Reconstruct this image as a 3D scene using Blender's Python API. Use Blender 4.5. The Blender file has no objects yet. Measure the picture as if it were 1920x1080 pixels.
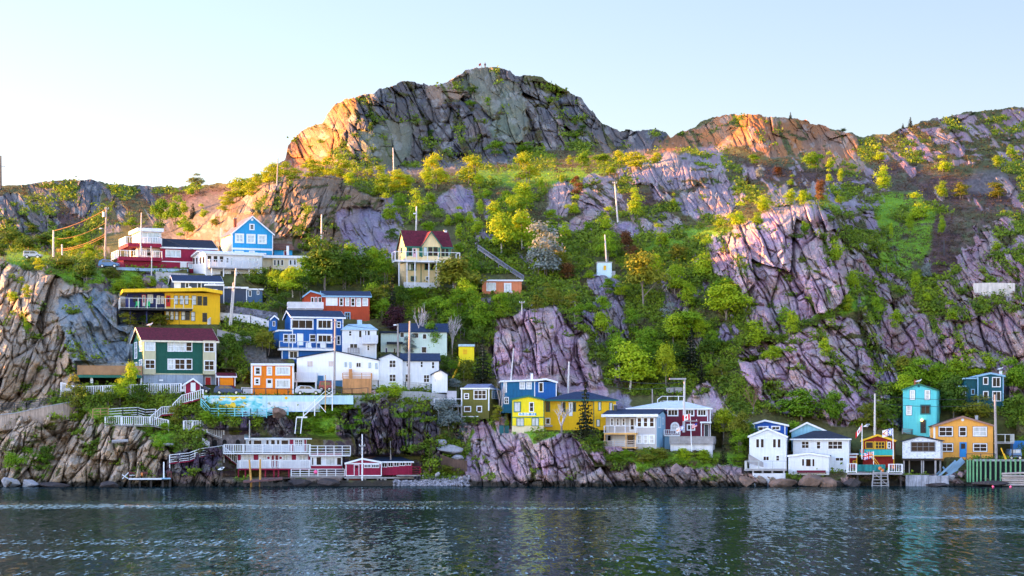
import bpy, math, random
import numpy as np
from mathutils import Vector, Matrix

random.seed(7)
rng = np.random.default_rng(11)
S = bpy.context.scene
COL = S.collection
R = math.radians

# ------------------------------------------------------------------ camera
F = 4267.0            # focal length in pixels of the 1920 x 1080 photograph
CX, YH = 960.0, 845.0  # centre column and eye level in that photograph
HC = 6.0              # eye height above the harbour water
cam = bpy.data.cameras.new('camera')
cam.sensor_width = 36.0
cam.lens = 36.0 * F / 1920.0
cam.shift_y = (YH - 540.0) / 1920.0
cam.clip_start = 1.0
cam.clip_end = 9000.0
camo = bpy.data.objects.new('camera', cam)
COL.objects.link(camo)
camo.location = (0, 0, HC)
camo.rotation_euler = (R(90), 0, 0)
S.camera = camo

# ------------------------------------------------------------------ sky and sun
SUN_EL, SUN_AZ = 6.5, 8.0      # low sun far to the left, a little behind the hill
world = bpy.data.worlds.new('World')
S.world = world
world.use_nodes = True
wn = world.node_tree.nodes
wl = world.node_tree.links
bg = wn['Background']
sky = wn.new('ShaderNodeTexSky')
sky.sky_type = 'NISHITA'
sky.sun_disc = False
sky.sun_elevation = R(SUN_EL)
sky.sun_rotation = R(-90 + SUN_AZ)
sky.altitude = 0
sky.air_density = 1.0
sky.dust_density = 0.4
sky.ozone_density = 2.0
# added fill: sky scaled to stay bright behind the viewer, dimmer over the hill
wtc = wn.new('ShaderNodeTexCoord')
wsep = wn.new('ShaderNodeSeparateXYZ')
wl.new(wtc.outputs['Generated'], wsep.inputs[0])
wmr = wn.new('ShaderNodeMapRange')
wmr.inputs['From Min'].default_value = -0.1; wmr.inputs['From Max'].default_value = 0.85
wmr.inputs['To Min'].default_value = 1.0; wmr.inputs['To Max'].default_value = 0.36
wl.new(wsep.outputs['Y'], wmr.inputs[0])
wtint = wn.new('ShaderNodeVectorMath'); wtint.operation = 'MULTIPLY'
wtint.inputs[1].default_value = (1.13, 0.905, 0.965)
wmx = wn.new('ShaderNodeMapRange')     # added boost towards the evening glow on the left
wmx.inputs['From Min'].default_value = -1.0; wmx.inputs['From Max'].default_value = 1.0
wmx.inputs['To Min'].default_value = 1.6; wmx.inputs['To Max'].default_value = 0.62
wl.new(wsep.outputs['X'], wmx.inputs[0])
wmm = wn.new('ShaderNodeMath'); wmm.operation = 'MULTIPLY'
wl.new(wmr.outputs[0], wmm.inputs[0]); wl.new(wmx.outputs[0], wmm.inputs[1])
wsc = wn.new('ShaderNodeVectorMath'); wsc.operation = 'SCALE'
wl.new(sky.outputs[0], wtint.inputs[0]); wl.new(wtint.outputs[0], wsc.inputs[0]); wl.new(wmm.outputs[0], wsc.inputs['Scale'])
wl.new(wsc.outputs[0], bg.inputs['Color'])
bg.inputs['Strength'].default_value = 0.14
sl = bpy.data.lights.new('sun', 'SUN')
sl.energy = 3.0
sl.angle = R(0.5)
sl.color = (1.0, 0.40, 0.05)
so = bpy.data.objects.new('sun', sl)
COL.objects.link(so)
sd = Vector((-math.cos(R(SUN_EL)) * math.cos(R(SUN_AZ)), math.cos(R(SUN_EL)) * math.sin(R(SUN_AZ)), math.sin(R(SUN_EL))))
so.rotation_euler = sd.to_track_quat('Z', 'Y').to_euler()
so.location = (-300, 300, 200)
S.view_settings.view_transform = 'Standard'
S.view_settings.look = 'None'
S.view_settings.exposure = 3.15
S.view_settings.gamma = 1.0
S.cycles.max_bounces = 5
S.cycles.diffuse_bounces = 3
S.cycles.use_denoising = True

# ------------------------------------------------------------------ small helpers
def P(px, py, d):
    return Vector(((px - CX) * d / F, d, HC + (YH - py) * d / F))

def tag(o, label=None, cat=None, group=None, kind=None):
    if label: o['label'] = label
    if cat: o['category'] = cat
    if group: o['group'] = group
    if kind or cat: o['kind'] = kind or 'thing'
    return o

def empty(name, loc, rz=0.0):
    o = bpy.data.objects.new(name, None)
    o.empty_display_size = 0.3
    COL.objects.link(o)
    o.location = loc
    o.rotation_euler = (0, 0, rz)
    return o

class MB:
    """collects boxes, bars and prisms and links them as one mesh object"""
    def __init__(s):
        s.v = []; s.f = []
    def add(s, vs, fs):
        n = len(s.v)
        s.v += [tuple(v) for v in vs]
        s.f += [tuple(i + n for i in f) for f in fs]
        return s
    def box(s, x0, y0, z0, x1, y1, z1):
        if x1 < x0: x0, x1 = x1, x0
        if y1 < y0: y0, y1 = y1, y0
        if z1 < z0: z0, z1 = z1, z0
        return s.add([(x0,y0,z0),(x1,y0,z0),(x1,y1,z0),(x0,y1,z0),(x0,y0,z1),(x1,y0,z1),(x1,y1,z1),(x0,y1,z1)],
                     [(0,3,2,1),(4,5,6,7),(0,1,5,4),(1,2,6,5),(2,3,7,6),(3,0,4,7)])
    def bar(s, p, q, w, h=None):
        p, q = Vector(p), Vector(q)
        h = h or w
        t = q - p
        if t.length < 1e-6: return s
        t.normalize()
        up = Vector((0, 0, 1)) if abs(t.z) < 0.95 else Vector((0, 1, 0))
        a = t.cross(up).normalized() * (w / 2)
        b = a.cross(t).normalized() * (h / 2)
        vs = [c + sa * a + sb * b for c in (p, q) for sa, sb in ((-1,-1),(1,-1),(1,1),(-1,1))]
        return s.add(vs, [(0,1,2,3),(7,6,5,4),(0,4,5,1),(1,5,6,2),(2,6,7,3),(3,7,4,0)])
    def cyl(s, p, q, r0, r1=None, n=8):
        p, q = Vector(p), Vector(q)
        r1 = r0 if r1 is None else r1
        t = (q - p).normalized()
        up = Vector((0, 0, 1)) if abs(t.z) < 0.95 else Vector((0, 1, 0))
        a = t.cross(up).normalized(); b = a.cross(t).normalized()
        vs = []
        for c, r in ((p, r0), (q, r1)):
            for i in range(n):
                an = 2 * math.pi * i / n
                vs.append(c + (a * math.cos(an) + b * math.sin(an)) * r)
        fs = [(i, (i+1) % n, n + (i+1) % n, n + i) for i in range(n)]
        fs += [tuple(range(n-1, -1, -1)), tuple(range(n, 2*n))]
        return s.add(vs, fs)
    def prism(s, poly, y0, y1):
        """poly: (x, z) outline, counter-clockwise seen from -y; extruded from y0 to y1"""
        n = len(poly)
        vs = [(x, y0, z) for x, z in poly] + [(x, y1, z) for x, z in poly]
        fs = [tuple(range(n)), tuple(range(2*n-1, n-1, -1))]
        fs += [(i, n+i, n+(i+1) % n, (i+1) % n) for i in range(n)]
        return s.add(vs, fs)
    def prismx(s, poly, x0, x1):
        """poly: (y, z) outline extruded along x"""
        n = len(poly)
        vs = [(x0, y, z) for y, z in poly] + [(x1, y, z) for y, z in poly]
        fs = [tuple(range(n)), tuple(range(2*n-1, n-1, -1))]
        fs += [(i, n+i, n+(i+1) % n, (i+1) % n) for i in range(n)]
        return s.add(vs, fs)
    def slab(s, a, b, c, d, t):
        """quad a b c d thickened downwards by t"""
        vs = [Vector(p) for p in (a, b, c, d)]
        vs += [p - Vector((0, 0, t)) for p in vs]
        return s.add(vs, [(0,1,2,3),(7,6,5,4),(0,4,5,1),(1,5,6,2),(2,6,7,3),(3,7,4,0)])
    def ball(s, c, rx, ry=None, rz=None, n=8, m=5):
        ry = rx if ry is None else ry; rz = rx if rz is None else rz
        vs = [(c[0], c[1], c[2] - rz)]
        for j in range(1, m):
            th = math.pi * j / m
            for i in range(n):
                an = 2 * math.pi * i / n
                vs.append((c[0] + rx*math.sin(th)*math.cos(an), c[1] + ry*math.sin(th)*math.sin(an), c[2] - rz*math.cos(th)))
        vs.append((c[0], c[1], c[2] + rz))
        fs = [(0, 1+(i+1) % n, 1+i) for i in range(n)]
        for j in range(m-2):
            fs += [(1+j*n+i, 1+j*n+(i+1) % n, 1+(j+1)*n+(i+1) % n, 1+(j+1)*n+i) for i in range(n)]
        L = len(vs)-1; o = 1+(m-2)*n
        fs += [(o+i, o+(i+1) % n, L) for i in range(n)]
        return s.add(vs, fs)
    def obj(s, name, mat, parent=None, smooth=False):
        me = bpy.data.meshes.new(name)
        me.from_pydata(s.v, [], s.f)
        me.update()
        if smooth:
            me.polygons.foreach_set('use_smooth', [True] * len(me.polygons))
        me.materials.append(mat)
        o = bpy.data.objects.new(name, me)
        COL.objects.link(o)
        if parent is not None: o.parent = parent
        return o

# ------------------------------------------------------------------ materials
MATS = {}
def srgb(r, g=None, b=None):
    if g is None: r, g, b = r
    return tuple(((c/255)/12.92 if c/255 <= 0.04045 else ((c/255+0.055)/1.055)**2.4) for c in (r, g, b))

def mat(name, col, rough=0.6, kind='plain', var=0.10, metal=0.0, scale=1.0, spec=0.3):
    if name in MATS: return MATS[name]
    m = bpy.data.materials.new(name)
    m.use_nodes = True
    nt = m.node_tree; n = nt.nodes; l = nt.links
    b = n['Principled BSDF']
    b.inputs['Roughness'].default_value = rough
    b.inputs['Metallic'].default_value = metal
    b.inputs['Specular IOR Level'].default_value = spec
    tc = n.new('ShaderNodeTexCoord')
    no = n.new('ShaderNodeTexNoise')
    no.inputs['Scale'].default_value = 0.9 * scale
    no.inputs['Detail'].default_value = 5
    no.inputs['Roughness'].default_value = 0.65
    l.new(tc.outputs['Object'], no.inputs['Vector'])
    mr = n.new('ShaderNodeMapRange')
    mr.inputs['From Min'].default_value = 0.3; mr.inputs['From Max'].default_value = 0.7
    mr.inputs['To Min'].default_value = 1 - var; mr.inputs['To Max'].default_value = 1 + var
    l.new(no.outputs['Fac'], mr.inputs['Value'])
    mul = n.new('ShaderNodeVectorMath'); mul.operation = 'SCALE'
    mul.inputs[0].default_value = col[:3]
    l.new(mr.outputs[0], mul.inputs['Scale'])
    out = mul.outputs[0]
    if kind in ('siding', 'boards', 'shingle', 'plain', 'concrete'):      # rain streaks and grime
        sk = n.new('ShaderNodeTexNoise'); sk.inputs['Scale'].default_value = 1.0; sk.inputs['Detail'].default_value = 6; sk.inputs['Roughness'].default_value = .7
        smp = n.new('ShaderNodeMapping'); smp.inputs['Scale'].default_value = (3.2, 3.2, .35)
        l.new(tc.outputs['Object'], smp.inputs[0]); l.new(smp.outputs[0], sk.inputs['Vector'])
        smr = n.new('ShaderNodeMapRange'); smr.inputs['From Min'].default_value = .42; smr.inputs['From Max'].default_value = .72
        smr.inputs['To Min'].default_value = 1.06; smr.inputs['To Max'].default_value = 1.06 - 2.6*var
        l.new(sk.outputs['Fac'], smr.inputs[0])
        mul2 = n.new('ShaderNodeVectorMath'); mul2.operation = 'SCALE'
        l.new(out, mul2.inputs[0]); l.new(smr.outputs[0], mul2.inputs['Scale']); out = mul2.outputs[0]
    if kind in ('siding', 'boards', 'shingle', 'planks'):
        wv = n.new('ShaderNodeTexWave')
        wv.wave_type = 'BANDS'; wv.wave_profile = 'SAW'
        wv.bands_direction = 'Z' if kind in ('siding', 'shingle') else 'X'
        wv.inputs['Scale'].default_value = {'siding': 1.35, 'boards': 1.6, 'shingle': 1.0, 'planks': 1.6}[kind] * scale
        wv.inputs['Distortion'].default_value = 0.15 if kind != 'shingle' else 1.2
        wv.inputs['Detail'].default_value = 1
        l.new(tc.outputs['Object'], wv.inputs['Vector'])
        bp = n.new('ShaderNodeBump')
        bp.inputs['Strength'].default_value = 0.6
        bp.inputs['Distance'].default_value = 0.05
        l.new(wv.outputs['Fac'], bp.inputs['Height'])
        l.new(bp.outputs['Normal'], b.inputs['Normal'])
    elif kind in ('concrete', 'wood', 'stone'):
        n2 = n.new('ShaderNodeTexNoise')
        n2.inputs['Scale'].default_value = (6 if kind != 'stone' else 1.6) * scale
        n2.inputs['Detail'].default_value = 6
        l.new(tc.outputs['Object'], n2.inputs['Vector'])
        bp = n.new('ShaderNodeBump'); bp.inputs['Strength'].default_value = 0.6 if kind != 'stone' else 1.0; bp.inputs['Distance'].default_value = 0.04 if kind != 'stone' else .35
        l.new(n2.outputs['Fac'], bp.inputs['Height'])
        l.new(bp.outputs['Normal'], b.inputs['Normal'])
    if kind == 'peel':      # flaking paint showing grey boards
        n2 = n.new('ShaderNodeTexNoise'); n2.inputs['Scale'].default_value = 2.2; n2.inputs['Detail'].default_value = 8
        mp = n.new('ShaderNodeMapping'); mp.inputs['Scale'].default_value = (1, 1, 5)
        l.new(tc.outputs['Object'], mp.inputs['Vector']); l.new(mp.outputs[0], n2.inputs['Vector'])
        cr = n.new('ShaderNodeValToRGB'); cr.color_ramp.elements[0].position = 0.56; cr.color_ramp.elements[1].position = 0.62
        cr.color_ramp.elements[0].color = (0, 0, 0, 1); cr.color_ramp.elements[1].color = (1, 1, 1, 1)
        l.new(n2.outputs['Fac'], cr.inputs[0])
        mx = n.new('ShaderNodeMix'); mx.data_type = 'RGBA'
        l.new(cr.outputs[0], mx.inputs[0]); l.new(out, mx.inputs[6]); mx.inputs[7].default_value = (0.22, 0.22, 0.24, 1)
        out = mx.outputs[2]
    if kind == 'rubble':
        vo = n.new('ShaderNodeTexVoronoi'); vo.inputs['Scale'].default_value = 2.2 * scale
        l.new(tc.outputs['Object'], vo.inputs['Vector'])
        hs = n.new('ShaderNodeMix'); hs.data_type = 'RGBA'; hs.blend_type = 'MULTIPLY'; hs.inputs[0].default_value = 0.75
        sep = n.new('ShaderNodeSeparateColor'); l.new(vo.outputs['Color'], sep.inputs[0])
        mr2 = n.new('ShaderNodeMapRange'); mr2.inputs['To Min'].default_value = 0.35; mr2.inputs['To Max'].default_value = 1.3
        l.new(sep.outputs[0], mr2.inputs[0])
        l.new(out, hs.inputs[6]); l.new(mr2.outputs[0], hs.inputs[7])
        out = hs.outputs[2]
        bp = n.new('ShaderNodeBump'); bp.inputs['Strength'].default_value = 1.0; bp.inputs['Distance'].default_value = 0.25
        bp.invert = True
        l.new(vo.outputs['Distance'], bp.inputs['Height']); l.new(bp.outputs['Normal'], b.inputs['Normal'])
    l.new(out, b.inputs['Base Color'])
    MATS[name] = m
    return m

def emit(name, col, st):
    if name in MATS: return MATS[name]
    m = bpy.data.materials.new(name); m.use_nodes = True
    b = m.node_tree.nodes['Principled BSDF']
    b.inputs['Base Color'].default_value = (*col, 1)
    b.inputs['Emission Color'].default_value = (*col, 1)
    b.inputs['Emission Strength'].default_value = st
    MATS[name] = m
    return m

# ------------------------------------------------------------------ terrain: skyline and depth of the slope
SKY = np.array([(-120,352),(0,347),(32,348),(57,346),(87,340),(107,339),(155,337),(175,337),(192,341),(212,345),(250,347),(300,349),(332,351),(362,346),(387,345),(425,344),(457,336),(480,330),(505,320),(525,303),(535,299),(540,273),(547,265),(565,245),(585,236),(605,231),(612,217),(625,200),(640,190),(655,185),(680,177),(700,175),(712,165),(742,160),(750,154),(765,152),(787,156),(805,162),(820,159),(837,154),(850,145),(875,132),(890,128),(910,126),(937,126),(957,132),(967,141),(980,142),(1000,142),(1012,145),(1035,156),(1055,165),(1075,177),(1090,185),(1110,207),(1120,220),(1130,232),(1150,241),(1162,245),(1195,245),(1225,242),(1250,250),(1257,257),(1275,250),(1300,240),(1320,226),(1350,218),(1370,214),(1409,213),(1440,217),(1506,224),(1521,233),(1533,234),(1560,242),(1597,248),(1612,257),(1636,254),(1669,251),(1687,242),(1714,234),(1742,225),(1772,218),(1811,210),(1853,206),(1905,200),(1920,203),(2050,206)], float)
COLS = {
 -120: [(922,380),(870,386),(790,391),(770,396),(640,414),(560,426),(490,440),(478,455),(474,560),(400,600),(352,650)],
 0: [(922,380),(900,382),(870,386),(790,391),(770,396),(640,412),(560,424),(490,438),(478,452),(474,560),(400,600),(345,650)],
 150: [(922,380),(880,384),(790,390),(745,395),(720,400),(690,406),(600,416),(540,430),(482,446),(476,560),(400,605),(335,650)],
 250: [(922,381),(880,385),(800,391),(740,398),(725,402),(690,408),(612,420),(545,438),(505,446),(490,456),(470,480),(450,560),(400,600),(340,650)],
 320: [(922,382),(880,386),(800,391),(742,398),(725,402),(640,414),(612,420),(570,432),(505,446),(480,465),(455,520),(420,580),(345,655)],
 400: [(922,382),(860,388),(790,392),(741,396),(735,402),(700,406),(640,417),(610,422),(570,432),(520,442),(485,455),(440,475),(400,500),(380,560),(340,650)],
 480: [(922,383),(885,390),(800,393),(770,395),(741,396.5),(735,403),(690,409),(640,417),(600,425),(570,431),(520,444),(480,458),(400,478),(350,500),(335,530),(325,600),(300,640)],
 540: [(922,383),(885,391),(800,394),(770,396),(741,397),(735,404),(680,411),(600,427),(550,440),(480,462),(400,482),(340,500),(322,540),(312,690),(240,730)],
 590: [(922,383),(890,391),(800,394),(770,396),(742,397),(735,404),(680,411),(600,427),(550,440),(480,460),(400,474),(340,498),(322,540),(312,655),(210,705)],
 640: [(922,383),(890,390),(800,394),(770,396),(744,398),(736,405),(670,413),(600,427),(560,438),(490,458),(420,476),(350,505),(325,545),(318,620),(280,638),(180,678)],
 700: [(922,383.5),(895,389),(830,393),(795,395),(742,399),(733,406),(685,412),(640,422),(600,430),(550,442),(485,462),(420,486),(360,512),(330,542),(319,600),(316,608),(270,628),(170,668)],
 760: [(922,384),(900,388),(860,392),(790,396),(740,401),(730,407),(700,412),(640,424),(600,432),(540,446),(480,462),(420,485),(370,510),(335,540),(320,600),(316,635),(260,655),(150,700)],
 880: [(922,384),(900,388),(860,396),(830,400),(790,404),(740,411),(680,420),(600,434),(540,448),(460,470),(400,495),(350,522),(325,550),(315,610),(300,650),(220,680),(120,720)],
 980: [(922,382),(870,386.5),(815,391),(808,397),(760,406),(720,412),(640,422),(590,432),(540,448),(470,470),(400,497),(350,525),(320,560),(312,615),(290,655),(200,690),(130,722)],
 1080: [(922,382),(870,386),(820,391),(800,398),(750,408),(720,412),(640,424),(580,434),(520,455),(450,476),(400,495),(340,522),(315,560),(300,620),(285,660),(180,720)],
 1180: [(922,382),(880,386),(850,391),(838,395),(780,406),(740,414),(660,428),(580,442),(520,456),(440,478),(400,495),(340,520),(300,560),(285,640),(240,690)],
 1280: [(922,382),(885,386),(850,391),(835,396),(800,404),(760,412),(700,420),(620,432),(560,444),(500,456),(445,474),(425,486),(380,505),(330,525),(285,545),(280,640),(262,690),(230,715)],
 1340: [(922,382),(888,386),(862,391),(832,396),(785,406),(730,415),(660,425),(600,435),(505,452),(430,474),(405,488),(360,510),(320,530),(300,580),(285,630),(270,650),(220,690)],
 1400: [(922,382),(890,386),(875,390),(830,397),(770,408),(700,418),(640,427),(560,438),(450,452),(410,465),(390,490),(340,520),(310,550),(290,590),(270,618),(210,660)],
 1440: [(922,382),(890,386),(878,390),(838,397),(780,407),(730,415),(660,424),(600,433),(500,446),(405,462),(388,480),(340,520),(310,545),(290,580),(270,606),(214,650)],
 1540: [(922,382),(895,386),(882,390),(850,396),(800,405),(760,412),(690,420),(620,430),(520,442),(400,460),(383,470),(378,500),(340,525),(300,580),(270,640),(220,675)],
 1640: [(922,384),(890,388),(872,393),(830,401),(790,408),(740,418),(640,432),(540,450),(450,475),(400,500),(340,540),(300,590),(270,622),(245,640)],
 1720: [(922,384),(900,387),(870,395),(815,407),(740,418),(650,432),(560,448),(480,470),(430,490),(380,515),(330,560),(280,604),(225,650)],
 1800: [(922,384),(900,387),(862,397),(810,407),(740,418),(650,430),(560,446),(480,466),(420,485),(360,520),(310,572),(210,668)],
 1920: [(922,384),(900,387),(858,397),(800,407),(700,420),(600,438),(500,460),(440,478),(380,510),(320,575),(195,695)],
 2050: [(922,384),(900,387),(858,397),(800,407),(700,420),(600,438),(500,460),(440,478),(380,510),(320,575),(195,695)],
}
GX0, GX1, GY0, GY1, GS = -120, 2050, 120, 922, 2.0     # coarse field of slope depth over picture directions
gx = np.arange(GX0, GX1 + 1, GS); gy = np.arange(GY0, GY1 + 1, GS)
ck = sorted(COLS)
cd = np.array([np.interp(-gy, [-p[0] for p in COLS[k]], [p[1] for p in COLS[k]]) for k in ck])   # col x gy
D0 = np.empty((len(gx), len(gy)))
for j in range(len(gy)):
    D0[:, j] = np.interp(gx, ck, cd[:, j])
def blur1(a, n, ax):
    k = np.hanning(n + 2)[1:-1]; k /= k.sum()
    pad = [(0, 0), (0, 0)]; pad[ax] = (n // 2, n // 2)
    return np.apply_along_axis(lambda v: np.convolve(v, k, 'valid'), ax, np.pad(a, pad, mode='edge'))
D0 = blur1(blur1(D0, 61, 0), 9, 1)
def bil(A, x, y):
    fx = np.clip((np.asarray(x, float) - GX0) / GS, 0, A.shape[0] - 1.001); fy = np.clip((np.asarray(y, float) - GY0) / GS, 0, A.shape[1] - 1.001)
    i = fx.astype(int); j = fy.astype(int); u = fx - i; v = fy - j
    return A[i, j]*(1-u)*(1-v) + A[i+1, j]*u*(1-v) + A[i, j+1]*(1-u)*v + A[i+1, j+1]*u*v
def d0(px, py):
    return float(bil(D0, px, py))

# ---- noise
def hash2(i, j, k):
    h = (i.astype(np.int64) * 374761393 + j.astype(np.int64) * 668265263 + k * 982451653) & 0xffffffff
    h = ((h ^ (h >> 13)) * 1274126177) & 0xffffffff
    h = ((h ^ (h >> 16)) * 2246822519) & 0xffffffff
    return ((h ^ (h >> 15)) & 0xffffff) / float(0xffffff)
def vnoise(x, y, k=0):
    i = np.floor(x); j = np.floor(y); u = x - i; v = y - j
    u = u*u*(3-2*u); v = v*v*(3-2*v)
    return (hash2(i, j, k)*(1-u) + hash2(i+1, j, k)*u)*(1-v) + (hash2(i, j+1, k)*(1-u) + hash2(i+1, j+1, k)*u)*v
def fbm(x, y, o=4, k=0):
    s = 0; a = 0.5; t = 0
    for q in range(o):
        s = s + a*vnoise(x*2**q + 17.3*q, y*2**q - 9.1*q, k + q); t += a; a *= 0.55
    return s / t
def facet(x, y, k=0, tilt=0.8):
    """blocky relief: every Voronoi cell is a tilted plane of its own height, returns height and distance to the crack"""
    i0 = np.floor(x); j0 = np.floor(y)
    f1 = np.full(x.shape, 9.0); f2 = np.full(x.shape, 9.0); hh = np.zeros(x.shape)
    for di in (-1, 0, 1):
        for dj in (-1, 0, 1):
            ci = i0 + di; cj = j0 + dj
            dx = x - (ci + 0.1 + 0.8*hash2(ci, cj, k)); dy = y - (cj + 0.1 + 0.8*hash2(ci, cj, k + 1))
            dd = np.hypot(dx, dy)
            h = hash2(ci, cj, k + 2) - 0.5 + tilt*((hash2(ci, cj, k + 3) - 0.5)*dx + (hash2(ci, cj, k + 4) - 0.5)*dy)*2
            n = dd < f1
            f2 = np.where(n, f1, np.minimum(f2, dd))
            hh = np.where(n, h, hh)
            f1 = np.where(n, dd, f1)
    return hh, f2 - f1
def sdist(poly, x, y):
    """signed distance to a polygon, positive inside"""
    p = np.array(poly, float); n = len(p)
    d = np.full(x.shape, 1e9); ins = np.zeros(x.shape, bool)
    for i in range(n):
        a = p[i]; b = p[(i+1) % n]; e = b - a
        wx = x - a[0]; wy = y - a[1]
        t = np.clip((wx*e[0] + wy*e[1]) / (e @ e + 1e-9), 0, 1)
        d = np.minimum(d, np.hypot(wx - t*e[0], wy - t*e[1]))
        c = ((a[1] <= y) != (b[1] <= y)) & (x < (b[0]-a[0]) * (y-a[1]) / ((b[1]-a[1]) if b[1] != a[1] else 1e-9) + a[0])
        ins ^= c
    return np.where(ins, d, -d)

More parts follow.
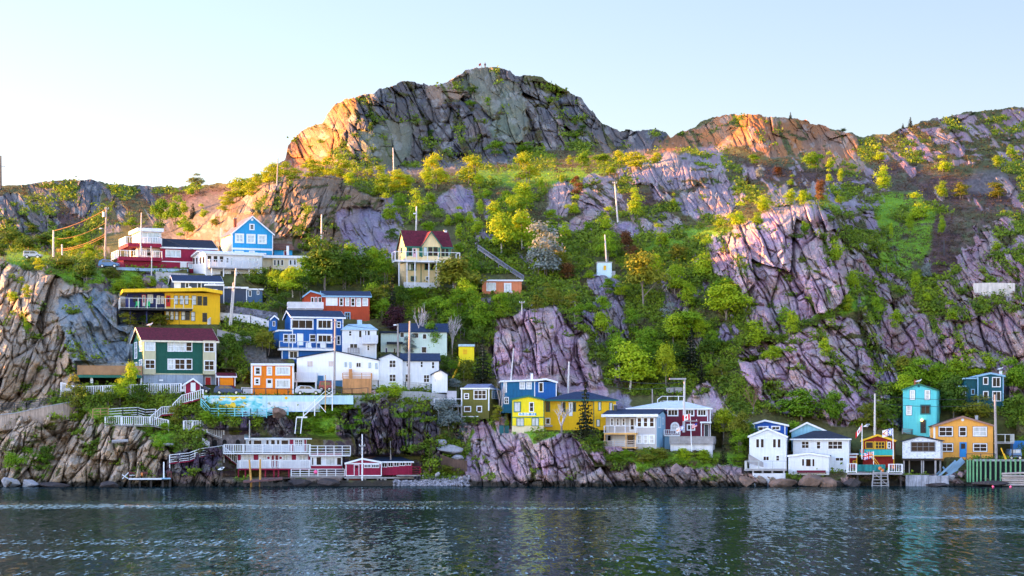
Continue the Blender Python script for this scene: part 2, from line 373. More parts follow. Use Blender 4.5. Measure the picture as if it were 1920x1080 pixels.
# ---- rock outcrops: outline, strata angle, block size in px, relief in m, rock colour, share of ledges with growth
GREY=(0.118,0.100,0.098); GGREEN=(0.150,0.150,0.090); PINK=(0.385,0.245,0.30); LILAC=(0.235,0.175,0.235); UPP=(0.27,0.195,0.215); TAN=(0.41,0.285,0.185); BLUE=(0.15,0.19,0.22); DARK=(0.085,0.052,0.075); ROSE=(0.285,0.170,0.195); SUNWARM=(0.225,0.135,0.075); SUNORANGE=(0.31,0.125,0.042)  # the last two carry orange sunset light painted into the rock colour
ROCKS = [
 ([(522,322),(538,270),(565,244),(612,215),(640,188),(700,173),(750,152),(787,154),(837,152),(875,130),(910,122),(957,128),(1000,145),(1040,160),(1090,185),(1120,222),(1160,246),(1220,243),(1252,255),(1200,290),(1150,285),(1090,262),(1040,275),(985,280),(960,300),(900,290),(860,312),(800,318),(740,322),(700,318),(640,305),(590,318)], 62, 26, 9.0, GREY, .22),
 ([(522,322),(538,270),(565,244),(612,215),(640,188),(672,176),(660,215),(640,250),(625,285),(610,318)], 62, 24, 4.0, SUNORANGE, .15),
 ([(800,162),(840,152),(875,130),(905,124),(890,160),(850,185),(815,190)], 62, 22, 3.0, (0.24,0.16,0.11), .15),
 ([(860,150),(910,128),(960,150),(985,190),(990,240),(960,260),(930,250),(905,215),(885,185)], 70, 24, 3.0, GGREEN, .1),
 ([(680,250),(720,235),(770,240),(770,290),(720,310),(690,290)], 60, 24, 2.0, GGREEN, .1),
 ([(1195,300),(1257,258),(1300,238),(1350,215),(1409,210),(1506,222),(1560,240),(1600,256),(1615,300),(1605,325),(1560,312),(1500,300),(1440,285),(1380,272),(1300,278),(1250,282),(1215,300)], 62, 26, 6.0, SUNORANGE, .15),
 ([(1650,262),(1720,234),(1800,212),(1900,200),(2050,200),(2050,300),(1850,300),(1790,308),(1720,300),(1680,285)], 40, 24, 4.5, ROSE, .35),
 ([(335,455),(400,402),(450,372),(480,358),(530,340),(600,332),(640,345),(700,370),(740,400),(752,450),(730,482),(690,480),(640,490),(600,470),(560,470),(515,458),(480,470),(430,480),(380,470)], 115, 20, 4.5, SUNWARM, .16),
 ([(640,400),(700,385),(745,405),(752,450),(735,485),(690,482),(650,470)], 68, 20, 2.0, LILAC, .06),
 ([(820,378),(838,362),(865,350),(880,368),(878,395),(850,400),(832,398)], 60, 14, 2.0, LILAC, .1),
 ([(1027,362),(1045,345),(1068,344),(1070,370),(1062,402),(1036,398),(1030,380)], 70, 14, 2.5, UPP, .05),
 ([(1086,340),(1110,332),(1140,336),(1160,345),(1145,362),(1155,378),(1135,390),(1100,398),(1088,380)], 30, 12, 2.2, UPP, .25),
 ([(1150,332),(1190,312),(1260,290),(1300,281),(1345,280),(1352,320),(1348,345),(1330,350),(1310,340),(1300,350),(1275,357),(1220,350),(1180,345)], 66, 18, 4.0, UPP, .18),
 ([(1310,362),(1340,352),(1372,345),(1382,385),(1362,408),(1320,400)], 66, 16, 3.0, UPP, .08),
 ([(1270,375),(1295,366),(1308,380),(1312,410),(1285,405)], 70, 14, 2.2, LILAC, .05),
 ([(1062,420),(1090,405),(1125,398),(1112,418),(1085,430)], 20, 12, 1.6, UPP, .2),
 ([(1205,410),(1240,402),(1262,412),(1280,428),(1240,434),(1210,432)], 40, 12, 2.0, UPP, .15),
 ([(1168,425),(1185,420),(1190,432),(1175,436)], 40, 10, 1.4, LILAC, .1),
 ([(1420,378),(1460,355),(1490,348),(1480,375),(1440,398),(1420,395)], 50, 14, 2.4, UPP, .2),
 ([(1540,345),(1590,342),(1640,350),(1655,380),(1620,388),(1570,382),(1545,365)], 60, 12, 2.4, LILAC, .3),
 ([(1345,455),(1390,430),(1440,402),(1490,386),(1522,383),(1560,402),(1582,440),(1602,480),(1604,520),(1572,560),(1530,588),(1500,600),(1470,620),(1440,618),(1412,600),(1392,545),(1362,520),(1340,480)], 66, 34, 6.0, PINK, .10),
 ([(1525,384),(1590,388),(1640,425),(1690,495),(1660,520),(1625,500),(1600,470),(1570,430)], 62, 18, 3.5, LILAC, .35),
 ([(1336,480),(1368,478),(1378,520),(1362,530),(1342,510)], 70, 14, 2.5, PINK, .05),
 ([(1388,665),(1420,640),(1460,652),(1490,632),(1540,612),(1590,600),(1622,640),(1642,690),(1645,745),(1622,785),(1580,800),(1540,782),(1500,775),(1460,765),(1430,745),(1400,705)], 52, 29, 5.2, PINK, .16),
 ([(1600,520),(1622,560),(1650,640),(1700,770),(1688,800),(1650,790),(1645,700),(1615,620)], 66, 18, 3.6, LILAC, .34),
 ([(1660,570),(1700,562),(1732,600),(1762,640),(1786,690),(1775,715),(1740,700),(1690,665),(1658,620)], 63, 25, 4.5, ROSE, .12),
 ([(1770,612),(1830,600),(1880,580),(1920,568),(2050,560),(2050,700),(1920,700),(1880,695),(1840,692),(1800,682),(1780,650)], 60, 28, 5.0, ROSE, .14),
 ([(1750,528),(1790,520),(1830,492),(1872,488),(1905,530),(1885,552),(1850,548),(1800,572),(1760,562)], 50, 16, 3.2, ROSE, .2),
 ([(1842,432),(1880,408),(1960,410),(1960,485),(1880,472),(1852,455)], 55, 16, 3.0, ROSE, .25),
 ([(922,650),(938,602),(970,594),(1000,578),(1040,572),(1062,588),(1082,620),(1097,650),(1102,680),(1124,700),(1132,740),(1100,744),(1060,728),(1000,718),(960,716),(933,705)], 76, 28, 5.2, PINK, .07),
 ([(1108,522),(1130,512),(1150,516),(1162,560),(1178,620),(1172,655),(1150,612),(1120,565)], 72, 16, 3.0, LILAC, .05),
 ([(1246,518),(1262,494),(1276,530),(1290,570),(1292,602),(1268,602),(1254,570)], 72, 15, 3.0, LILAC, .05),
 ([(868,922),(866,880),(880,858),(900,802),(918,780),(938,790),(960,818),(1000,828),(1050,816),(1088,830),(1102,862),(1115,872),(1185,882),(1200,922)], 74, 27, 4.6, PINK, .10),
 ([(1195,922),(1205,890),(1250,874),(1300,885),(1345,872),(1385,882),(1412,900),(1415,922)], 45, 16, 3.0, ROSE, .1),
 ([(0,494),(-120,480),(-120,765),(0,765),(100,752),(146,742),(150,692),(250,692),(252,640),(236,598),(216,560),(180,538),(130,533),(90,520),(40,508)], 112, 34, 6.0, TAN, .10),
 ([(118,560),(180,545),(212,562),(236,600),(252,640),(252,692),(150,694),(130,650),(110,620)], 58, 38, 2.6, BLUE, .10),
 ([(-120,778),(0,775),(140,756),(182,790),(250,802),(300,832),(332,862),(332,922),(-120,922)], 113, 28, 5.2, TAN, .18),
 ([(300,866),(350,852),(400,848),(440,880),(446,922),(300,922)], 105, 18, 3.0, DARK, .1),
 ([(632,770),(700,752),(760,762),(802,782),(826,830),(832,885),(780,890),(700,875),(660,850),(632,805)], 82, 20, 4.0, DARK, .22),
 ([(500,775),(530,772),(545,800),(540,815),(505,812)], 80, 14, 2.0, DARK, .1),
 ([(1282,762),(1302,735),(1330,728),(1352,745),(1368,772),(1392,792),(1350,795),(1328,775)], 60, 14, 2.6, PINK, .08),
 ([(1136,752),(1150,738),(1172,742),(1176,770),(1150,772)], 70, 14, 2.0, LILAC, .05),
 ([(-120,375),(0,378),(35,368),(70,395),(88,432),(40,440),(-120,440)], 60, 18, 5.0, GREY, .2),
 ([(143,405),(150,348),(176,338),(192,352),(186,375),(168,402)], 110, 18, 4.0, GREY, .05),
 ([(60,352),(100,343),(108,360),(90,368),(65,368)], 40, 14, 2.5, GREY, .3),
 ([(88,385),(110,375),(130,370),(125,392),(100,398)], 40, 14, 2.5, GREY, .3),
 ([(222,380),(240,366),(244,372),(230,384)], 130, 12, 2.0, GREY, .1),
 ([(140,505),(200,515),(208,545),(160,540),(146,525)], 70, 14, 1.5, GREY, .25),
 ([(262,525),(290,520),(318,535),(300,548),(270,545)], 60, 12, 1.8, LILAC, .1),
]
PATCHY = [
 ([(1000,340),(1160,310),(1340,300),(1640,330),(1700,420),(1660,560),(1560,560),(1400,470),(1330,470),(1180,440),(1040,440)], 55, 14, 2.4, UPP, .42),
 ([(1560,420),(1700,450),(1940,400),(2000,560),(1940,760),(1760,720),(1640,800),(1560,620)], 60, 15, 3.0, ROSE, .48),
 ([(1180,470),(1340,480),(1420,640),(1430,780),(1280,760),(1210,640)], 70, 14, 2.5, LILAC, .40),
 ([(900,560),(1120,540),(1200,680),(1160,760),(900,760)], 74, 14, 2.5, LILAC, .42),
 ([(690,370),(900,340),(1020,420),(1000,520),(760,470)], 60, 13, 2.2, LILAC, .40),
 ([(-120,360),(450,350),(420,430),(330,460),(200,480),(-120,470)], 60, 16, 4.0, GREY, .46),
 ([(-60,480),(240,500),(330,540),(240,600),(100,560),(-60,560)], 70, 14, 2.4, TAN, .44),
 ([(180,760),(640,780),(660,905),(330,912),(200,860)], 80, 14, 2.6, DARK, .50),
 ([(860,800),(1420,860),(1420,915),(860,915)], 60, 13, 2.2, PINK, .50),
 ([(1420,880),(1950,880),(1950,918),(1420,918)], 30, 12, 1.6, ROSE, .55),
 ([(1240,270),(1660,270),(1920,300),(1920,400),(1640,360),(1400,340),(1240,300)], 50, 13, 3.0, ROSE, .38),
]
SCREE = [[(250,430),(300,395),(360,372),(420,360),(430,385),(390,430),(330,455),(262,455)], [(800,322),(880,300),(960,298),(930,312),(880,322)], [(1800,352),(1830,318),(1880,315),(1890,345),(1840,365)], [(700,318),(800,316),(870,318),(860,326),(720,328)], [(540,690),(470,700),(450,650),(540,640)]]
GRASS = [[(1170,480),(1240,438),(1330,428),(1372,432),(1345,452),(1290,466),(1210,490)], [(880,322),(1000,322),(1130,318),(1140,335),(1060,345),(980,352),(900,345),(840,340)], [(1640,365),(1720,362),(1760,400),(1740,470),(1700,520),(1650,500),(1640,430)],
 [(90,508),(200,505),(330,510),(330,540),(260,552),(215,548),(140,532),(80,520)], [(930,800),(1000,806),(1090,800),(1098,822),(1050,830),(1000,832),(950,826),(915,812)], [(560,752),(660,742),(720,752),(690,800),(640,830),(560,815)], [(0,480),(60,470),(100,480),(60,505),(0,500)],
 [(150,770),(190,760),(330,800),(340,850),(290,840),(230,800),(180,800)], [(740,760),(800,770),(790,830),(770,850),(745,800)], [(1500,380),(1600,383),(1612,395),(1560,398),(1500,392)], [(1150,855),(1400,850),(1400,875),(1200,885)], [(940,790),(905,800),(888,850),(875,855),(890,805),(915,780)], [(1560,540),(1600,520),(1640,560),(1600,590),(1500,600)]]
HEATH = [[(1650,450),(1700,420),(1800,400),(1890,410),(1860,440),(1830,490),(1760,520),(1680,500)], [(1380,300),(1500,320),(1600,330),(1640,300),(1700,305),(1800,330),(1900,330),(1920,400),(1780,395),(1650,350),(1500,345),(1400,335)], [(1060,395),(1180,365),(1320,345),(1320,358),(1250,380),(1150,400)], [(100,375),(160,400),(150,440),(100,420)], [(790,190),(860,190),(950,212),(930,222),(850,210)], [(560,360),(650,348),(680,365),(620,372)], [(260,370),(420,350),(450,362),(400,385),(300,395)], [(1440,350),(1560,320),(1620,340),(1500,360)]]

# pads levelled for the houses: x0, x1, top, base and how far the level goes back
PADS = [(384,464,810,842,6),(378,700,726,744,7),(196,410,430,505,14),(412,515,404,488,12),(356,496,470,519,9),(494,592,480,509,9),(505,560,450,480,8),(325,494,516,571,9),(225,418,545,613,10),(244,410,612,726,12),(402,444,699,724,6),(336,378,708,738,5),(470,552,680,738,10),(553,712,656,728,12),
 (505,650,584,676,9),(640,712,606,667,8),(708,842,662,730,10),(712,840,606,667,8),(858,892,645,676,4),(538,698,543,601,9),(738,864,432,540,10),(900,984,522,554,6),(1118,1150,490,518,4),(862,942,718,784,9),(938,1046,708,770,9),(956,1160,732,810,12),
 (1130,1254,768,840,10),(1172,1352,750,846,12),(1400,1480,786,840,8),(1396,1478,802,890,9),(1480,1556,790,850,8),(1484,1598,806,880,10),(1475,1564,848,887,5),(1588,1692,814,888,9),(1690,1768,818,893,9),(1738,1904,780,859,12),(1690,1760,718,813,9),(1796,1886,698,768,9),
 (420,660,824,900,7),(646,790,858,905,8),(144,270,684,724,8),(812,868,728,790,4)]

# ---- fine sheet
NU, NV = 1800, 780
U = np.linspace(-70, 1990, NU)
ys = np.interp(U, SKY[:, 0], SKY[:, 1])
ys = ys + (fbm(U/9.0, U*0+3.3, 4, 5) - 0.5)*7.0 * np.where(U > 500, 1, .7) + (facet(U/13.0, U*0+0.5, 71)[0])*2.5
Vv = np.linspace(0, 1, NV) ** 0.96
X = np.repeat(U[:, None], NV, 1)
Y = 922 + (ys[:, None] - 922) * Vv[None, :]
D = bil(D0, X, Y)
wx = X + (fbm(X/70, Y/70, 2, 21) - 0.5)*16 + (fbm(X/12, Y/12, 2, 23)-0.5)*1.6
wy = Y + (fbm(X/70, Y/70, 2, 22) - 0.5)*14 + (fbm(X/12, Y/12, 2, 24)-0.5)*1.6
rock = np.zeros(X.shape); relief = np.zeros(X.shape)
colr = np.ones(X.shape + (3,)) * np.array((0.30, 0.26, 0.25))
ledge = np.zeros(X.shape)
padm = np.zeros(X.shape); padd = np.zeros(X.shape)
for (x0, x1, y0, y1, back) in PADS:
    dm = d0((x0+x1)/2, y1)
    m = np.clip((np.minimum(np.minimum(X - x0 + 6, x1 + 6 - X), np.minimum(Y - y0 + 8, y1 - 1.0 - Y)))/6.0, 0, 1)
    pd = dm + back*np.clip((y1 - 1 - Y)/5.0, 0, 1)
    padd = np.maximum(padd, np.where(m > 0, pd*m, 0)); padm = np.maximum(padm, m)
FLAT = np.clip(padm*1.0, 0, 1)
def area(polys, soft_=6, n=0):
    m = np.zeros(X.shape)
    for p in polys:
        m = np.maximum(m, np.clip((sdist(p, wx, wy) + soft_)/(2*soft_), 0, 1))
    return m
GA = area(GRASS)
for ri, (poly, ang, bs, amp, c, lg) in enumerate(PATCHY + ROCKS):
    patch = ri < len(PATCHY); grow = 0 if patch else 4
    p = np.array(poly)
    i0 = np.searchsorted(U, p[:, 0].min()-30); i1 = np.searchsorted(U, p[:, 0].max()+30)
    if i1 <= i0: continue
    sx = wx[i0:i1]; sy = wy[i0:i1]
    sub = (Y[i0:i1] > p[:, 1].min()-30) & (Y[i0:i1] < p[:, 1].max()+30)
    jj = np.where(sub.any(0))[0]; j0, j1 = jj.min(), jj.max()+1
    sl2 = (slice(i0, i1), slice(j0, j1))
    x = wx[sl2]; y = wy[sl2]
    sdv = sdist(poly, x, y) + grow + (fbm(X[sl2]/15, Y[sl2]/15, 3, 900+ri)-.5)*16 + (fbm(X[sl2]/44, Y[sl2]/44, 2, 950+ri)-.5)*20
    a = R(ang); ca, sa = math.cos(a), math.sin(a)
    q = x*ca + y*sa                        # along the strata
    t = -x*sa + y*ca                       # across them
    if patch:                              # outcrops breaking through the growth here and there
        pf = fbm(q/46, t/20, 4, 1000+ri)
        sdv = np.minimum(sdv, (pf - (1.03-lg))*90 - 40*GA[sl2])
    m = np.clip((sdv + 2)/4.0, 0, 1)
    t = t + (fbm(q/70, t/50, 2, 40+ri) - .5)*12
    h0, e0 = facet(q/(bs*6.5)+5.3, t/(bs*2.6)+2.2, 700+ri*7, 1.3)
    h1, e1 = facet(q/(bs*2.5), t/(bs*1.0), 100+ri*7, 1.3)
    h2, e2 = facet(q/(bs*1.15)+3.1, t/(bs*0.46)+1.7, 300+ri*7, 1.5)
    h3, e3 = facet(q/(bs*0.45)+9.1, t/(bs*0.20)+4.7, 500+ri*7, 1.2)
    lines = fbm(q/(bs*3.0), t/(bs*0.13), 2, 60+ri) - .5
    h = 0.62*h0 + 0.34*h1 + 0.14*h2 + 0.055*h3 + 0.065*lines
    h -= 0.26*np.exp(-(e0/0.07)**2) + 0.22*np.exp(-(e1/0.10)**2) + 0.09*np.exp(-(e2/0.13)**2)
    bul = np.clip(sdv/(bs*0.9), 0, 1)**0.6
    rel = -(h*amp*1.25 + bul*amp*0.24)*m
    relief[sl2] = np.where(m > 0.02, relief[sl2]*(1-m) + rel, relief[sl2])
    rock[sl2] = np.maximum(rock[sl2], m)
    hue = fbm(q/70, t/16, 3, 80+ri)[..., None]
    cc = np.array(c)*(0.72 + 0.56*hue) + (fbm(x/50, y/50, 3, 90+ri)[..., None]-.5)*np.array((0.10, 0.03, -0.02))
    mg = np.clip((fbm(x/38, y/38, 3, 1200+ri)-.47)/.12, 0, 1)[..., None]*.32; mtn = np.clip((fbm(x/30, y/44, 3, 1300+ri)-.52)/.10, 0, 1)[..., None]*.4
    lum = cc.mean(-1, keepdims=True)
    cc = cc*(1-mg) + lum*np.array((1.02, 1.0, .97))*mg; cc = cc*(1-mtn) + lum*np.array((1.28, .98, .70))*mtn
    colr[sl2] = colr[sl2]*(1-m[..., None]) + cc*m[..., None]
    lgl = .06 if patch else lg
    lz = np.clip((np.maximum(fbm(x/26, y/11, 4, 120+ri), fbm(q/60, t/10, 4, 160+ri)*.97) - (0.76 - lgl*0.72))/0.05, 0, 1)*m
    ledge[sl2] = np.maximum(ledge[sl2]*(1-m), lz)
relief *= (1 - 0.9*FLAT)
soft = (fbm(X/60, Y/40, 4, 3) - .5)*5.0 + (fbm(X/14, Y/10, 3, 4) - .5)*1.6
D = D + relief + soft*(1-FLAT)*np.clip((918-Y)/14, 0.15, 1)
D = np.where(padm > 0, D*(1-padm) + np.maximum(D, padd/np.maximum(padm, 1e-6))*padm, D)
# keep each column running away from the viewer on level ground, small overhangs in rock are fine
ZZ = HC + (YH - Y)*D/F
# ---- surface colours by what grows or lies there
g1 = fbm(X/40, Y/26, 4, 7)[..., None]; g2 = fbm(X/8, Y/6, 3, 8)[..., None]; g3 = fbm(X/3.2, Y/2.6, 2, 9)[..., None]
veg = np.array((0.055, 0.082, 0.016))*(1-g1) + np.array((0.115, 0.085, 0.032))*g1
veg = veg*(0.55 + 0.9*g2)
ga = (GA*np.clip((fbm(X/22, Y/12, 4, 171)-.36)/.12, 0, 1))[..., None]; ha = area(HEATH)[..., None]; sa_ = area(SCREE)[..., None]
veg = veg*(1-ha) + (np.array((0.085, 0.045, 0.042))*g2*1.7 + np.array((0.02, 0.06, 0.01))*np.clip((g1-.45)*4, 0, 1))*ha
veg = veg*(1-ga) + (np.array((0.115, 0.255, 0.014))*(0.5+0.9*g2) + np.array((0.05, 0.04, 0.01))*g1)*ga
sa_ = sa_*.8
veg = veg*(1-sa_) + np.array((0.115, 0.098, 0.098))*(0.35+1.3*g3)*sa_
far = np.clip((Y[..., None] < 470)*(X[..., None] < 470)*1.0, 0, 1)
rk = np.clip(rock, 0, 1)*(1-ledge)
C = veg*(1-rk[..., None]) + colr*(0.86+0.28*g3)*rk[..., None]
lich = np.clip((fbm(X/16, Y/16, 4, 44)-.60)/.06, 0, 1)[..., None]*rk[..., None]*0.35
C = C*(1-lich) + np.array((0.36, 0.35, 0.32))*lich
tz = ZZ + (fbm(X/14, Y*0, 3, 31)-.5)*1.2
tide = np.clip((1.15 - tz)/0.5, 0, 1)[..., None]*np.clip((Y[..., None]-880)/8, 0, 1)
C = C*(1-tide) + np.array((0.035, 0.027, 0.018))*tide
tide2 = (np.clip((2.2 - tz)/0.5, 0, 1)[..., None]*np.clip((Y[..., None]-870)/8, 0, 1))*(1-tide)*rk[..., None]
C = C*(1-.5*tide2) + np.array((0.25, 0.17, 0.09))*tide2*.5
C = np.clip(C, 0.004, 0.8)
# ---- points, with rows that run back and down behind the skyline
PX = (X - CX)*D/F; PZ = ZZ.copy(); PY = D.copy()
PZ[:, 0] = -4.0
ext = [(6, -1.0), (20, -5), (60, -18), (160, -60), (320, -160)]
PX = np.concatenate([PX] + [PX[:, -1:]*(1 + e[0]/700) for e in ext], 1)
PYy = np.concatenate([PY] + [PY[:, -1:] + e[0] for e in ext], 1)
PZ = np.concatenate([PZ] + [PZ[:, -1:] + e[1] for e in ext], 1)
Cx = np.concatenate([C] + [C[:, -1:]]*len(ext), 1)
nv = PX.shape[1]
def grid_mesh(name, px_, py_, pz_, colour, material):
    nu, nv_ = px_.shape
    me = bpy.data.meshes.new(name)
    me.vertices.add(nu*nv_)
    me.vertices.foreach_set('co', np.stack([px_, py_, pz_], -1).astype(np.float32).ravel())
    idx = np.arange(nu*nv_).reshape(nu, nv_)
    q = np.stack([idx[:-1, :-1], idx[1:, :-1], idx[1:, 1:], idx[:-1, 1:]], -1).reshape(-1, 4)
    nf = len(q)
    me.loops.add(nf*4); me.polygons.add(nf)
    me.loops.foreach_set('vertex_index', q.astype(np.int32).ravel())
    me.polygons.foreach_set('loop_start', np.arange(0, nf*4, 4, dtype=np.int32))
    try: me.polygons.foreach_set('loop_total', np.full(nf, 4, np.int32))
    except Exception: pass
    if colour is not None:
        at = me.color_attributes.new('surface', 'FLOAT_COLOR', 'POINT')
        at.data.foreach_set('color', np.concatenate([colour, np.ones(colour.shape[:2] + (1,))], -1).astype(np.float32).ravel())
    me.update(); me.validate()
    me.shade_flat()
    me.materials.append(material)
    o = bpy.data.objects.new(name, me); COL.objects.link(o)
    return o
mt = bpy.data.materials.new('hillside_ground'); mt.use_nodes = True
nt = mt.node_tree; n = nt.nodes; l = nt.links
b = n['Principled BSDF']; b.inputs['Roughness'].default_value = 0.85; b.inputs['Specular IOR Level'].default_value = 0.25
at = n.new('ShaderNodeVertexColor'); at.layer_name = 'surface'
tc = n.new('ShaderNodeTexCoord')
no = n.new('ShaderNodeTexNoise'); no.inputs['Scale'].default_value = 2.5; no.inputs['Detail'].default_value = 6; no.inputs['Roughness'].default_value = .7
l.new(tc.outputs['Object'], no.inputs['Vector'])
mr = n.new('ShaderNodeMapRange'); mr.inputs['From Min'].default_value = .3; mr.inputs['From Max'].default_value = .7; mr.inputs['To Min'].default_value = .72; mr.inputs['To Max'].default_value = 1.28
l.new(no.outputs['Fac'], mr.inputs[0])
sc = n.new('ShaderNodeVectorMath'); sc.operation = 'SCALE'
l.new(at.outputs['Color'], sc.inputs[0]); l.new(mr.outputs[0], sc.inputs['Scale'])
l.new(sc.outputs[0], b.inputs['Base Color'])
bp = n.new('ShaderNodeBump'); bp.inputs['Strength'].default_value = .8; bp.inputs['Distance'].default_value = .25
l.new(no.outputs['Fac'], bp.inputs['Height']); l.new(bp.outputs[0], b.inputs['Normal'])
hill = grid_mesh('hillside', PX, PYy, PZ, Cx, mt)
tag(hill, 'rocky harbour hillside with pink cliffs, scrub and a steep summit', None, None, 'structure')
def gd(px, py):
    """distance of the finished ground seen at a picture point"""
    i = int(np.clip(round((px + 70)/2060*(NU-1)), 0, NU-1))
    col = Y[i]
    j = int(np.clip(np.searchsorted(-col, -py), 0, NV-1))
    return float(D[i, j])

# ------------------------------------------------------------------ harbour water
wm = bpy.data.materials.new('harbour_water'); wm.use_nodes = True
nt = wm.node_tree; n = nt.nodes; l = nt.links
b = n['Principled BSDF']
b.inputs['Base Color'].default_value = (0.004, 0.018, 0.024, 1)
b.inputs['Roughness'].default_value = 0.04
b.inputs['IOR'].default_value = 1.333
tc = n.new('ShaderNodeTexCoord')
def wnoise(sx, sy, detail, seed):
    mp = n.new('ShaderNodeMapping'); mp.inputs['Scale'].default_value = (sx, sy, 1); mp.inputs['Location'].default_value = (seed, seed*1.7, seed)
    t = n.new('ShaderNodeTexNoise'); t.inputs['Scale'].default_value = 1.0; t.inputs['Detail'].default_value = detail; t.inputs['Roughness'].default_value = .6
    l.new(tc.outputs['Object'], mp.inputs[0]); l.new(mp.outputs[0], t.inputs['Vector'])
    return t
w1 = wnoise(2.0, 0.38, 3, 3.1); w2 = wnoise(4.6, 0.42, 2, 8.7); w3 = wnoise(.35, .10, 2, 1.9)
band = wnoise(0.0040, 0.020, 3, 5.5)
def mth(op, a_, b_=None, c_=None):
    q = n.new('ShaderNodeMath'); q.operation = op
    for i, v_ in enumerate((a_, b_, c_)):
        if v_ is None: continue
        if isinstance(v_, (int, float)): q.inputs[i].default_value = v_
        else: l.new(v_, q.inputs[i])
    return q.outputs[0]
br = n.new('ShaderNodeMapRange'); br.inputs['From Min'].default_value = .42; br.inputs['From Max'].default_value = .56; br.inputs['To Min'].default_value = .74; br.inputs['To Max'].default_value = .48
l.new(band.outputs['Fac'], br.inputs[0])
sm_ = n.new('ShaderNodeMapRange'); sm_.interpolation_type = 'SMOOTHSTEP'; sm_.inputs['From Max'].default_value = .05
l.new(mth('SUBTRACT', w2.outputs['Fac'], br.outputs[0]), sm_.inputs[0])
sy = n.new('ShaderNodeSeparateXYZ'); l.new(tc.outputs['Object'], sy.inputs[0])
fd_ = n.new('ShaderNodeMapRange'); fd_.inputs['From Min'].default_value = 215; fd_.inputs['From Max'].default_value = 285; fd_.inputs['To Min'].default_value = 1; fd_.inputs['To Max'].default_value = 0; l.new(sy.outputs['Y'], fd_.inputs[0])
mask = mth('MULTIPLY', sm_.outputs[0], fd_.outputs[0])
sp = n.new('ShaderNodeSeparateColor'); l.new(w1.outputs['Color'], sp.inputs[0])
s3 = n.new('ShaderNodeSeparateColor'); l.new(w3.outputs['Color'], s3.inputs[0])
nx_ = mth('ADD', mth('MULTIPLY_ADD', sp.outputs[0], .34, -.17), mth('MULTIPLY_ADD', s3.outputs[0], .10, -.05))
ny_ = mth('ADD', mth('MULTIPLY_ADD', sp.outputs[1], .15, -.084), mth('MULTIPLY', mask, -.20))
cb = n.new('ShaderNodeCombineXYZ'); l.new(nx_, cb.inputs[0]); l.new(ny_, cb.inputs[1]); cb.inputs[2].default_value = 1.0
nm_ = n.new('ShaderNodeVectorMath'); nm_.operation = 'NORMALIZE'; l.new(cb.outputs[0], nm_.inputs[0])
gl = n.new('ShaderNodeBsdfGlossy'); gl.inputs['Color'].default_value = (0.82, 0.98, 1.0, 1); gl.inputs['Roughness'].default_value = .04
df = n.new('ShaderNodeBsdfDiffuse'); df.inputs['Color'].default_value = (0.003, 0.012, 0.015, 1)
l.new(nm_.outputs[0], gl.inputs['Normal'])
ms = n.new('ShaderNodeMixShader'); l.new(mth('MULTIPLY_ADD', mask, .58, .36), ms.inputs[0]); l.new(df.outputs[0], ms.inputs[1]); l.new(gl.outputs[0], ms.inputs[2])
l.new(ms.outputs[0], n['Material Output'].inputs['Surface']); n.remove(b)
me = bpy.data.meshes.new('harbour_water')
me.from_pydata([(-1500,-400,0),(1500,-400,0),(1500,1400,0),(-1500,1400,0)], [], [(0,1,2,3)])
me.materials.append(wm)
wo = bpy.data.objects.new('harbour_water', me); COL.objects.link(wo)
tag(wo, 'dark rippled harbour water with bright wind streaks', None, None, 'structure')

# ---- unseen ridge added left of the frame to block the low sun
hx, hy = np.meshgrid(np.linspace(-470, -135, 120), np.linspace(240, 480, 90), indexing='ij')
hz = 40*np.exp(-((hx+290)/75.0)**2) * np.exp(-(np.maximum(0, 300-hy)/40.0)**2) * (0.75 + 0.5*fbm(hx/40, hy/40, 4, 61)) + (fbm(hx/12, hy/12, 3, 62)-.5)*5 - 2.5
hc = np.array((0.25, 0.19, 0.15))*(.6+.8*fbm(hx/9, hy/9, 3, 63)[..., None])
hl = grid_mesh('added_shade_ridge', hx, hy, hz, hc, mt)
tag(hl, 'unseen ridge added beyond the left edge to block low sun', None, None, 'structure')

# ------------------------------------------------------------------ paints
WHITE = mat('white_paint', (0.74, 0.76, 0.80), .55, var=.06)
WSID = mat('white_siding', (0.70, 0.73, 0.78), .6, 'siding', .06)
PEACHLIT = mat('peach_lit_siding', (0.66, 0.60, 0.42), .6, 'siding', .06)
PALEY = mat('pale_yellow_siding', (0.76, 0.60, 0.33), .6, 'siding', .07)
CRIM = mat('crimson_siding', (0.27, 0.008, 0.045), .55, 'siding', .12)
MAROON = mat('maroon_siding', (0.14, 0.012, 0.035), .6, 'siding', .12)
CYANB = mat('sky_blue_siding', (0.016, 0.30, 0.60), .5, 'siding', .08)
SLATE = mat('slate_blue_siding', (0.050, 0.068, 0.115), .6, 'siding', .12)
YEL = mat('yellow_siding', (0.78, 0.46, 0.008), .5, 'siding', .06)
YEL2 = mat('bright_yellow_siding', (0.83, 0.66, 0.015), .5, 'siding', .06)
NAVY = mat('navy_paint', (0.008, 0.018, 0.13), .5, var=.15)
DKGR = mat('dark_green_siding', (0.006, 0.085, 0.062), .55, 'siding', .10)
BEIGE = mat('beige_siding', (0.52, 0.49, 0.33), .6, 'siding', .06)
STUC = mat('grey_blue_stucco', (0.28, 0.34, 0.43), .8, 'concrete', .14)
ORNG = mat('orange_siding', (0.80, 0.20, 0.008), .5, 'siding', .07)
BLUE_ = mat('royal_blue_siding', (0.010, 0.105, 0.36), .5, 'siding', .10)
BRICKR = mat('rust_red_siding', (0.40, 0.055, 0.018), .6, 'siding', .12)
OLIVE = mat('olive_siding', (0.135, 0.125, 0.022), .6, 'siding', .10)
PETROL = mat('petrol_blue_siding', (0.008, 0.125, 0.27), .55, 'siding', .12)
GREYW = mat('warm_grey_siding', (0.47, 0.45, 0.46), .6, 'siding', .06)
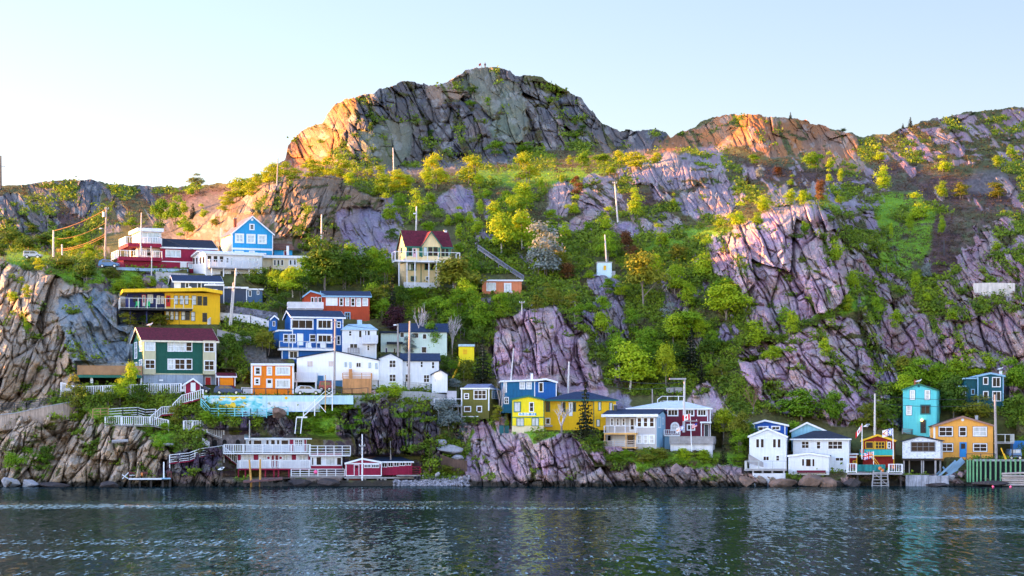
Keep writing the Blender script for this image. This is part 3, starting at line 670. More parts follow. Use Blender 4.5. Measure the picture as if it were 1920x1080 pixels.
LBLUE = mat('light_blue_siding', (0.24, 0.43, 0.60), .6, 'siding', .06)
TURQ = mat('turquoise_siding', (0.10, 0.54, 0.58), .55, 'siding', .07)
TEAL = mat('dark_teal_siding', (0.006, 0.085, 0.115), .55, 'siding', .12)
APRI = mat('apricot_siding', (0.80, 0.37, 0.07), .55, 'siding', .06)
SALM = mat('salmon_siding', (0.66, 0.22, 0.11), .6, 'siding', .08)
MINT = mat('mint_siding', (0.55, 0.68, 0.62), .6, 'siding', .06)
REDP = mat('red_paint', (0.28, 0.012, 0.012), .5, 'siding', .12)
YTRIM = mat('yellow_trim', (0.78, 0.45, 0.02), .5)
GTRIM = mat('green_trim', (0.012, 0.13, 0.09), .5)
PEEL = mat('flaking_white_boards', (0.62, 0.66, 0.73), .8, 'peel', .12)
RASPH = mat('charcoal_shingles', (0.022, 0.030, 0.050), .85, 'shingle', .25, scale=1.6)
RBLUE = mat('dark_blue_shingles', (0.016, 0.035, 0.085), .8, 'shingle', .25, scale=1.6)
RMAR = mat('maroon_shingles', (0.115, 0.010, 0.024), .8, 'shingle', .30, scale=1.6)
RLBL = mat('pale_blue_roofing', (0.40, 0.56, 0.66), .7, 'shingle', .15, scale=1.3)
RGREY = mat('grey_lilac_roofing', (0.20, 0.22, 0.34), .8, 'shingle', .2)
RPURP = mat('faded_purple_shingles', (0.24, 0.14, 0.21), .8, 'shingle', .2)
RUST = mat('rusted_roofing', (0.20, 0.085, 0.05), .85, 'concrete', .4)
GLASS = mat('window_glass', (0.008, 0.011, 0.018), .05, var=.3, spec=.18)
PALEG = mat('pale_glass', (0.40, 0.50, 0.58), .12, var=.25, spec=.8)  # pane with a pale blue-grey base colour
BRWNG = mat('brown_curtained_glass', (0.022, 0.010, 0.010), .06, var=.4, spec=.14)
WOODG = mat('weathered_grey_wood', (0.30, 0.29, 0.30), .85, 'wood', .25)
WOODW = mat('whitewashed_wood', (0.66, 0.67, 0.72), .75, 'wood', .15)
WOODB = mat('brown_stained_wood', (0.36, 0.20, 0.10), .75, 'wood', .2)
WOODO = mat('orange_stained_wood', (0.52, 0.25, 0.10), .7, 'boards', .15)
WOODT = mat('tan_timber', (0.62, 0.36, 0.13), .75, 'wood', .2)
DARKW = mat('dark_wet_timber', (0.035, 0.028, 0.026), .8, 'wood', .3)
POLEM = mat('utility_pole_wood', (0.34, 0.30, 0.29), .85, 'wood', .2)
CONC = mat('concrete', (0.36, 0.36, 0.38), .85, 'concrete', .2)
CONCW = mat('painted_concrete', (0.62, 0.66, 0.70), .8, 'concrete', .12)
METAL = mat('galvanised_metal', (0.40, 0.44, 0.48), .4, metal=.6)
DMET = mat('dark_metal', (0.05, 0.055, 0.065), .5, metal=.4)
BRICK = mat('chimney_brick', (0.30, 0.10, 0.05), .85, 'concrete', .3)
RED = mat('red_gloss', (0.45, 0.01, 0.015), .45)
BLUED = mat('bright_blue_door', (0.01, 0.22, 0.55), .45)

class House:
    """front wall stands on picture column x0..x1 with its foot at yb; turned by yaw degrees (positive shows the left wall)"""
    def __init__(s, name, label, cat, x0, x1, yb, yaw, depth, group=None, d=None):
        s.d = d if d is not None else d0((x0+x1)/2, yb)
        s.a = R(yaw) - math.atan((x0 - CX)/F); s.c = math.cos(s.a); s.s = math.sin(s.a)
        s.o = P(x0, yb, s.d); s.D = depth
        s.e = empty(name, s.o, s.a)
        tag(s.e, label, cat, group)
        s.x0, s.x1, s.yb = x0, x1, yb
        s.W = s.fp(x1, yb)[0]
        s.k = s.d / F
    def fp(s, px, py, v=0.0):
        rx, rz = (px - CX)/F, (YH - py)/F
        t = (v + (-s.s)*s.o.x + s.c*s.o.y) / (-s.s*rx + s.c)
        x, y, z = rx*t, t, HC + rz*t
        return ((x - s.o.x)*s.c + (y - s.o.y)*s.s, z - s.o.z)
    def sp(s, px, py, u=0.0):
        rx, rz = (px - CX)/F, (YH - py)/F
        t = (u + s.c*s.o.x + s.s*s.o.y) / (s.c*rx + s.s)
        x, y, z = rx*t, t, HC + rz*t
        return (-(x - s.o.x)*s.s + (y - s.o.y)*s.c, z - s.o.z)
    def put(s, mb, name, m, parent=None):
        return mb.obj(name, m, parent or s.e)
    def block(s, x0, y0, x1, y1, m, v0=0.0, v1=None, name='wall', parent=None, drop=0.0):
        a = s.fp(x0, y1, v0); b = s.fp(x1, y0, v0)
        return s.put(MB().box(a[0], v0, a[1]-drop, b[0], s.D if v1 is None else v1, b[1]), name, m, parent)
    def poly(s, pts, m, v0=0.0, v1=None, name='wall', drop=0.0):
        q = [s.fp(x, y, v0) for x, y in pts]
        zmin = min(z for _, z in q)
        q = [(u, z - (drop if z < zmin + .3 else 0)) for u, z in q]
        return s.put(MB().prism(q, v0, s.D if v1 is None else v1), name, m)
    def gable_side(s, x0, x1, ye, yr, yb, m, rm, v0=0.0, v1=None, over=.35, fm=None, drop=.8, ye1=None, t=.16, xr=None):
        """walls with the ridge parallel to the front, and its roof"""
        v1 = s.D if v1 is None else v1
        vm = (v0 + v1)/2
        u0, ze = s.fp(x0, ye, v0); u1, zb = s.fp(x1, yb, v0)
        zr = s.fp(x0, yr, vm)[1]
        s.put(MB().prismx([(v0, zb-drop), (v1, zb-drop), (v1, ze), (vm, zr), (v0, ze)], u0, u1), 'wall', m)
        k = (zr - ze)/(vm - v0)
        e = over; z0 = ze - k*e + .02; zt = zr + .02
        pr = [(v0-e, z0), (vm, zt), (v1+e, z0), (v1+e, z0+t), (vm, zt+t), (v0-e, z0+t)]
        s.put(MB().prismx(pr, u0-e, u1+e), 'roof', rm)
        if fm:
            s.put(MB().box(u0-e-.02, v0-e-.06, z0-.16, u1+e+.02, v0-e-.004, z0+t-.02), 'fascia', fm)
            for ux in (u0-e, u1+e):
                w = -.06 if ux < u1 else .06
                q = [(v0-e, z0-.14), (vm, zt-.14), (v1+e, z0-.14), (v1+e, z0+t-.03), (vm, zt+t-.03), (v0-e, z0+t-.03)]
                s.put(MB().prismx(q, ux + (w if w < 0 else .004), ux + (-.004 if w < 0 else w)), 'barge_board', fm)
        return u0, u1, ze, zr
    def gable_front(s, x0, x1, ye, ax, ay, yb, m, rm, v0=0.0, v1=None, over=.3, fm=None, drop=.8, ye1=None, t=.16):
        v1 = s.D if v1 is None else v1
        ye1 = ye if ye1 is None else ye1
        L = s.fp(x0, ye, v0); A = s.fp(ax, ay, v0); E = s.fp(x1, ye1, v0)
        zb = s.fp(x0, yb, v0)[1] - drop
        s.put(MB().prism([(L[0], zb), (E[0], zb), (E[0], E[1]), A, (L[0], L[1])], v0, v1), 'wall', m)
        kl = (A[1]-L[1])/(A[0]-L[0]); kr = (A[1]-E[1])/(E[0]-A[0])
        l2 = (L[0]-over, L[1]-kl*over+.02); e2 = (E[0]+over, E[1]-kr*over+.02); a2 = (A[0], A[1]+.02)
        s.put(MB().prism([l2, a2, e2, (e2[0], e2[1]+t), (a2[0], a2[1]+t), (l2[0], l2[1]+t)], v0-over, v1+over), 'roof', rm)
        if fm:
            d_ = .17
            s.put(MB().prism([(l2[0]-.02, l2[1]-d_), (a2[0], a2[1]-d_), (e2[0]+.02, e2[1]-d_), (e2[0]+.02, e2[1]+t-.02), (a2[0], a2[1]+t-.02), (l2[0]-.02, l2[1]+t-.02)], v0-over-.06, v0-over-.004), 'barge_board', fm)
    def flat(s, x0, x1, y0, y1, fm, rm, v0=0.0, v1=None, over=.3):
        """flat roof: fascia box between y0 and y1 with roofing on top"""
        v1 = s.D if v1 is None else v1
        a = s.fp(x0, y1, v0-over); b = s.fp(x1, y0, v0-over)
        s.put(MB().box(a[0], v0-over, a[1], b[0], v1+over, b[1]), 'fascia', fm)
        s.put(MB().box(a[0]+.1, v0-over+.1, b[1]+.003, b[0]-.1, v1+over-.1, b[1]+.06), 'roof', rm)
    def hip(s, x0, x1, ye, yr, rx0, rx1, rm, v0=0.0, v1=None, over=.4, fm=None, t=.15):
        v1 = s.D if v1 is None else v1
        vm = (v0+v1)/2
        u0, ze = s.fp(x0, ye, v0); u1 = s.fp(x1, ye, v0)[0]
        ra, zr = s.fp(rx0, yr, vm); rb = s.fp(rx1, yr, vm)[0]
        o = over
        vs = [(u0-o, v0-o, ze), (u1+o, v0-o, ze), (u1+o, v1+o, ze), (u0-o, v1+o, ze), (ra, vm, zr), (rb, vm, zr),
              (u0-o, v0-o, ze-.06), (u1+o, v0-o, ze-.06), (u1+o, v1+o, ze-.06), (u0-o, v1+o, ze-.06)]
        fs = [(0,1,5,4), (1,2,5), (2,3,4,5), (3,0,4), (9,8,7,6), (0,6,7,1), (1,7,8,2), (2,8,9,3), (3,9,6,0)]
        s.put(MB().add(vs, fs), 'roof', rm)
        if fm:
            f = MB().box(u0-o-.02, v0-o-.05, ze-.24, u1+o+.02, v0-o-.004, ze-.005)
            s.put(f, 'fascia', fm)
    def _win(s, A, B, fixed, axis, nx, ny, fm, pm, fw, name, out):
        (a0, z1), (a1, z0) = A, B
        if a1 < a0: a0, a1 = a1, a0
        if z1 < z0: z0, z1 = z1, z0
        f0, f1 = fixed - .075*out, fixed + .03*out
        g0, g1 = fixed - .055*out, fixed + .028*out
        fw = min(fw, (a1-a0)*.3, (z1-z0)*.3)
        mw = .07
        fr = MB(); pn = MB()
        def bx(m_, p0, q0, p1, q1, y0, y1):
            if axis == 0: m_.box(p0, y0, q0, p1, y1, q1)
            else: m_.box(y0, p0, q0, y1, p1, q1)
        bx(fr, a0, z0, a0+fw, z1, f0, f1); bx(fr, a1-fw, z0, a1, z1, f0, f1)
        bx(fr, a0+fw, z0, a1-fw, z0+fw, f0, f1); bx(fr, a0+fw, z1-fw, a1-fw, z1, f0, f1)
        for i in range(1, nx):
            x = a0+fw + (a1-a0-2*fw)*i/nx
            bx(fr, x-mw/2, z0+fw, x+mw/2, z1-fw, g0, g1)
        for i in range(1, ny):
            z = z0+fw + (z1-z0-2*fw)*i/ny
            xs = [a0+fw] + [a0+fw + (a1-a0-2*fw)*j/nx for j in range(1, nx)] + [a1-fw]
            for j in range(nx):
                bx(fr, xs[j] + (mw/2 if j else 0), z-mw/2, xs[j+1] - (mw/2 if j < nx-1 else 0), z+mw/2, g0, g1)
        bx(pn, a0+fw*.9, z0+fw*.9, a1-fw*.9, z1-fw*.9, fixed-.03*out, fixed+.02*out)
        w = s.put(fr, name, fm)
        s.put(pn, 'pane', pm, w)
        return w
    def win(s, x0, y0, x1, y1, nx=1, ny=2, fm=None, pm=None, v=0.0, fw=.15, name='window'):
        return s._win(s.fp(x0, y0, v), s.fp(x1, y1, v), v, 0, nx, ny, fm or WHITE, pm or GLASS, fw, name, 1)
    def wins(s, rects, nx=1, ny=2, fm=None, pm=None, v=0.0, fw=.15):
        for i, r in enumerate(rects):
            s.win(*r, nx=nx, ny=ny, fm=fm, pm=pm if not isinstance(pm, (list, tuple)) else pm[i % len(pm)], v=v, fw=fw)
    def winl(s, x0, y0, x1, y1, nx=1, ny=2, fm=None, pm=None, u=0.0, fw=.13):
        return s._win(s.sp(x0, y0, u), s.sp(x1, y1, u), u, 1, nx, ny, fm or WHITE, pm or GLASS, fw, 'window', 1)
    def winr(s, x0, y0, x1, y1, nx=1, ny=2, fm=None, pm=None, u=None, fw=.13):
        u = s.W if u is None else u
        return s._win(s.sp(x0, y0, u), s.sp(x1, y1, u), u, 1, nx, ny, fm or WHITE, pm or GLASS, fw, 'window', -1)
    def door(s, x0, y0, x1, y1, m, v=0.0, fm=None, lite=None):
        a = s.fp(x0, y1, v); b = s.fp(x1, y0, v)
        w = .1
        leaf = s.put(MB().box(a[0]+w, v-.05, a[1], b[0]-w, v+.02, b[1]-w), 'door', m)
        f = MB().box(a[0], v-.08, a[1], a[0]+w-.002, v+.02, b[1]).box(b[0]-w+.002, v-.08, a[1], b[0], v+.02, b[1]).box(a[0]+w-.002, v-.08, b[1]-w+.002, b[0]-w+.002, v+.02, b[1])
        s.put(f, 'door_frame', fm or WHITE, leaf)
        s.put(MB().ball((b[0]-w-.12, v-.08, a[1]+.95), .04, n=6, m=4), 'handle', METAL, leaf)
        if lite:
            h = b[1]-a[1]
            s.put(MB().box(a[0]+w+.16, v-.065, a[1]+h*(1-lite), b[0]-w-.16, v-.045, b[1]-w-.14), 'pane', GLASS, leaf)
        return leaf
    def corner(s, px, y0, y1, m, v=0.0, w=.16, side=0):
        a = s.fp(px, y1, v); b = s.fp(px, y0, v)
        u = a[0]
        return s.put(MB().box(u-w*.2 if side == 0 else u-w*.8, v-.03, a[1], u+w*.8 if side == 0 else u+w*.2, v+.14, b[1]), 'corner_board', m)
    def belt(s, x0, x1, y, m, v=0.0, h=.18, name='trim_band'):
        a = s.fp(x0, y, v); b = s.fp(x1, y, v)
        return s.put(MB().box(a[0], v-.025, a[1]-h/2, b[0], v+.05, a[1]+h/2), name, m)
    def deck(s, x0, x1, y, v0, v1=0.0, m=None, t=.22, name='deck'):
        a = s.fp(x0, y, v0); b = s.fp(x1, y, v0)
        return s.put(MB().box(a[0], v0, a[1]-t, b[0], v1-.004, a[1]), name, m or WOODG)
    def rail(s, x0, x1, y0, y1, v, m=None, side='', v1=0.0, gap=.28, posts=1.7, style='baluster', name='railing'):
        a = s.fp(x0, y1, v); b = s.fp(x1, y0, v)
        mb = MB()
        def run(p, q, z0, z1):
            rail_run(mb, p, q, z0, z1, gap, posts, style)
        run((a[0], v), (b[0], v), a[1], b[1])
        if 'l' in side: run((a[0], v+.05), (a[0], v1), a[1], b[1])
        if 'r' in side: run((b[0], v+.05), (b[0], v1), a[1], b[1])
        return s.put(mb, name, m or WHITE)
    def post(s, px, y0, y1, v, m=None, w=.16, name='post'):
        a = s.fp(px, y1, v); b = s.fp(px, y0, v)
        return s.put(MB().box(a[0]-w/2, v-w/2, a[1], a[0]+w/2, v+w/2, b[1]), name, m or WHITE)
    def chimney(s, px, y0, y1, v, m=None, w=.6, cap=True):
        a = s.fp(px, y1, v); b = s.fp(px, y0, v)
        ch = s.put(MB().box(a[0]-w/2, v-w/2, a[1], a[0]+w/2, v+w/2, b[1]), 'chimney', m or BRICK)
        if cap:
            s.put(MB().box(a[0]-w*.62, v-w*.62, b[1]+.003, a[0]+w*.62, v+w*.62, b[1]+.14), 'chimney_cap', CONC, ch)

def rail_run(mb, p, q, z0, z1, gap, posts, style, z0b=None, z1b=None):
    """railing between p and q (x, y); z0..z1 at p, z0b..z1b at q"""
    z0b = z0 if z0b is None else z0b; z1b = z1 if z1b is None else z1b
    p = Vector(p); q = Vector(q); L = (q-p).length
    if L < .05: return
    def at(f, z, zb): 
        c = p.lerp(q, f); return (c.x, c.y, z + (zb-z)*f)
    mb.bar(at(0, z1, z1b), at(1, z1, z1b), .13, .10)
    if style != 'glass': mb.bar(at(0, z0+.14, z0b+.14), at(1, z0+.14, z0b+.14), .09, .09)
    else: mb.bar(at(0, z0+.06, z0b+.06), at(1, z0+.06, z0b+.06), .06, .06)
    npst = max(1, round(L/posts))
    for i in range(npst+1):
        f = i/npst
        mb.bar(at(f, z0-.05, z0b-.05), at(f, z1+.02, z1b+.02), .14, .14)
    if style == 'baluster':
        nb = max(2, round(L/gap))
        for i in range(nb):
            f = (i+.5)/nb
            mb.bar(at(f, z0+.14, z0b+.14), at(f, z1, z1b), .10, .05)
    elif style == 'rails':
        for k in (.36, .68):
            mb.bar(at(0, z0+(z1-z0)*k, z0b+(z1b-z0b)*k), at(1, z0+(z1-z0)*k, z0b+(z1b-z0b)*k), .09, .09)
    elif style == 'boards':
        nb = max(2, round(L/.2))
        for i in range(nb):
            f = (i+.5)/nb
            mb.bar(at(f, z0, z0b), at(f, z1-.06, z1b-.06), .185, .03)

# ================================================================== houses, left side from the top down
h = House('red_house', 'crimson house with white glass penthouse and stepped balconies above the left cliff', 'house', 232, 404, 505, 11, 11)
h.gable_side(303, 404, 463, 449, 505, CRIM, RASPH, v1=9, fm=WHITE)
h.block(232, 487, 303, 505, CRIM, drop=1.0)
h.block(258, 461, 302.5, 487, WSID, v0=1.4, v1=9)
h.block(262, 433.5, 302.5, 457, WSID, v0=.2, v1=8)
h.block(240, 457, 302.8, 461.5, CRIM, v0=-.9, v1=8.2, name='floor_band')
h.flat(258, 307, 428.5, 433.2, WHITE, RASPH, v0=0, v1=8, over=.5)
h.win(264, 434.5, 299, 455, 3, 1, pm=PALEG, v=.2)
h.wins([(261, 465, 271, 480), (285, 466, 300, 480)], 1, 1, pm=PALEG, v=1.4); h.win(274, 466, 285, 481, 1, 2, v=1.4, pm=BRWNG)
h.win(310, 468, 339, 483, 3, 1, pm=PALEG); h.win(372, 470, 389, 481, 2, 1, pm=PALEG)
h.block(222, 483, 303.5, 487.5, CRIM, v0=-1.2, v1=-.003, name='deck')
h.rail(222, 303.5, 471.5, 483, -1.1, WHITE, gap=.9, side='l', v1=6)
h.rail(236, 303, 446, 457.5, -.8, WHITE, gap=.5, side='l', v1=6)
h.belt(303, 404, 490, WHITE); h.door(338, 492, 350, 505, WHITE); h.win(352, 494, 362, 504, 1, 1, pm=PALEG)
h.winl(250, 436, 260, 452, 2, 1, pm=PALEG, u=h.fp(262, 440, .2)[0]); h.winl(246, 464, 255, 480, 2, 1, pm=BRWNG, u=h.fp(258, 470, 1.4)[0])
for x in (265, 283): h.post(x, 461.5, 471.5, -1.05, WHITE)

h = House('blue_gable_house', 'bright sky blue gabled house with white trim on the rock slope', 'house', 435, 511.5, 486, 13, 9.5)
h.gable_front(435, 511.5, 437.5, 472.7, 406, 486, CYANB, RPURP, fm=WHITE, ye1=439)
h.block(434.5, 439, 434.95, 486, PEACHLIT, v0=0.02, v1=8.9, name='side_wall')  # pale layer paints the peach sunlight onto the left wall
h.wins([(440.5, 437.5, 457.5, 456), (462, 438.5, 479, 457), (483, 439.5, 500, 458)], 2, 2, pm=PALEG, fw=.32)
h.win(467.5, 419.5, 477.2, 431.7, 1, 2, fw=.25); h.belt(435.5, 511, 466, WHITE, h=.4)
h.wins([(440, 470, 457, 478), (467, 470, 477.5, 478), (483, 474, 499, 481)], 2, 1, pm=[PALEG, PALEG, GLASS], fw=.2)
q = h.fp(472.5, 411.5); h.put(MB().cyl((q[0], -.08, q[1]), (q[0], .01, q[1]), .28, n=8), 'gable_vent', WHITE)
h.corner(435, 438, 486, WHITE); h.corner(511.5, 440, 486, WHITE, side=1)
h.chimney(440.5, 410, 426, 5.0, w=.55)
h.winl(419, 445, 423.5, 458, 1, 2, pm=PALEG); h.winl(426.5, 444, 431, 457, 1, 2, pm=PALEG)

h = House('white_veranda_house', 'long white low-roofed house with a railed veranda below the blue gable', 'house', 386, 491.5, 519, 16, 9)
h.block(386, 476.5, 491.5, 519, WSID, drop=.6)
a = h.fp(386, 476, 0)[1]; 
h.put(MB().prismx([(-.6, a-.05), (4.5, a+.75), (9.5, a-.05), (9.5, a+.25), (4.5, a+1.05), (-.6, a+.25)], -.5, h.W+.4), 'roof', WHITE)
h.put(MB().prismx([(.02, a-.02), (8.98, a-.02), (4.5, a+.70)], -.02, .15), 'gable_wall', WSID)
h.wins([(388, 478.5, 397, 492), (399.5, 479, 408.5, 492), (411, 479.5, 419.5, 492)], 1, 1, pm=BRWNG, fw=.1)
h.door(422.5, 482, 430.5, 499, WHITE, lite=.6); h.wins([(432, 483, 438, 498)], 1, 1, pm=PALEG, fw=.08); h.win(465, 483, 484, 492.5, 3, 1, pm=PALEG)
h.deck(393, 484, 500.5, -1.8); h.rail(393, 484, 489.5, 500, -1.75, WOODW, gap=.5, side='lr')
for x in (397, 419, 443, 467, 482): h.post(x, 503, 519, -1.6, WHITE)
h.wins([(412, 507, 420, 518), (432, 507, 440, 518)], 1, 1, fw=.1)
h.wins([(424, 507, 429, 519)], 1, 1, pm=PALEG, fw=.1)
for x0_, x1_ in ((362, 366), (367.5, 371.5), (375, 378.5), (380.5, 384)): h.winl(x0_, 483 - (x0_-362)*.12, x1_, 496 - (x0_-362)*.1, 1, 1, pm=BRWNG)

h = House('cream_bungalow', 'cream flat-roofed bungalow with a white balcony on stilts beside blue gable', 'house', 511, 582, 509, 8, 7)
h.block(511, 483, 582, 509, mat('cream_stucco', (0.70, 0.60, 0.42), .7, var=.08), drop=.5)
h.block(492, 484, 511, 512, mat('cream_stucco', (0.70, 0.60, 0.42)), v0=.6, v1=6.5, drop=.5)
h.flat(494, 584, 480, 483.3, WHITE, RASPH, over=.5)
h.wins([(513, 487, 517.5, 498), (519.5, 487, 524.5, 498), (526.5, 487, 531.5, 498), (564, 487.5, 568.5, 503), (570, 487.5, 574, 503), (575.5, 487.5, 579.5, 503)], 1, 1, fw=.08)
h.door(541, 486, 548.5, 502, WHITE, lite=.7); h.door(549, 486, 556.5, 502, WHITE, lite=.7)
h.deck(545, 591, 508.5, -2.2); h.rail(545, 591, 497.5, 508, -2.1, WOODW, gap=.35, side='r')
h.post(588, 509, 546, -2.0, WOODW); h.post(560, 509, 536, -2.0, WOODW)
q0 = h.fp(588, 520, -2); q1 = h.fp(579, 530, -2); h.put(MB().bar((q0[0], -2, q0[1]), (q1[0], -1, q1[1]), .12), 'brace', WOODW)
h.post(539.5, 461, 480, 2, WHITE, w=.45, name='chimney')

h = House('rusty_shed', 'small blue shed with a rusty lean-to roof behind the cream bungalow', 'shed', 514, 548, 482, 6, 4)
h.block(514, 468, 548, 482, CYANB, drop=.6)
a = h.fp(514, 468, 0)[1]; h.put(MB().prismx([(-.5, a-.1), (4.3, a+1.5), (4.3, a+1.65), (-.5, a+.05)], -.4, h.W+.4), 'roof', RUST)
h.door(532, 470, 538, 481.5, MAROON)

h = House('slate_blue_house', 'dark slate blue stepped house with white trim behind the yellow house', 'house', 327, 415, 572, 6, 8)
h.gable_side(327, 415, 527.5, 517, 572, SLATE, RBLUE, fm=WHITE)
h.block(385, 535.5, 420, 572, SLATE, v0=-1.5, v1=-.004, drop=.5); h.block(384.5, 533, 420.6, 535.4, WHITE, v0=-1.7, v1=-.003, name='step_roof')
h.block(420.5, 541, 463, 572, SLATE, v0=-.3, v1=6, drop=.5); h.block(420.3, 538, 466, 540.8, WHITE, v0=-.6, v1=6.2, name='fascia')
h.block(463.2, 543.5, 492, 572, mat('blue_grey_siding', (0.06, 0.12, 0.22), .6, 'siding', .1), v0=-.1, v1=5.5, drop=.5); h.block(463, 541.2, 494, 543.3, WHITE, v0=-.4, v1=5.7, name='fascia')
h.wins([(347, 529.5, 354.5, 540.5), (369.5, 528.5, 378, 544.5)], 1, 1); h.win(390, 528.5, 403.5, 533, 2, 1)
h.win(394.5, 542, 407.5, 550, 2, 1, v=-1.5); h.wins([(466, 544.5, 471.5, 556), (481.5, 545, 486, 552.5)], 1, 1, v=-.1, fw=.1)
h.door(328, 529, 339, 547, WHITE); h.corner(327, 528, 572, WHITE); h.corner(420, 536, 572, WHITE, v=-1.5, side=1); h.corner(462.8, 541, 572, WHITE, v=-.3, side=1)
for (x, y) in ((351, 543.5), (356, 541)):
    q = h.fp(x, y, -.5); h.put(MB().cyl((q[0], -.5, q[1]), (q[0], -.42, q[1]), .42, n=12), 'satellite_dish', WHITE)

h = House('yellow_balcony_house', 'yellow flat-roofed house with navy balcony wing and green deck chairs', 'house', 239, 412.5, 613, 3, 9)
h.block(309.5, 550, 412.5, 613, YEL, drop=.8)
h.block(239, 550, 309.3, 575.5, NAVY, v0=1.5, v1=8.5)
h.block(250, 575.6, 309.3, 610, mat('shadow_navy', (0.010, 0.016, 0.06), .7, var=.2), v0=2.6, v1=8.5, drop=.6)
q = [h.fp(230, 548, -1.6), h.fp(383, 545.5, -1.6), h.fp(417.5, 551.5, -1.6)]
h.put(MB().prism([q[0], q[1], q[2], (q[2][0], q[2][1]+.62), (q[1][0], q[1][1]+.62), (q[0][0], q[0][1]+.62)][:6], -1.6, 9.2), 'roof', mat('yellow_roof_edge', (0.80, 0.50, 0.01), .5))
h.door(311.5, 554, 319.5, 575, RED, fm=RED, lite=.6)
h.wins([(326, 554, 334, 571), (336.7, 554, 344, 571), (346.2, 554, 353.5, 571)], 1, 2, fm=DMET, pm=PALEG, fw=.08)
h.wins([(359.5, 554, 368.3, 572), (370, 555, 378.6, 572.5), (380.6, 556, 388.5, 573)], 1, 2, fm=DMET, pm=[PALEG, GLASS, GLASS], fw=.08)
h.wins([(339.7, 583, 347.6, 600.5), (348, 583, 356, 600.5), (358, 584.5, 366, 602)], 1, 2, fm=DMET, pm=[PALEG, GLASS, PALEG], fw=.08); h.win(379.6, 586.5, 388.2, 603.5, 1, 2, fm=DMET, fw=.08)
h.wins([(310.5, 583, 317.5, 600), (319, 583, 326, 600), (328, 583, 334.6, 600)], 1, 2, fm=DMET, pm=PALEG, fw=.08)
h.door(266, 552.5, 273.5, 574, WHITE, v=1.5, fm=RED, lite=.7)
h.wins([(276.5, 552, 287, 568.5), (294, 554, 300.3, 570), (302, 555, 307.5, 570)], 1, 2, v=1.5, pm=PALEG, fw=.1); h.win(248, 553, 261, 568, 2, 1, v=1.5, fm=NAVY)
h.deck(225, 361, 577.5, -2.6, 3, mat('dark_deck', (0.03, 0.03, 0.035), .8, var=.2), t=.3)
h.rail(225, 361, 560.5, 577, -2.5, METAL, style='glass', side='l', v1=2, posts=1.6)
for x in (244, 275): h.post(x, 580.5, 606, -1, NAVY, w=.22)
h.corner(335.6, 580, 613, mat('ochre_trim', (0.35, 0.18, 0.02)), w=.12)

h = House('dark_green_house', 'three storey dark green house with cream window bays and maroon roof', 'house', 269, 405, 726, 10, 11)
h.gable_side(269, 405, 637.5, 615.5, 702, DKGR, RMAR, fm=mat('cream_trim', (0.72, 0.66, 0.50)), drop=0, over=.45)
h.block(269, 702.2, 380.5, 726, STUC, v0=.05, v1=9.9, drop=1.0); h.block(380.7, 702.2, 405, 726, STUC, v0=.9, v1=9.9, drop=1.0)
h.block(269, 638.5, 292, 702, BEIGE, v0=-.35, v1=-.004); h.block(381, 638.5, 404.5, 702, BEIGE, v0=-.35, v1=-.004)
for (y0, y1) in ((639.5, 658), (674, 692)): h.win(271.5, y0, 291, y1, 2, 2, v=-.35, pm=PALEG if y0 < 650 else BRWNG)
for (y0, y1) in ((641.5, 660.5), (675.5, 695)): h.win(382.5, y0, 402, y1, 2, 2, v=-.35, pm=BRWNG)
for (y0, y1) in ((640, 659.5), (672.5, 693.5)):
    h.win(314, y0, 326.6, y1, 1, 2, pm=PALEG); h.win(327, y0, 347.4, y1, 2, 2, pm=PALEG if y0 < 650 else BRWNG); h.win(347.8, y0, 360.5, y1, 1, 2, pm=BRWNG)
h.door(384, 706.5, 396, 728, RED, v=.9); h.corner(405, 640, 726, WHITE, side=1, v=-.36); h.belt(292.3, 380.7, 701, BEIGE, h=.2)
q = h.fp(302, 713, .05); h.put(MB().box(q[0]-.35, -.02, q[1]-.15, q[0]+.35, .04, q[1]+.15), 'wall_vent', WHITE)
h.winl(252.5, 642, 257.5, 672, 1, 3, pm=PALEG); h.winl(261.5, 640, 267.3, 658, 1, 2, pm=PALEG); h.winl(261, 675, 267, 694, 1, 2, pm=PALEG); h.winl(252, 680, 258, 692, 1, 1, pm=STUC)

h = House('timber_terrace', 'brown railed timber terrace on white posts beside the dark green house', 'terrace', 146, 266, 724, 0, 8, d=d0(255, 724)-1.0)
h.deck(146, 266, 703, -2, 7, GTRIM, t=.45); h.rail(146, 266, 686.5, 702.5, -1.9, WOODB, style='boards', side='lr', v1=6, posts=3)
h.post(172, 707, 726, -1.2, WHITE, w=.45); h.post(265, 707, 730, -1.2, WHITE, w=.3)
h.block(150, 707.5, 266, 735, mat('shadow_backing', (0.02, 0.02, 0.02), .9), v0=5.0, v1=5.4, name='back_shade')  # black sheet painted in for the shade under the terrace

h = House('orange_door_shed', 'small maroon shed with an orange garage door by the dark green house', 'shed', 409, 441, 724, 4, 5)
h.gable_side(409, 441, 706, 700.5, 724, MAROON, RMAR, fm=WHITE, over=.25)
a = h.fp(412.5, 722.5); b = h.fp(437.5, 707.2); h.put(MB().box(a[0], -.06, a[1], b[0], .02, b[1]), 'garage_door', mat('orange_door', (0.85, 0.25, .005), .5, 'siding', .05))
h.corner(409.5, 706, 724, WHITE); h.corner(441, 706, 724, WHITE, side=1)

h = House('crimson_hut', 'tiny crimson hut with white gable trim and white door beside the parked cars', 'hut', 344, 376, 737, 3, 4, d=d0(360, 740)-.5)
h.gable_front(347, 376, 720, 362, 710.5, 737, CRIM, WHITE, fm=WHITE, drop=1.0, ye1=721)
h.door(357.5, 717.5, 366.5, 734, WHITE); h.block(338, 722, 346.5, 734, WSID, v0=.4, v1=3); h.corner(347, 721, 737, WHITE, w=.12); h.corner(376, 721, 737, WHITE, side=1, w=.12)
h.win(340, 723.5, 344, 730, 1, 1, v=.4, fw=.06)

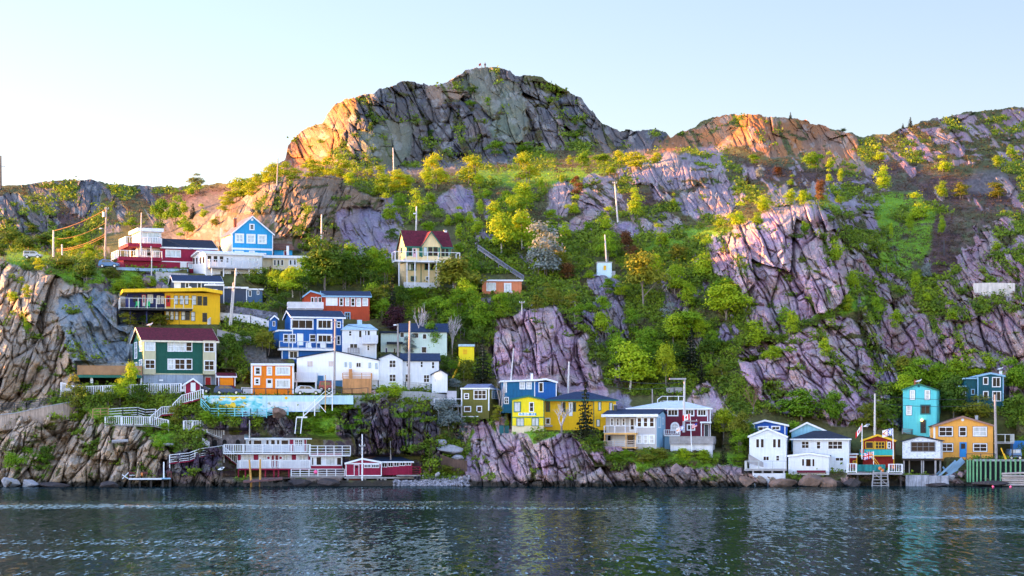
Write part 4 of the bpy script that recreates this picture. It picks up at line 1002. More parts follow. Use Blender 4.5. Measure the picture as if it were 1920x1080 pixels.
h = House('orange_saltbox_house', 'square bright orange flat-roofed house with thick white window trim', 'house', 471, 550.5, 738, 0, 8)
h.block(471, 685.5, 550.5, 738, ORNG, drop=.6); h.flat(470, 552, 681.5, 685.3, WHITE, RASPH, over=.25)
h.wins([(476.7, 687, 490, 704)], 1, 2, fw=.28); h.win(500, 687, 510.3, 704, 1, 3, fw=.22, pm=PALEG)
h.win(516.5, 687, 544, 704, 1, 1, fw=.28, pm=PALEG); h.win(516.5, 710.5, 544, 728, 1, 1, fw=.28, pm=PALEG)
h.win(476.5, 708, 487.7, 722, 1, 2, fw=.28); h.door(499, 710, 511, 727, WHITE, lite=.5)
h.corner(471, 685.6, 738, WHITE, w=.3); h.corner(550.5, 685.6, 738, WHITE, side=1, w=.3)

h = House('white_boathouse_barn', 'broad plain white gabled building above an orange deck and blue basement', 'building', 556.5, 710, 727, -4, 11)
h.gable_front(556.5, 710, 671.5, 628, 658.5, 711, mat('bright_white_board', (0.80, 0.81, 0.83), .6, var=.04), RBLUE, ye1=676, drop=.2, over=.2)
h.block(594, 711.4, 641.5, 728, mat('denim_blue', (0.06, 0.20, 0.40), .6, 'siding', .1), v0=.2, v1=10, drop=.8); h.block(641.7, 711.4, 708, 728, WSID, v0=.2, v1=10, drop=.8)
h.wins([(576, 677, 586.7, 687.5), (616, 677, 625.5, 687)], 2, 1, fm=mat('pink_white', (0.72, 0.66, 0.66)), pm=mat('pink_pane', (0.62, 0.52, 0.48), .3), fw=.08)
h.wins([(646, 679, 650, 688), (655, 679, 659, 690), (691, 680, 695.5, 690), (703.5, 681, 708, 692)], 1, 1, fm=LBLUE, fw=.06, pm=PALEG); h.win(667, 679, 677.7, 689.5, 2, 1)
h.door(595.5, 704, 607, 720, mat('denim_blue', (0.06, 0.20, 0.40)), v=-.02, fm=LBLUE)
h.block(642.5, 709.5, 696, 729, WOODO, v0=-3.2, v1=-.01, name='deck_base', drop=.8); h.rail(642.5, 696, 699.5, 709.3, -3.1, WOODO, style='rails', side='r', posts=1.5)
h.block(654, 692, 660, 709, WOODO, v0=-1.2, v1=-.2, name='stair')
h.deck(551, 593, 713, -2.2, -.2, WHITE, t=.3, name='balcony'); h.rail(551, 593, 699, 712.5, -2.1, WHITE, gap=.3, side='lr'); h.post(592.5, 713.5, 738, -2.0, WHITE, w=.3); h.post(556, 713.5, 738, -2.0, WHITE, w=.25)
h.block(557, 714.5, 593, 738, mat('shadow_backing', (0.02, 0.02, 0.02)), v0=2.2, v1=2.5, name='carport_shade')  # black sheet stands for the shade inside the carport

h = House('royal_blue_house', 'royal blue two storey house with big white-framed windows and lower wing', 'house', 548, 644, 660, 10, 8)
h.gable_side(548, 644, 594, 583.5, 656, BLUE_, RBLUE, fm=WHITE, drop=.6)
h.win(545, 598, 588, 618, 3, 1, pm=BRWNG, fw=.25)
h.block(593, 597, 624, 644, BLUE_, v0=-.7, v1=-.004, name='bay')
h.win(594, 598, 623, 618, 3, 1, v=-.7, fw=.28, pm=BRWNG); h.win(594, 626, 623, 644, 3, 1, v=-.7, fw=.28, pm=BRWNG)
h.wins([(631, 602.5, 639, 615), (631, 629, 638.5, 647)], 1, 2); h.door(557, 625.5, 568.5, 647.5, WHITE); h.win(580, 626.5, 592.5, 643, 1, 2)
h.wins([(542.5, 626, 554.7, 643.5)], 1, 2); h.corner(548, 594, 655, WHITE); h.corner(643.5, 596, 656, WHITE, side=1)
h.block(523, 621, 547.5, 650, BLUE_, v0=.2, v1=6); h.win(531, 626, 541, 643, 1, 2, v=.2); h.block(521.5, 618.5, 547.6, 620.8, WHITE, v0=-.1, v1=6.2, name='fascia')
h.gable_front(509, 519.5, 597, 514, 592.3, 618, BLUE_, RBLUE, v0=3, v1=6, fm=WHITE, drop=.2); h.win(511, 602, 516, 612, 1, 1, v=3, fw=.08)
h.deck(524, 628, 652.5, -2.0, 0, WHITE, t=.4); h.rail(524, 628, 641, 651.8, -1.95, METAL, style='glass', posts=1.8)
h.block(528.5, 656, 620, 676, BLUE_, v0=-1.2, v1=-.006, drop=.4); h.win(541, 656.7, 559.5, 673.5, 2, 1, v=-1.2, fw=.25); h.corner(528.5, 656, 676, WHITE, v=-1.2)
for x in (579, 606): q = h.fp(x, 648, -1); h.put(MB().box(q[0]-.5, -1.3, q[1]-.45, q[0]+.5, -.7, q[1]-.2).box(q[0]-.5, -.72, q[1]-.2, q[0]+.5, -.66, q[1]+.55), 'deck_chair', WHITE)

h = House('white_balcony_house', 'white two storey house with a pale blue roof and small railed balcony', 'house', 642, 706, 667, 2, 8)
h.block(642, 618, 706, 667, WSID, drop=.5)
h.hip(642, 706, 618, 607.5, 653, 694, RLBL, fm=None, over=.3)
h.wins([(653, 619.5, 660.2, 631), (687.5, 646.5, 693.5, 658)], 1, 2); h.wins([(672.5, 619.5, 678.3, 633), (684, 619.5, 687.5, 629.5), (688.5, 619.5, 694.2, 629.5)], 1, 1, fw=.07, pm=[BRWNG, GLASS, GLASS]); h.win(655, 643.5, 671.2, 653.5, 2, 1)
h.deck(680, 708, 642, -1.6, 0, WOODW); h.rail(680, 708, 629, 641.5, -1.55, WOODW, gap=.35, side='lr'); h.rail(652.5, 673.5, 652.5, 663, -.5, WOODG, gap=.3)
for x in (686, 705): h.post(x, 643, 667, -1.4, WOODW, w=.12)
h.belt(642, 706, 642, WHITE, h=.12); h.chimney(674, 600, 611, 4, RLBL, .9, cap=False)

h = House('white_farmhouse', 'white two storey house with navy roof and little gabled porch by the road', 'house', 710, 823, 730, 0, 8)
h.gable_side(753, 823, 676.5, 664, 730, WSID, RBLUE, drop=.6, over=.3)
h.gable_front(710, 755, 672.5, 732.5, 663.5, 730, WSID, RBLUE, v0=-.6, v1=7, drop=.6, over=.2, ye1=675)
for r in ((729, 674.5, 743, 690), (729, 701, 743, 716.5)): h.win(*r, nx=2, ny=2, v=-.6, fm=WHITE)
h.wins([(787.3, 676.5, 794, 690), (808.3, 677.5, 815.6, 692), (761, 675.5, 766, 688.5)], 1, 2); h.wins([(758.7, 700.5, 771, 717), (793.3, 702, 806, 717.8)], 2, 2)
h.gable_front(810, 839, 702, 826, 694.5, 730, WSID, RBLUE, v0=-1.6, v1=5, drop=.6, over=.25, ye1=702); h.door(813, 706, 818.7, 723, WHITE, v=-1.6, lite=.6)
q = h.fp(821, 705, -1.9); h.put(MB().ball((q[0], -1.8, q[1]), .2, n=8, m=5), 'porch_lamp', emit('porch_light', (1.0, 0.62, 0.2), 2.5))

h = House('mint_house', 'pale mint house half hidden behind trees and poles, dark roof', 'house', 714, 838, 667, 0, 8)
h.gable_side(752, 838, 622, 608, 667, MINT, RBLUE, drop=.5); h.block(714, 625, 752, 667, MINT, v0=1, v1=7, drop=.5); h.block(712, 621, 752, 624.6, RASPH, v0=.5, v1=7.5, name='roof')
h.wins([(750, 623, 758, 633), (772, 624, 785, 634), (792, 626, 800, 636), (760, 650, 768, 660), (790, 650, 800, 662)], 1, 1, fw=.08); h.win(738, 653, 742, 661, 1, 1, v=1, fw=.06)
h.block(725, 641, 755, 644, RASPH, v0=-1.4, v1=.9, name='porch_roof'); h.door(722, 652, 727, 664, NAVY, v=1)

h = House('yellow_hut', 'small yellow hut with pale flat roof half hidden by a dark spruce', 'hut', 860, 889, 676, 0, 4)
h.block(860, 650, 889, 676, YEL2, drop=1.5); h.flat(859, 890.5, 646, 649.6, RLBL, RLBL, over=.2); h.win(868, 655, 876, 664, 1, 2, fm=YTRIM, pm=YEL)

h = House('rust_red_house', 'rust red house with a long row of white windows and grey balcony', 'house', 570, 693, 601, 3, 8)
h.gable_side(607, 693, 555, 547, 601, BRICKR, RBLUE, fm=LBLUE, drop=.5, v1=8)
h.gable_front(570, 607, 555, 582, 546, 585, BRICKR, RBLUE, v0=.8, v1=7.5, fm=LBLUE, drop=.5, ye1=553)
h.wins([(636, 558, 644, 574), (647, 558, 655, 574), (657.5, 558.5, 666, 574.5), (668, 559, 677, 575), (679.5, 559, 690, 574)], 1, 2, fw=.16, pm=[BRWNG, PALEG, BRWNG, PALEG, PALEG])
h.block(611, 556, 633, 573, WHITE, v0=-.06, v1=.02, name='white_panel'); h.wins([(583, 557, 588.5, 568), (590, 557, 595, 568), (597, 557, 603, 568)], 1, 1, v=.8, fw=.1, pm=BRWNG)
h.deck(540, 606, 578.5, -2.5, .8, WOODG); h.rail(540, 606, 567, 578, -2.4, WOODW, style='boards', side='l', posts=2.8)
for x in (548, 572, 600): h.post(x, 580.5, 594, -2.2, WOODG)
h.win(646, 585, 657, 600, 2, 2, fm=LBLUE); h.wins([(624, 586, 633, 597)], 1, 2)
h.block(545, 580.5, 606, 592, mat('shadow_backing', (0.02, 0.02, 0.02)), v0=1.0, v1=1.3, name='under_deck_shade')  # dark sheet gives the shade beneath the balcony

h = House('yellow_cottage', 'pale yellow cottage with maroon roof, green shutters and wrap-around balcony on posts', 'cottage', 762, 846, 540, 12, 8)
h.gable_side(762, 846, 461, 433.5, 490, PALEY, RMAR, fm=GTRIM, drop=.2, over=.3)
h.block(764, 490.5, 825, 540, PALEY, v0=.3, v1=7.5, drop=1.0)
h.gable_front(792, 826, 460, 808, 435, 489, PALEY, RMAR, v0=-.8, v1=3.8, fm=GTRIM, drop=0, over=.25)
h.wins([(765, 464.5, 773, 480)], 1, 1, pm=BRWNG, fm=GTRIM); h.door(773.3, 465, 781, 482, mat('pink_door', (0.62, 0.36, 0.40)), lite=.6)
h.wins([(794, 463, 801, 480), (802.5, 463, 811, 480), (812.5, 463, 821, 480)], 1, 1, v=-.8, pm=[PALEG, BRWNG, BRWNG], fw=.08, fm=GTRIM); h.wins([(827.5, 465.5, 834, 481), (835, 465.5, 841.5, 481)], 1, 1, fm=GTRIM, pm=BRWNG, fw=.1)
for x in (761.8, 786, 842.2): h.block(x, 464, x+3.4, 481, GTRIM, v0=-.05, v1=.02, name='shutter')
for x in (789.5, 822): h.block(x, 464, x+3.2, 482, GTRIM, v0=-.86, v1=-.79, name='shutter')
h.deck(741, 862, 487.5, -3.2, -.01, WOODW, t=.3); h.rail(741, 862, 474, 486.8, -3.1, WOODW, style='glass', side='lr', posts=2.2)
for x in (748, 763, 778, 804, 818, 850): h.post(x, 490, 540, -2.9, WOODW, w=.2)
h.wins([(764.5, 491.5, 772, 507.5), (773, 491.5, 780.5, 507.5), (796, 491, 805, 506.5), (806.5, 491, 815.5, 506.5)], 1, 1, v=.3, fm=GTRIM, pm=[PALEG, BRWNG, BRWNG, BRWNG]); h.win(770, 517.5, 780.5, 528, 1, 1, v=.3, fm=GTRIM); h.win(798, 518, 804, 526, 1, 1, v=.3)
h.corner(789, 490.5, 540, GTRIM, v=.3); h.block(757, 530, 818, 539.5, WOODW, v0=-2.0, v1=-1.8, name='lower_railing'); h.chimney(835, 433, 444, 4, WHITE, .55)
h.winl(752.5, 465, 754.5, 474, 1, 1, fm=GTRIM)

h = House('salmon_shed', 'salmon pink shed with flat dark roof under the long stairway', 'shed', 904, 978, 552, 0, 5)
h.block(904, 527.5, 978, 552, SALM, drop=.8); h.flat(902, 981, 524.3, 527.2, WHITE, RBLUE, over=.3); h.win(945, 530.5, 959, 548.5, 1, 1, pm=PALEG, fw=.3); h.win(912, 530, 930, 546, 1, 1, pm=PALEG)
h.deck(945, 980, 553, -1.5, 0, WOODT); h.rail(947, 960, 546, 552.5, -1.4, WHITE, style='glass'); 

# ================================================================== houses, right of the gully
h = House('olive_house', 'olive green boxy house with white windows and lilac roof above the gully', 'house', 865, 917, 782, -14, 7)
h.block(865, 730, 917, 782, OLIVE, drop=.3); h.flat(863, 919, 727, 730, WHITE, RGREY, over=.25)
a = h.fp(870, 727, 0)[1]; h.put(MB().prismx([(.3, a+.06), (3.5, a+.75), (6.7, a+.06)], .3, h.W-.3), 'roof_crown', RGREY)
h.wins([(870, 737.5, 879.5, 748.5)], 1, 2); h.win(888, 731, 912.5, 749, 3, 2); h.win(870, 761.5, 883.5, 772.5, 1, 1); h.win(893.5, 761, 904, 773, 1, 1)
h.winr(922, 732, 932.5, 748.5, 2, 1, pm=PALEG); h.corner(865, 730, 782, WHITE, w=.2); h.corner(917, 730, 770, WHITE, side=1, w=.2); h.belt(865, 897, 781, WHITE)

h = House('petrol_blue_house', 'petrol blue flat-roofed house under the central pink cliff', 'house', 941, 1003, 770, 2, 8)
h.block(941, 716, 1003, 770, PETROL, drop=.4); h.block(1003.2, 716, 1043.5, 770, BLUE_, v0=.02, v1=7.5, drop=.4)
A = [h.fp(x, y, -.4) for x, y in ((938, 716.5), (938, 713.5), (1005, 711), (1024, 709), (1046, 715.5), (1046, 718.5), (1024, 712.6), (1005, 714.6))]
h.put(MB().prism([A[0], A[7], A[6], A[5], A[4], A[3], A[2], A[1]], -.4, 8.2), 'roof', WHITE)
h.wins([(944, 717, 950.3, 736)], 1, 1, pm=PALEG); h.wins([(974, 716.5, 984.7, 730), (986.5, 716.5, 997, 730)], 1, 2, pm=PALEG); h.win(1009.7, 716.5, 1019, 735.5, 1, 1, v=.02); h.win(945, 744.5, 954, 757.5, 2, 2)
h.corner(1003, 716, 770, WHITE, side=1); h.corner(1043.5, 718, 770, WHITE, side=1, v=.02); h.chimney(997, 701, 712, 4, WHITE, .4)

h = House('yellow_sign_house', 'bright yellow gabled house with a painted sign board on the grassy rock top', 'house', 959.5, 1020, 809, -3, 9)
h.gable_front(959.5, 1020, 749, 991, 742.5, 798, YEL2, RBLUE, fm=GTRIM, ye1=749.5, drop=0, over=.2)
h.block(959.7, 798.2, 1019.8, 809, mat('cream_concrete', (0.66, 0.56, 0.38), .7, var=.08), v0=.1, v1=8.9, drop=.8)
h.belt(959.5, 1020, 782.5, GTRIM, h=.15); h.win(963, 753, 976.7, 773, 1, 1, fm=GTRIM, pm=PALEG); h.win(992, 754, 1001.2, 772.3, 1, 2, fw=.14)
h.win(968, 784, 982.6, 799, 2, 1, fm=GTRIM, pm=PALEG, fw=.08); h.win(996.7, 783.5, 1010.5, 798.8, 2, 1, fm=GTRIM, pm=PALEG, fw=.08)
h.corner(959.5, 750, 798, GTRIM, w=.12); h.corner(1020, 750, 798, GTRIM, side=1, w=.12)
a = h.fp(972, 779.3); b = h.fp(1004.5, 774); sg = h.put(MB().box(a[0], -.1, a[1], b[0], -.03, b[1]), 'sign_board', WHITE)
x = a[0]+.15
for i, (w, hh, y) in enumerate(((.28, .30, .12), (.12, .2, .1), (.2, .36, .1), (.1, .15, .2), (.12, .12, .2), (.12, .2, .15), (.12, .14, .15), (.4, .36, .08), (.14, .2, .15), (.2, .3, .12), (.25, .32, .1))):
    MB().box(x, -.112, a[1]+y, x+w, -.102, a[1]+y+hh).obj('painted_mark', mat('sign_blue', (0.03, 0.25, 0.42), .5), sg); x += w + .09

h = House('yellow_wing_house', 'deep yellow house with hipped charcoal roof and green-trimmed windows behind the spruce', 'house', 1021, 1155, 800, 2, 10, d=d0(1088, 806)+1.5)
h.block(1021.5, 749.5, 1112.5, 800, YEL, drop=.6); h.block(1113, 751, 1155, 800, YEL, v0=-.6, v1=9, drop=.6)
h.hip(1021, 1155, 749.5, 734, 1080, 1100, RBLUE, v0=-.6, v1=10.5, fm=GTRIM)
h.wins([(1023, 752.5, 1031.5, 772.2), (1052, 754, 1060.2, 773), (1074, 754, 1080, 772)], 1, 1, fm=GTRIM, fw=.1); h.door(1066.5, 754, 1073.5, 780, WHITE, lite=.7); h.win(1022.5, 783.5, 1032, 796, 1, 1)
h.wins([(1121.5, 753, 1127.5, 770), (1142, 754.5, 1148.5, 772), (1118, 786, 1125, 800)], 1, 1, v=-.6, fm=GTRIM, fw=.1, pm=PALEG); h.corner(1113, 751, 800, GTRIM, v=-.6, w=.12); h.block(1021.5, 797, 1036, 800, CONC, v0=-.5, v1=-.01, name='step')

h = House('grey_porch_house', 'pale grey two storey house with stacked timber porches and light blue gable end', 'house', 1136, 1231, 838, -14, 8)
h.block(1136, 780, 1192, 838, GREYW, v0=1.6, drop=.4); h.block(1192.3, 780, 1231, 838, GREYW, drop=.4)
h.put(MB().box(h.W+.003, .02, h.fp(1231, 838)[1], h.W+.06, 7.9, h.fp(1231, 780)[1]), 'side_wall', LBLUE)
a = h.fp(1136, 779.5, 0)[1]; h.put(MB().prismx([(-.6, a-.02), (4.5, a+.95), (8.6, a-.02), (8.6, a+.25), (4.5, a+1.2), (-.6, a+.25)], -.6, h.W+.4), 'roof', RBLUE)
h.put(MB().box(-.65, -.68, a-.22, h.W+.45, -.605, a+.24), 'fascia', WHITE)
h.put(MB().prismx([(.05, a-.15), (7.95, a-.15), (4.5, a+.9)], h.W-.1, h.W+.06), 'gable_wall', LBLUE)
h.wins([(1144, 783, 1151, 799), (1155, 783, 1162, 799), (1166, 783, 1173, 799)], 1, 2, v=1.6, fw=.2, pm=BRWNG); h.door(1180, 783, 1191, 809, WHITE, v=1.6, lite=.85)
h.wins([(1193.5, 781.5, 1204.5, 802), (1205, 781.5, 1216, 802), (1216.5, 781.5, 1228, 802)], 1, 2, pm=BRWNG, fw=.22); h.wins([(1193.5, 815, 1204.5, 832.5), (1205, 815, 1216, 832.5), (1216.5, 815, 1228, 832.5)], 1, 2, fw=.22, pm=PALEG)
h.winr(1233, 781, 1238, 802, 1, 1, pm=PALEG); h.winr(1241, 783, 1244, 796, 1, 1, pm=PALEG)
h.deck(1133, 1192, 811.5, -1.4, 1.6, WOODT, t=.32, name='upper_porch'); h.rail(1133, 1192, 798.5, 811, -1.35, WOODW, style='glass', side='l', v1=1.5, posts=1.9)
h.deck(1132, 1192, 838, -1.4, 1.6, WOODT, name='lower_porch'); h.rail(1132, 1192, 826.5, 838, -1.35, mat('pinkish_timber', (0.62, 0.50, 0.42), .75, 'wood', .12), style='rails', side='l', v1=1.5, posts=2.2)
for x in (1134, 1174, 1191.5): h.post(x, 814, 842, -1.3, WOODT, w=.18)
h.door(1148, 816, 1172, 836, WHITE, v=1.6); h.win(1176, 816, 1189, 834, 1, 1, v=1.6, fw=.05); h.win(1139, 816, 1146, 828, 1, 1, v=1.6, fw=.05)
h.chimney(1154, 760, 772, 3, DMET, .5)

h = House('maroon_house', 'dark maroon house with arched window, pale roof and flags in front', 'house', 1177, 1332, 822, 0, 9)
h.block(1177, 766, 1332, 822, MAROON, drop=1.2)
h.hip(1177, 1332, 765.5, 752, 1250, 1280, mat('white_roofing', (0.55, 0.62, 0.68), .7, 'shingle', .12), fm=WHITE, over=.35)
h.wins([(1251, 767, 1272, 780.5), (1284, 767, 1302, 780.5), (1307, 767, 1325, 780.5), (1190, 767.5, 1205, 772), (1220, 767.5, 1238, 772)], 3, 1, fw=.2)
h.win(1287.5, 795, 1303.5, 807.5, 2, 1, fw=.22)
q = h.fp(1265.5, 799.5); rr = .8
def arch(y0, y1, r, cz, zb):
    pts = [(q[0]-r, zb), (q[0]+r, zb)] + [(q[0]+r*math.cos(t*math.pi/8), cz+r*math.sin(t*math.pi/8)) for t in range(0, 9)]
    return MB().prism(pts, y0, y1)
zb = h.fp(1265, 808)[1]
fr = h.put(arch(-.06, .02, .78, q[1], zb), 'window', WHITE); h.put(arch(-.075, -.061, .5, q[1], zb+.25), 'pane', PALEG, fr)
h.put(MB().box(q[0]-.03, -.09, zb+.25, q[0]+.03, -.076, q[1]+.5).box(q[0]-.5, -.09, q[1]-.03, q[0]-.03, -.076, q[1]+.03).box(q[0]+.03, -.09, q[1]-.03, q[0]+.5, -.076, q[1]+.03), 'glazing_bar', WHITE, fr)
h.block(1313, 790.5, 1334, 793.5, WHITE, v0=-1.6, v1=-.005, name='porch_roof'); h.post(1315, 793.6, 818, -1.4, WHITE); h.door(1320, 795, 1329, 818, DMET)
h.corner(1326.5, 767, 790, WHITE, w=.14); h.corner(1332, 766, 822, WHITE, side=1)

h = House('grey_fenced_deck', 'grey board-fenced deck with white skirting in front of the maroon house', 'deck', 1257, 1336, 846, -6, 5)
h.block(1257, 832.5, 1336, 846, mat('white_skirting', (0.60, 0.60, 0.64), .75, 'boards', .1), drop=1.2, name='skirting'); h.deck(1256, 1337, 832.3, -.2, 4.9, WOODG, t=.15)
h.rail(1256, 1337, 818.5, 832, -.1, WOODG, style='boards', side='lr', v1=4.8, posts=2.6)

h = House('white_picket_balcony', 'small white picket platform between grey house and maroon house', 'deck', 1246, 1276, 832, 0, 3)
h.block(1246, 817, 1257, 846, LBLUE, v0=.2, v1=2.5, drop=.4); h.deck(1245, 1275, 815.5, -.3, 2.6, WHITE); h.rail(1245, 1275, 806, 815.3, -.25, WHITE, gap=.32); 
for x in (1258, 1266, 1273): h.post(x, 817, 828, .3, YTRIM if x == 1273 else WOODG)

h = House('cobalt_house', 'cobalt blue gabled house with white trim behind the white waterside gable', 'house', 1406, 1476, 835, -2, 8)
h.gable_front(1406, 1476, 797, 1434, 788.5, 835, mat('cobalt_siding', (0.015, 0.09, 0.42), .55, 'siding', .1), RBLUE, fm=WHITE, ye1=797.5)
h.wins([(1421, 799, 1441, 808.5), (1446, 798.5, 1463, 807)], 2, 1, fw=.2); h.corner(1406, 798, 835, WHITE, w=.25); h.corner(1413.5, 797, 835, WHITE, w=.2); h.corner(1471, 797, 835, WHITE, w=.22)

h = House('white_wharf_house', 'tall white gabled house on a grey waterside deck', 'house', 1405, 1474.5, 880, -3, 9)
h.gable_front(1405, 1474.5, 818, 1439, 803.5, 880, WSID, RBLUE, fm=WHITE, ye1=818.5, over=.25, drop=.2)
for x in (1416.5, 1425.2, 1448, 1456.7): h.win(x, 822, x+8.2, 840.5, 1, 1, fw=.14)
h.win(1430, 854.5, 1443, 864.5, 2, 1, pm=BRWNG); h.win(1454, 853, 1462.5, 865, 1, 2)
h.deck(1395, 1474, 879.5, -5.6, -.01, WOODG, t=.3); h.rail(1397, 1474, 864.5, 879, -5.5, METAL, style='glass', side='l', v1=-.2, posts=2)
h.block(1411, 887.5, 1472, 903, mat('crib_boards', (0.55, 0.57, 0.62), .8, 'wood', .15), v0=-5.6, v1=0, name='crib_wall', drop=1.5)
for x in (1412, 1430, 1448, 1470): h.post(x, 882.6, 887.4, -5.4, WOODG, w=.3)
h.block(1412, 882.4, 1472, 887.4, mat('shadow_backing', (0.02, 0.02, 0.02)), v0=-3, v1=-1, name='under_deck_shade')  # dark block stands in for shade below the waterside deck
u0, z0 = h.fp(1404, 851, -1.2); u1, z1 = h.fp(1432, 866, -1.2)
st = MB().add([(u0, -2.2, z0), (u1, -2.2, z1-.1), (u1, -2.1, z1-.1), (u0, -2.1, z0), (u0, -2.2, z0-1.6), (u1, -2.2, z1-.9), (u1, -2.1, z1-.9), (u0, -2.1, z0-1.6)], [(0,4,5,1), (3,2,6,7), (0,1,2,3), (4,7,6,5), (0,3,7,4), (1,5,6,2)])
h.put(st, 'stair_rail', WOODG)

h = House('blue_gable_cottage', 'pale blue gable peeping out behind the hipped white house', 'house', 1484, 1550, 838, 0, 7)
h.gable_front(1484, 1552, 808, 1513, 793, 838, mat('pale_blue_shingle', (0.25, 0.50, 0.62), .6, 'shingle', .1), mat('white_roofing', (0.55, 0.62, 0.68)), fm=WHITE, ye1=810)

h = House('white_hip_house', 'white clapboard house with charcoal hipped roof by the shore', 'house', 1487, 1591, 878, -4, 9)
h.block(1487, 823, 1591, 878, WSID, drop=.8); h.hip(1487, 1591, 822.5, 807.5, 1526, 1553, RASPH, fm=WHITE, over=.5)
h.win(1502, 826.5, 1517.7, 841.5, 2, 2); h.win(1530, 827, 1539.5, 842.7, 1, 2); h.win(1551.5, 826.5, 1580.5, 843, 3, 2); h.win(1565.5, 857, 1582.5, 865.3, 2, 1)
h.corner(1591, 823, 878, WHITE, side=1)

h = House('white_shore_cabin', 'low white clapboard cabin with wide shallow gable right at the shore', 'cabin', 1478, 1554, 886, -4, 5, d=d0(1520, 889)-.4)
h.gable_front(1478, 1554, 855, 1517.5, 850.2, 886, WSID, RBLUE, fm=WHITE, ye1=855.5, over=.2, drop=.4)
h.win(1503, 860, 1508.5, 874, 1, 1, pm=BRWNG, fw=.08); h.win(1510.5, 860, 1521, 875, 1, 1, pm=BRWNG, fw=.08); h.win(1522.5, 860, 1527.8, 875, 1, 1, pm=BRWNG, fw=.08)
h.block(1494, 882, 1548, 886.3, MAROON, v0=-.8, v1=-.2, name='bench')

h = House('red_fishing_stage', 'red and yellow fishing stage with turquoise band above a cluttered wharf', 'shed', 1617, 1676.5, 872, -3, 6)
h.gable_front(1617, 1676.5, 826, 1645.5, 816, 843, REDP, mat('yellow_trim', (0.78, 0.45, 0.02)), fm=YTRIM, ye1=826, drop=0, over=.3)
h.block(1612, 842.5, 1676, 853.5, mat('turquoise_board', (0.03, 0.42, 0.40), .6, 'siding', .12), v0=-1.2, v1=-1.0, name='balcony_panel'); h.deck(1612, 1676.5, 853.8, -1.2, 0, YTRIM, t=.15, name='balcony')
h.block(1618, 843.2, 1676, 873, REDP, v0=.3, v1=5.8, drop=.3, name='lower_wall')
h.win(1622.5, 828, 1638, 841.5, 1, 1, fm=YTRIM, fw=.12); h.win(1641, 828, 1659, 841.5, 3, 2, fm=YTRIM, fw=.1); h.win(1664, 828.5, 1670.5, 841, 1, 2, fw=.15)
for x in (1617.5, 1639.5, 1661.5, 1674): h.corner(x, 827, 842, YTRIM, w=.2)
h.corner(1676.5, 843, 873, YTRIM, v=.3, side=1)
q = h.fp(1617.3, 846); 
import math as _m
def torus(mb, c, R_, r_, n=14, m=6, arc=1.0):
    vs = []; fs = []
    for i in range(n):
        t = 2*math.pi*i/n
        for j in range(m):
            p = 2*math.pi*j/m
            vs.append((c[0] + (R_ + r_*math.cos(p))*math.cos(t), c[1] + r_*math.sin(p), c[2] + (R_ + r_*math.cos(p))*math.sin(t)))
    for i in range(n):
        for j in range(m):
            fs.append((i*m+j, ((i+1) % n)*m+j, ((i+1) % n)*m+(j+1) % m, i*m+(j+1) % m))
    return mb.add(vs, fs)
lr = torus(MB(), (0, 0, 0), .27, .09).obj('life_ring', mat('life_ring_red', (0.62, 0.10, 0.08), .5))
lr.location = h.e.matrix_basis @ Vector((q[0], -1.32, q[1])); tag(lr, 'round red life ring hung on the turquoise balcony panel', 'life ring')

h = House('red_lean_to', 'small red lean-to with yellow window trim beside the fishing stage', 'shed', 1592, 1607, 873, -3, 3)
h.block(1592, 853, 1607, 873, REDP, drop=.4); h.block(1590.5, 850, 1609, 852.8, WHITE, v0=-.4, v1=3.2, name='roof'); h.win(1599, 863.5, 1606, 868.5, 1, 1, fm=YTRIM, fw=.1); h.block(1592.3, 855, 1606.5, 858.5, WHITE, v0=-.05, v1=.02, name='sign_board')
h.corner(1592, 853, 873, YTRIM); h.corner(1607, 853, 873, YTRIM, side=1)

h = House('flaking_white_shed', 'flaking white shed on grey stilts with a dark band of windows', 'shed', 1692, 1763, 860, -5, 6, d=d0(1730, 893)+1)
h.gable_front(1692, 1763, 828, 1725, 819, 859.5, PEEL, RASPH, fm=None, ye1=827, drop=0, over=.3)
h.win(1707.5, 828, 1754, 847, 4, 2, fm=mat('grey_window_trim', (0.16, 0.18, 0.21)), fw=.14)
h.deck(1691, 1764, 861.3, -.1, 6, DARKW, t=.2, name='floor')
for x, v in ((1695, .2), (1705, 3), (1728, .2), (1731.5, .2), (1754, .2), (1763, 1.5)): h.post(x, 862.5, 897, v, WOODG, w=.3 if x > 1750 else .2)
h.block(1694, 862.5, 1762, 893, mat('shadow_backing', (0.02, 0.02, 0.02)), v0=5.2, v1=5.6, name='back_shade')  # dark sheet painted as the shade behind the stilts

h = House('apricot_house', 'apricot orange gabled house with blue door and white windows by the wharf', 'house', 1751, 1862, 858, 5, 10)
h.gable_front(1751, 1862, 799, 1805.5, 781.5, 858, APRI, mat('brown_shingles', (0.10, 0.05, 0.045), .8, 'shingle', .2), fm=mat('brown_fascia', (0.30, 0.17, 0.13)), ye1=798, drop=.6)
ft = mat('dark_window_trim', (0.10, 0.09, 0.12))
for r in ((1760, 800, 1786.5, 818.2, 2), (1798, 800, 1812.2, 818.2, 1), (1824.5, 800, 1850.5, 818.2, 2), (1763, 831.3, 1787, 847, 2), (1824.5, 831.3, 1851, 847, 2)):
    h.block(r[0]-.8, r[1]-.8, r[2]+.8, r[3]+.8, ft, v0=-.04, v1=.02, name='window_surround'); h.win(*r[:4], nx=r[4], ny=2, v=-.03, pm=PALEG if r[0] > 1820 and r[1] < 810 else GLASS)
h.door(1799, 829, 1812.5, 857, BLUED, fm=BLUED, lite=.45); q = h.fp(1805, 787); h.put(MB().cyl((q[0], -.07, q[1]), (q[0], .01, q[1]), .26, n=10), 'gable_vent', WHITE)
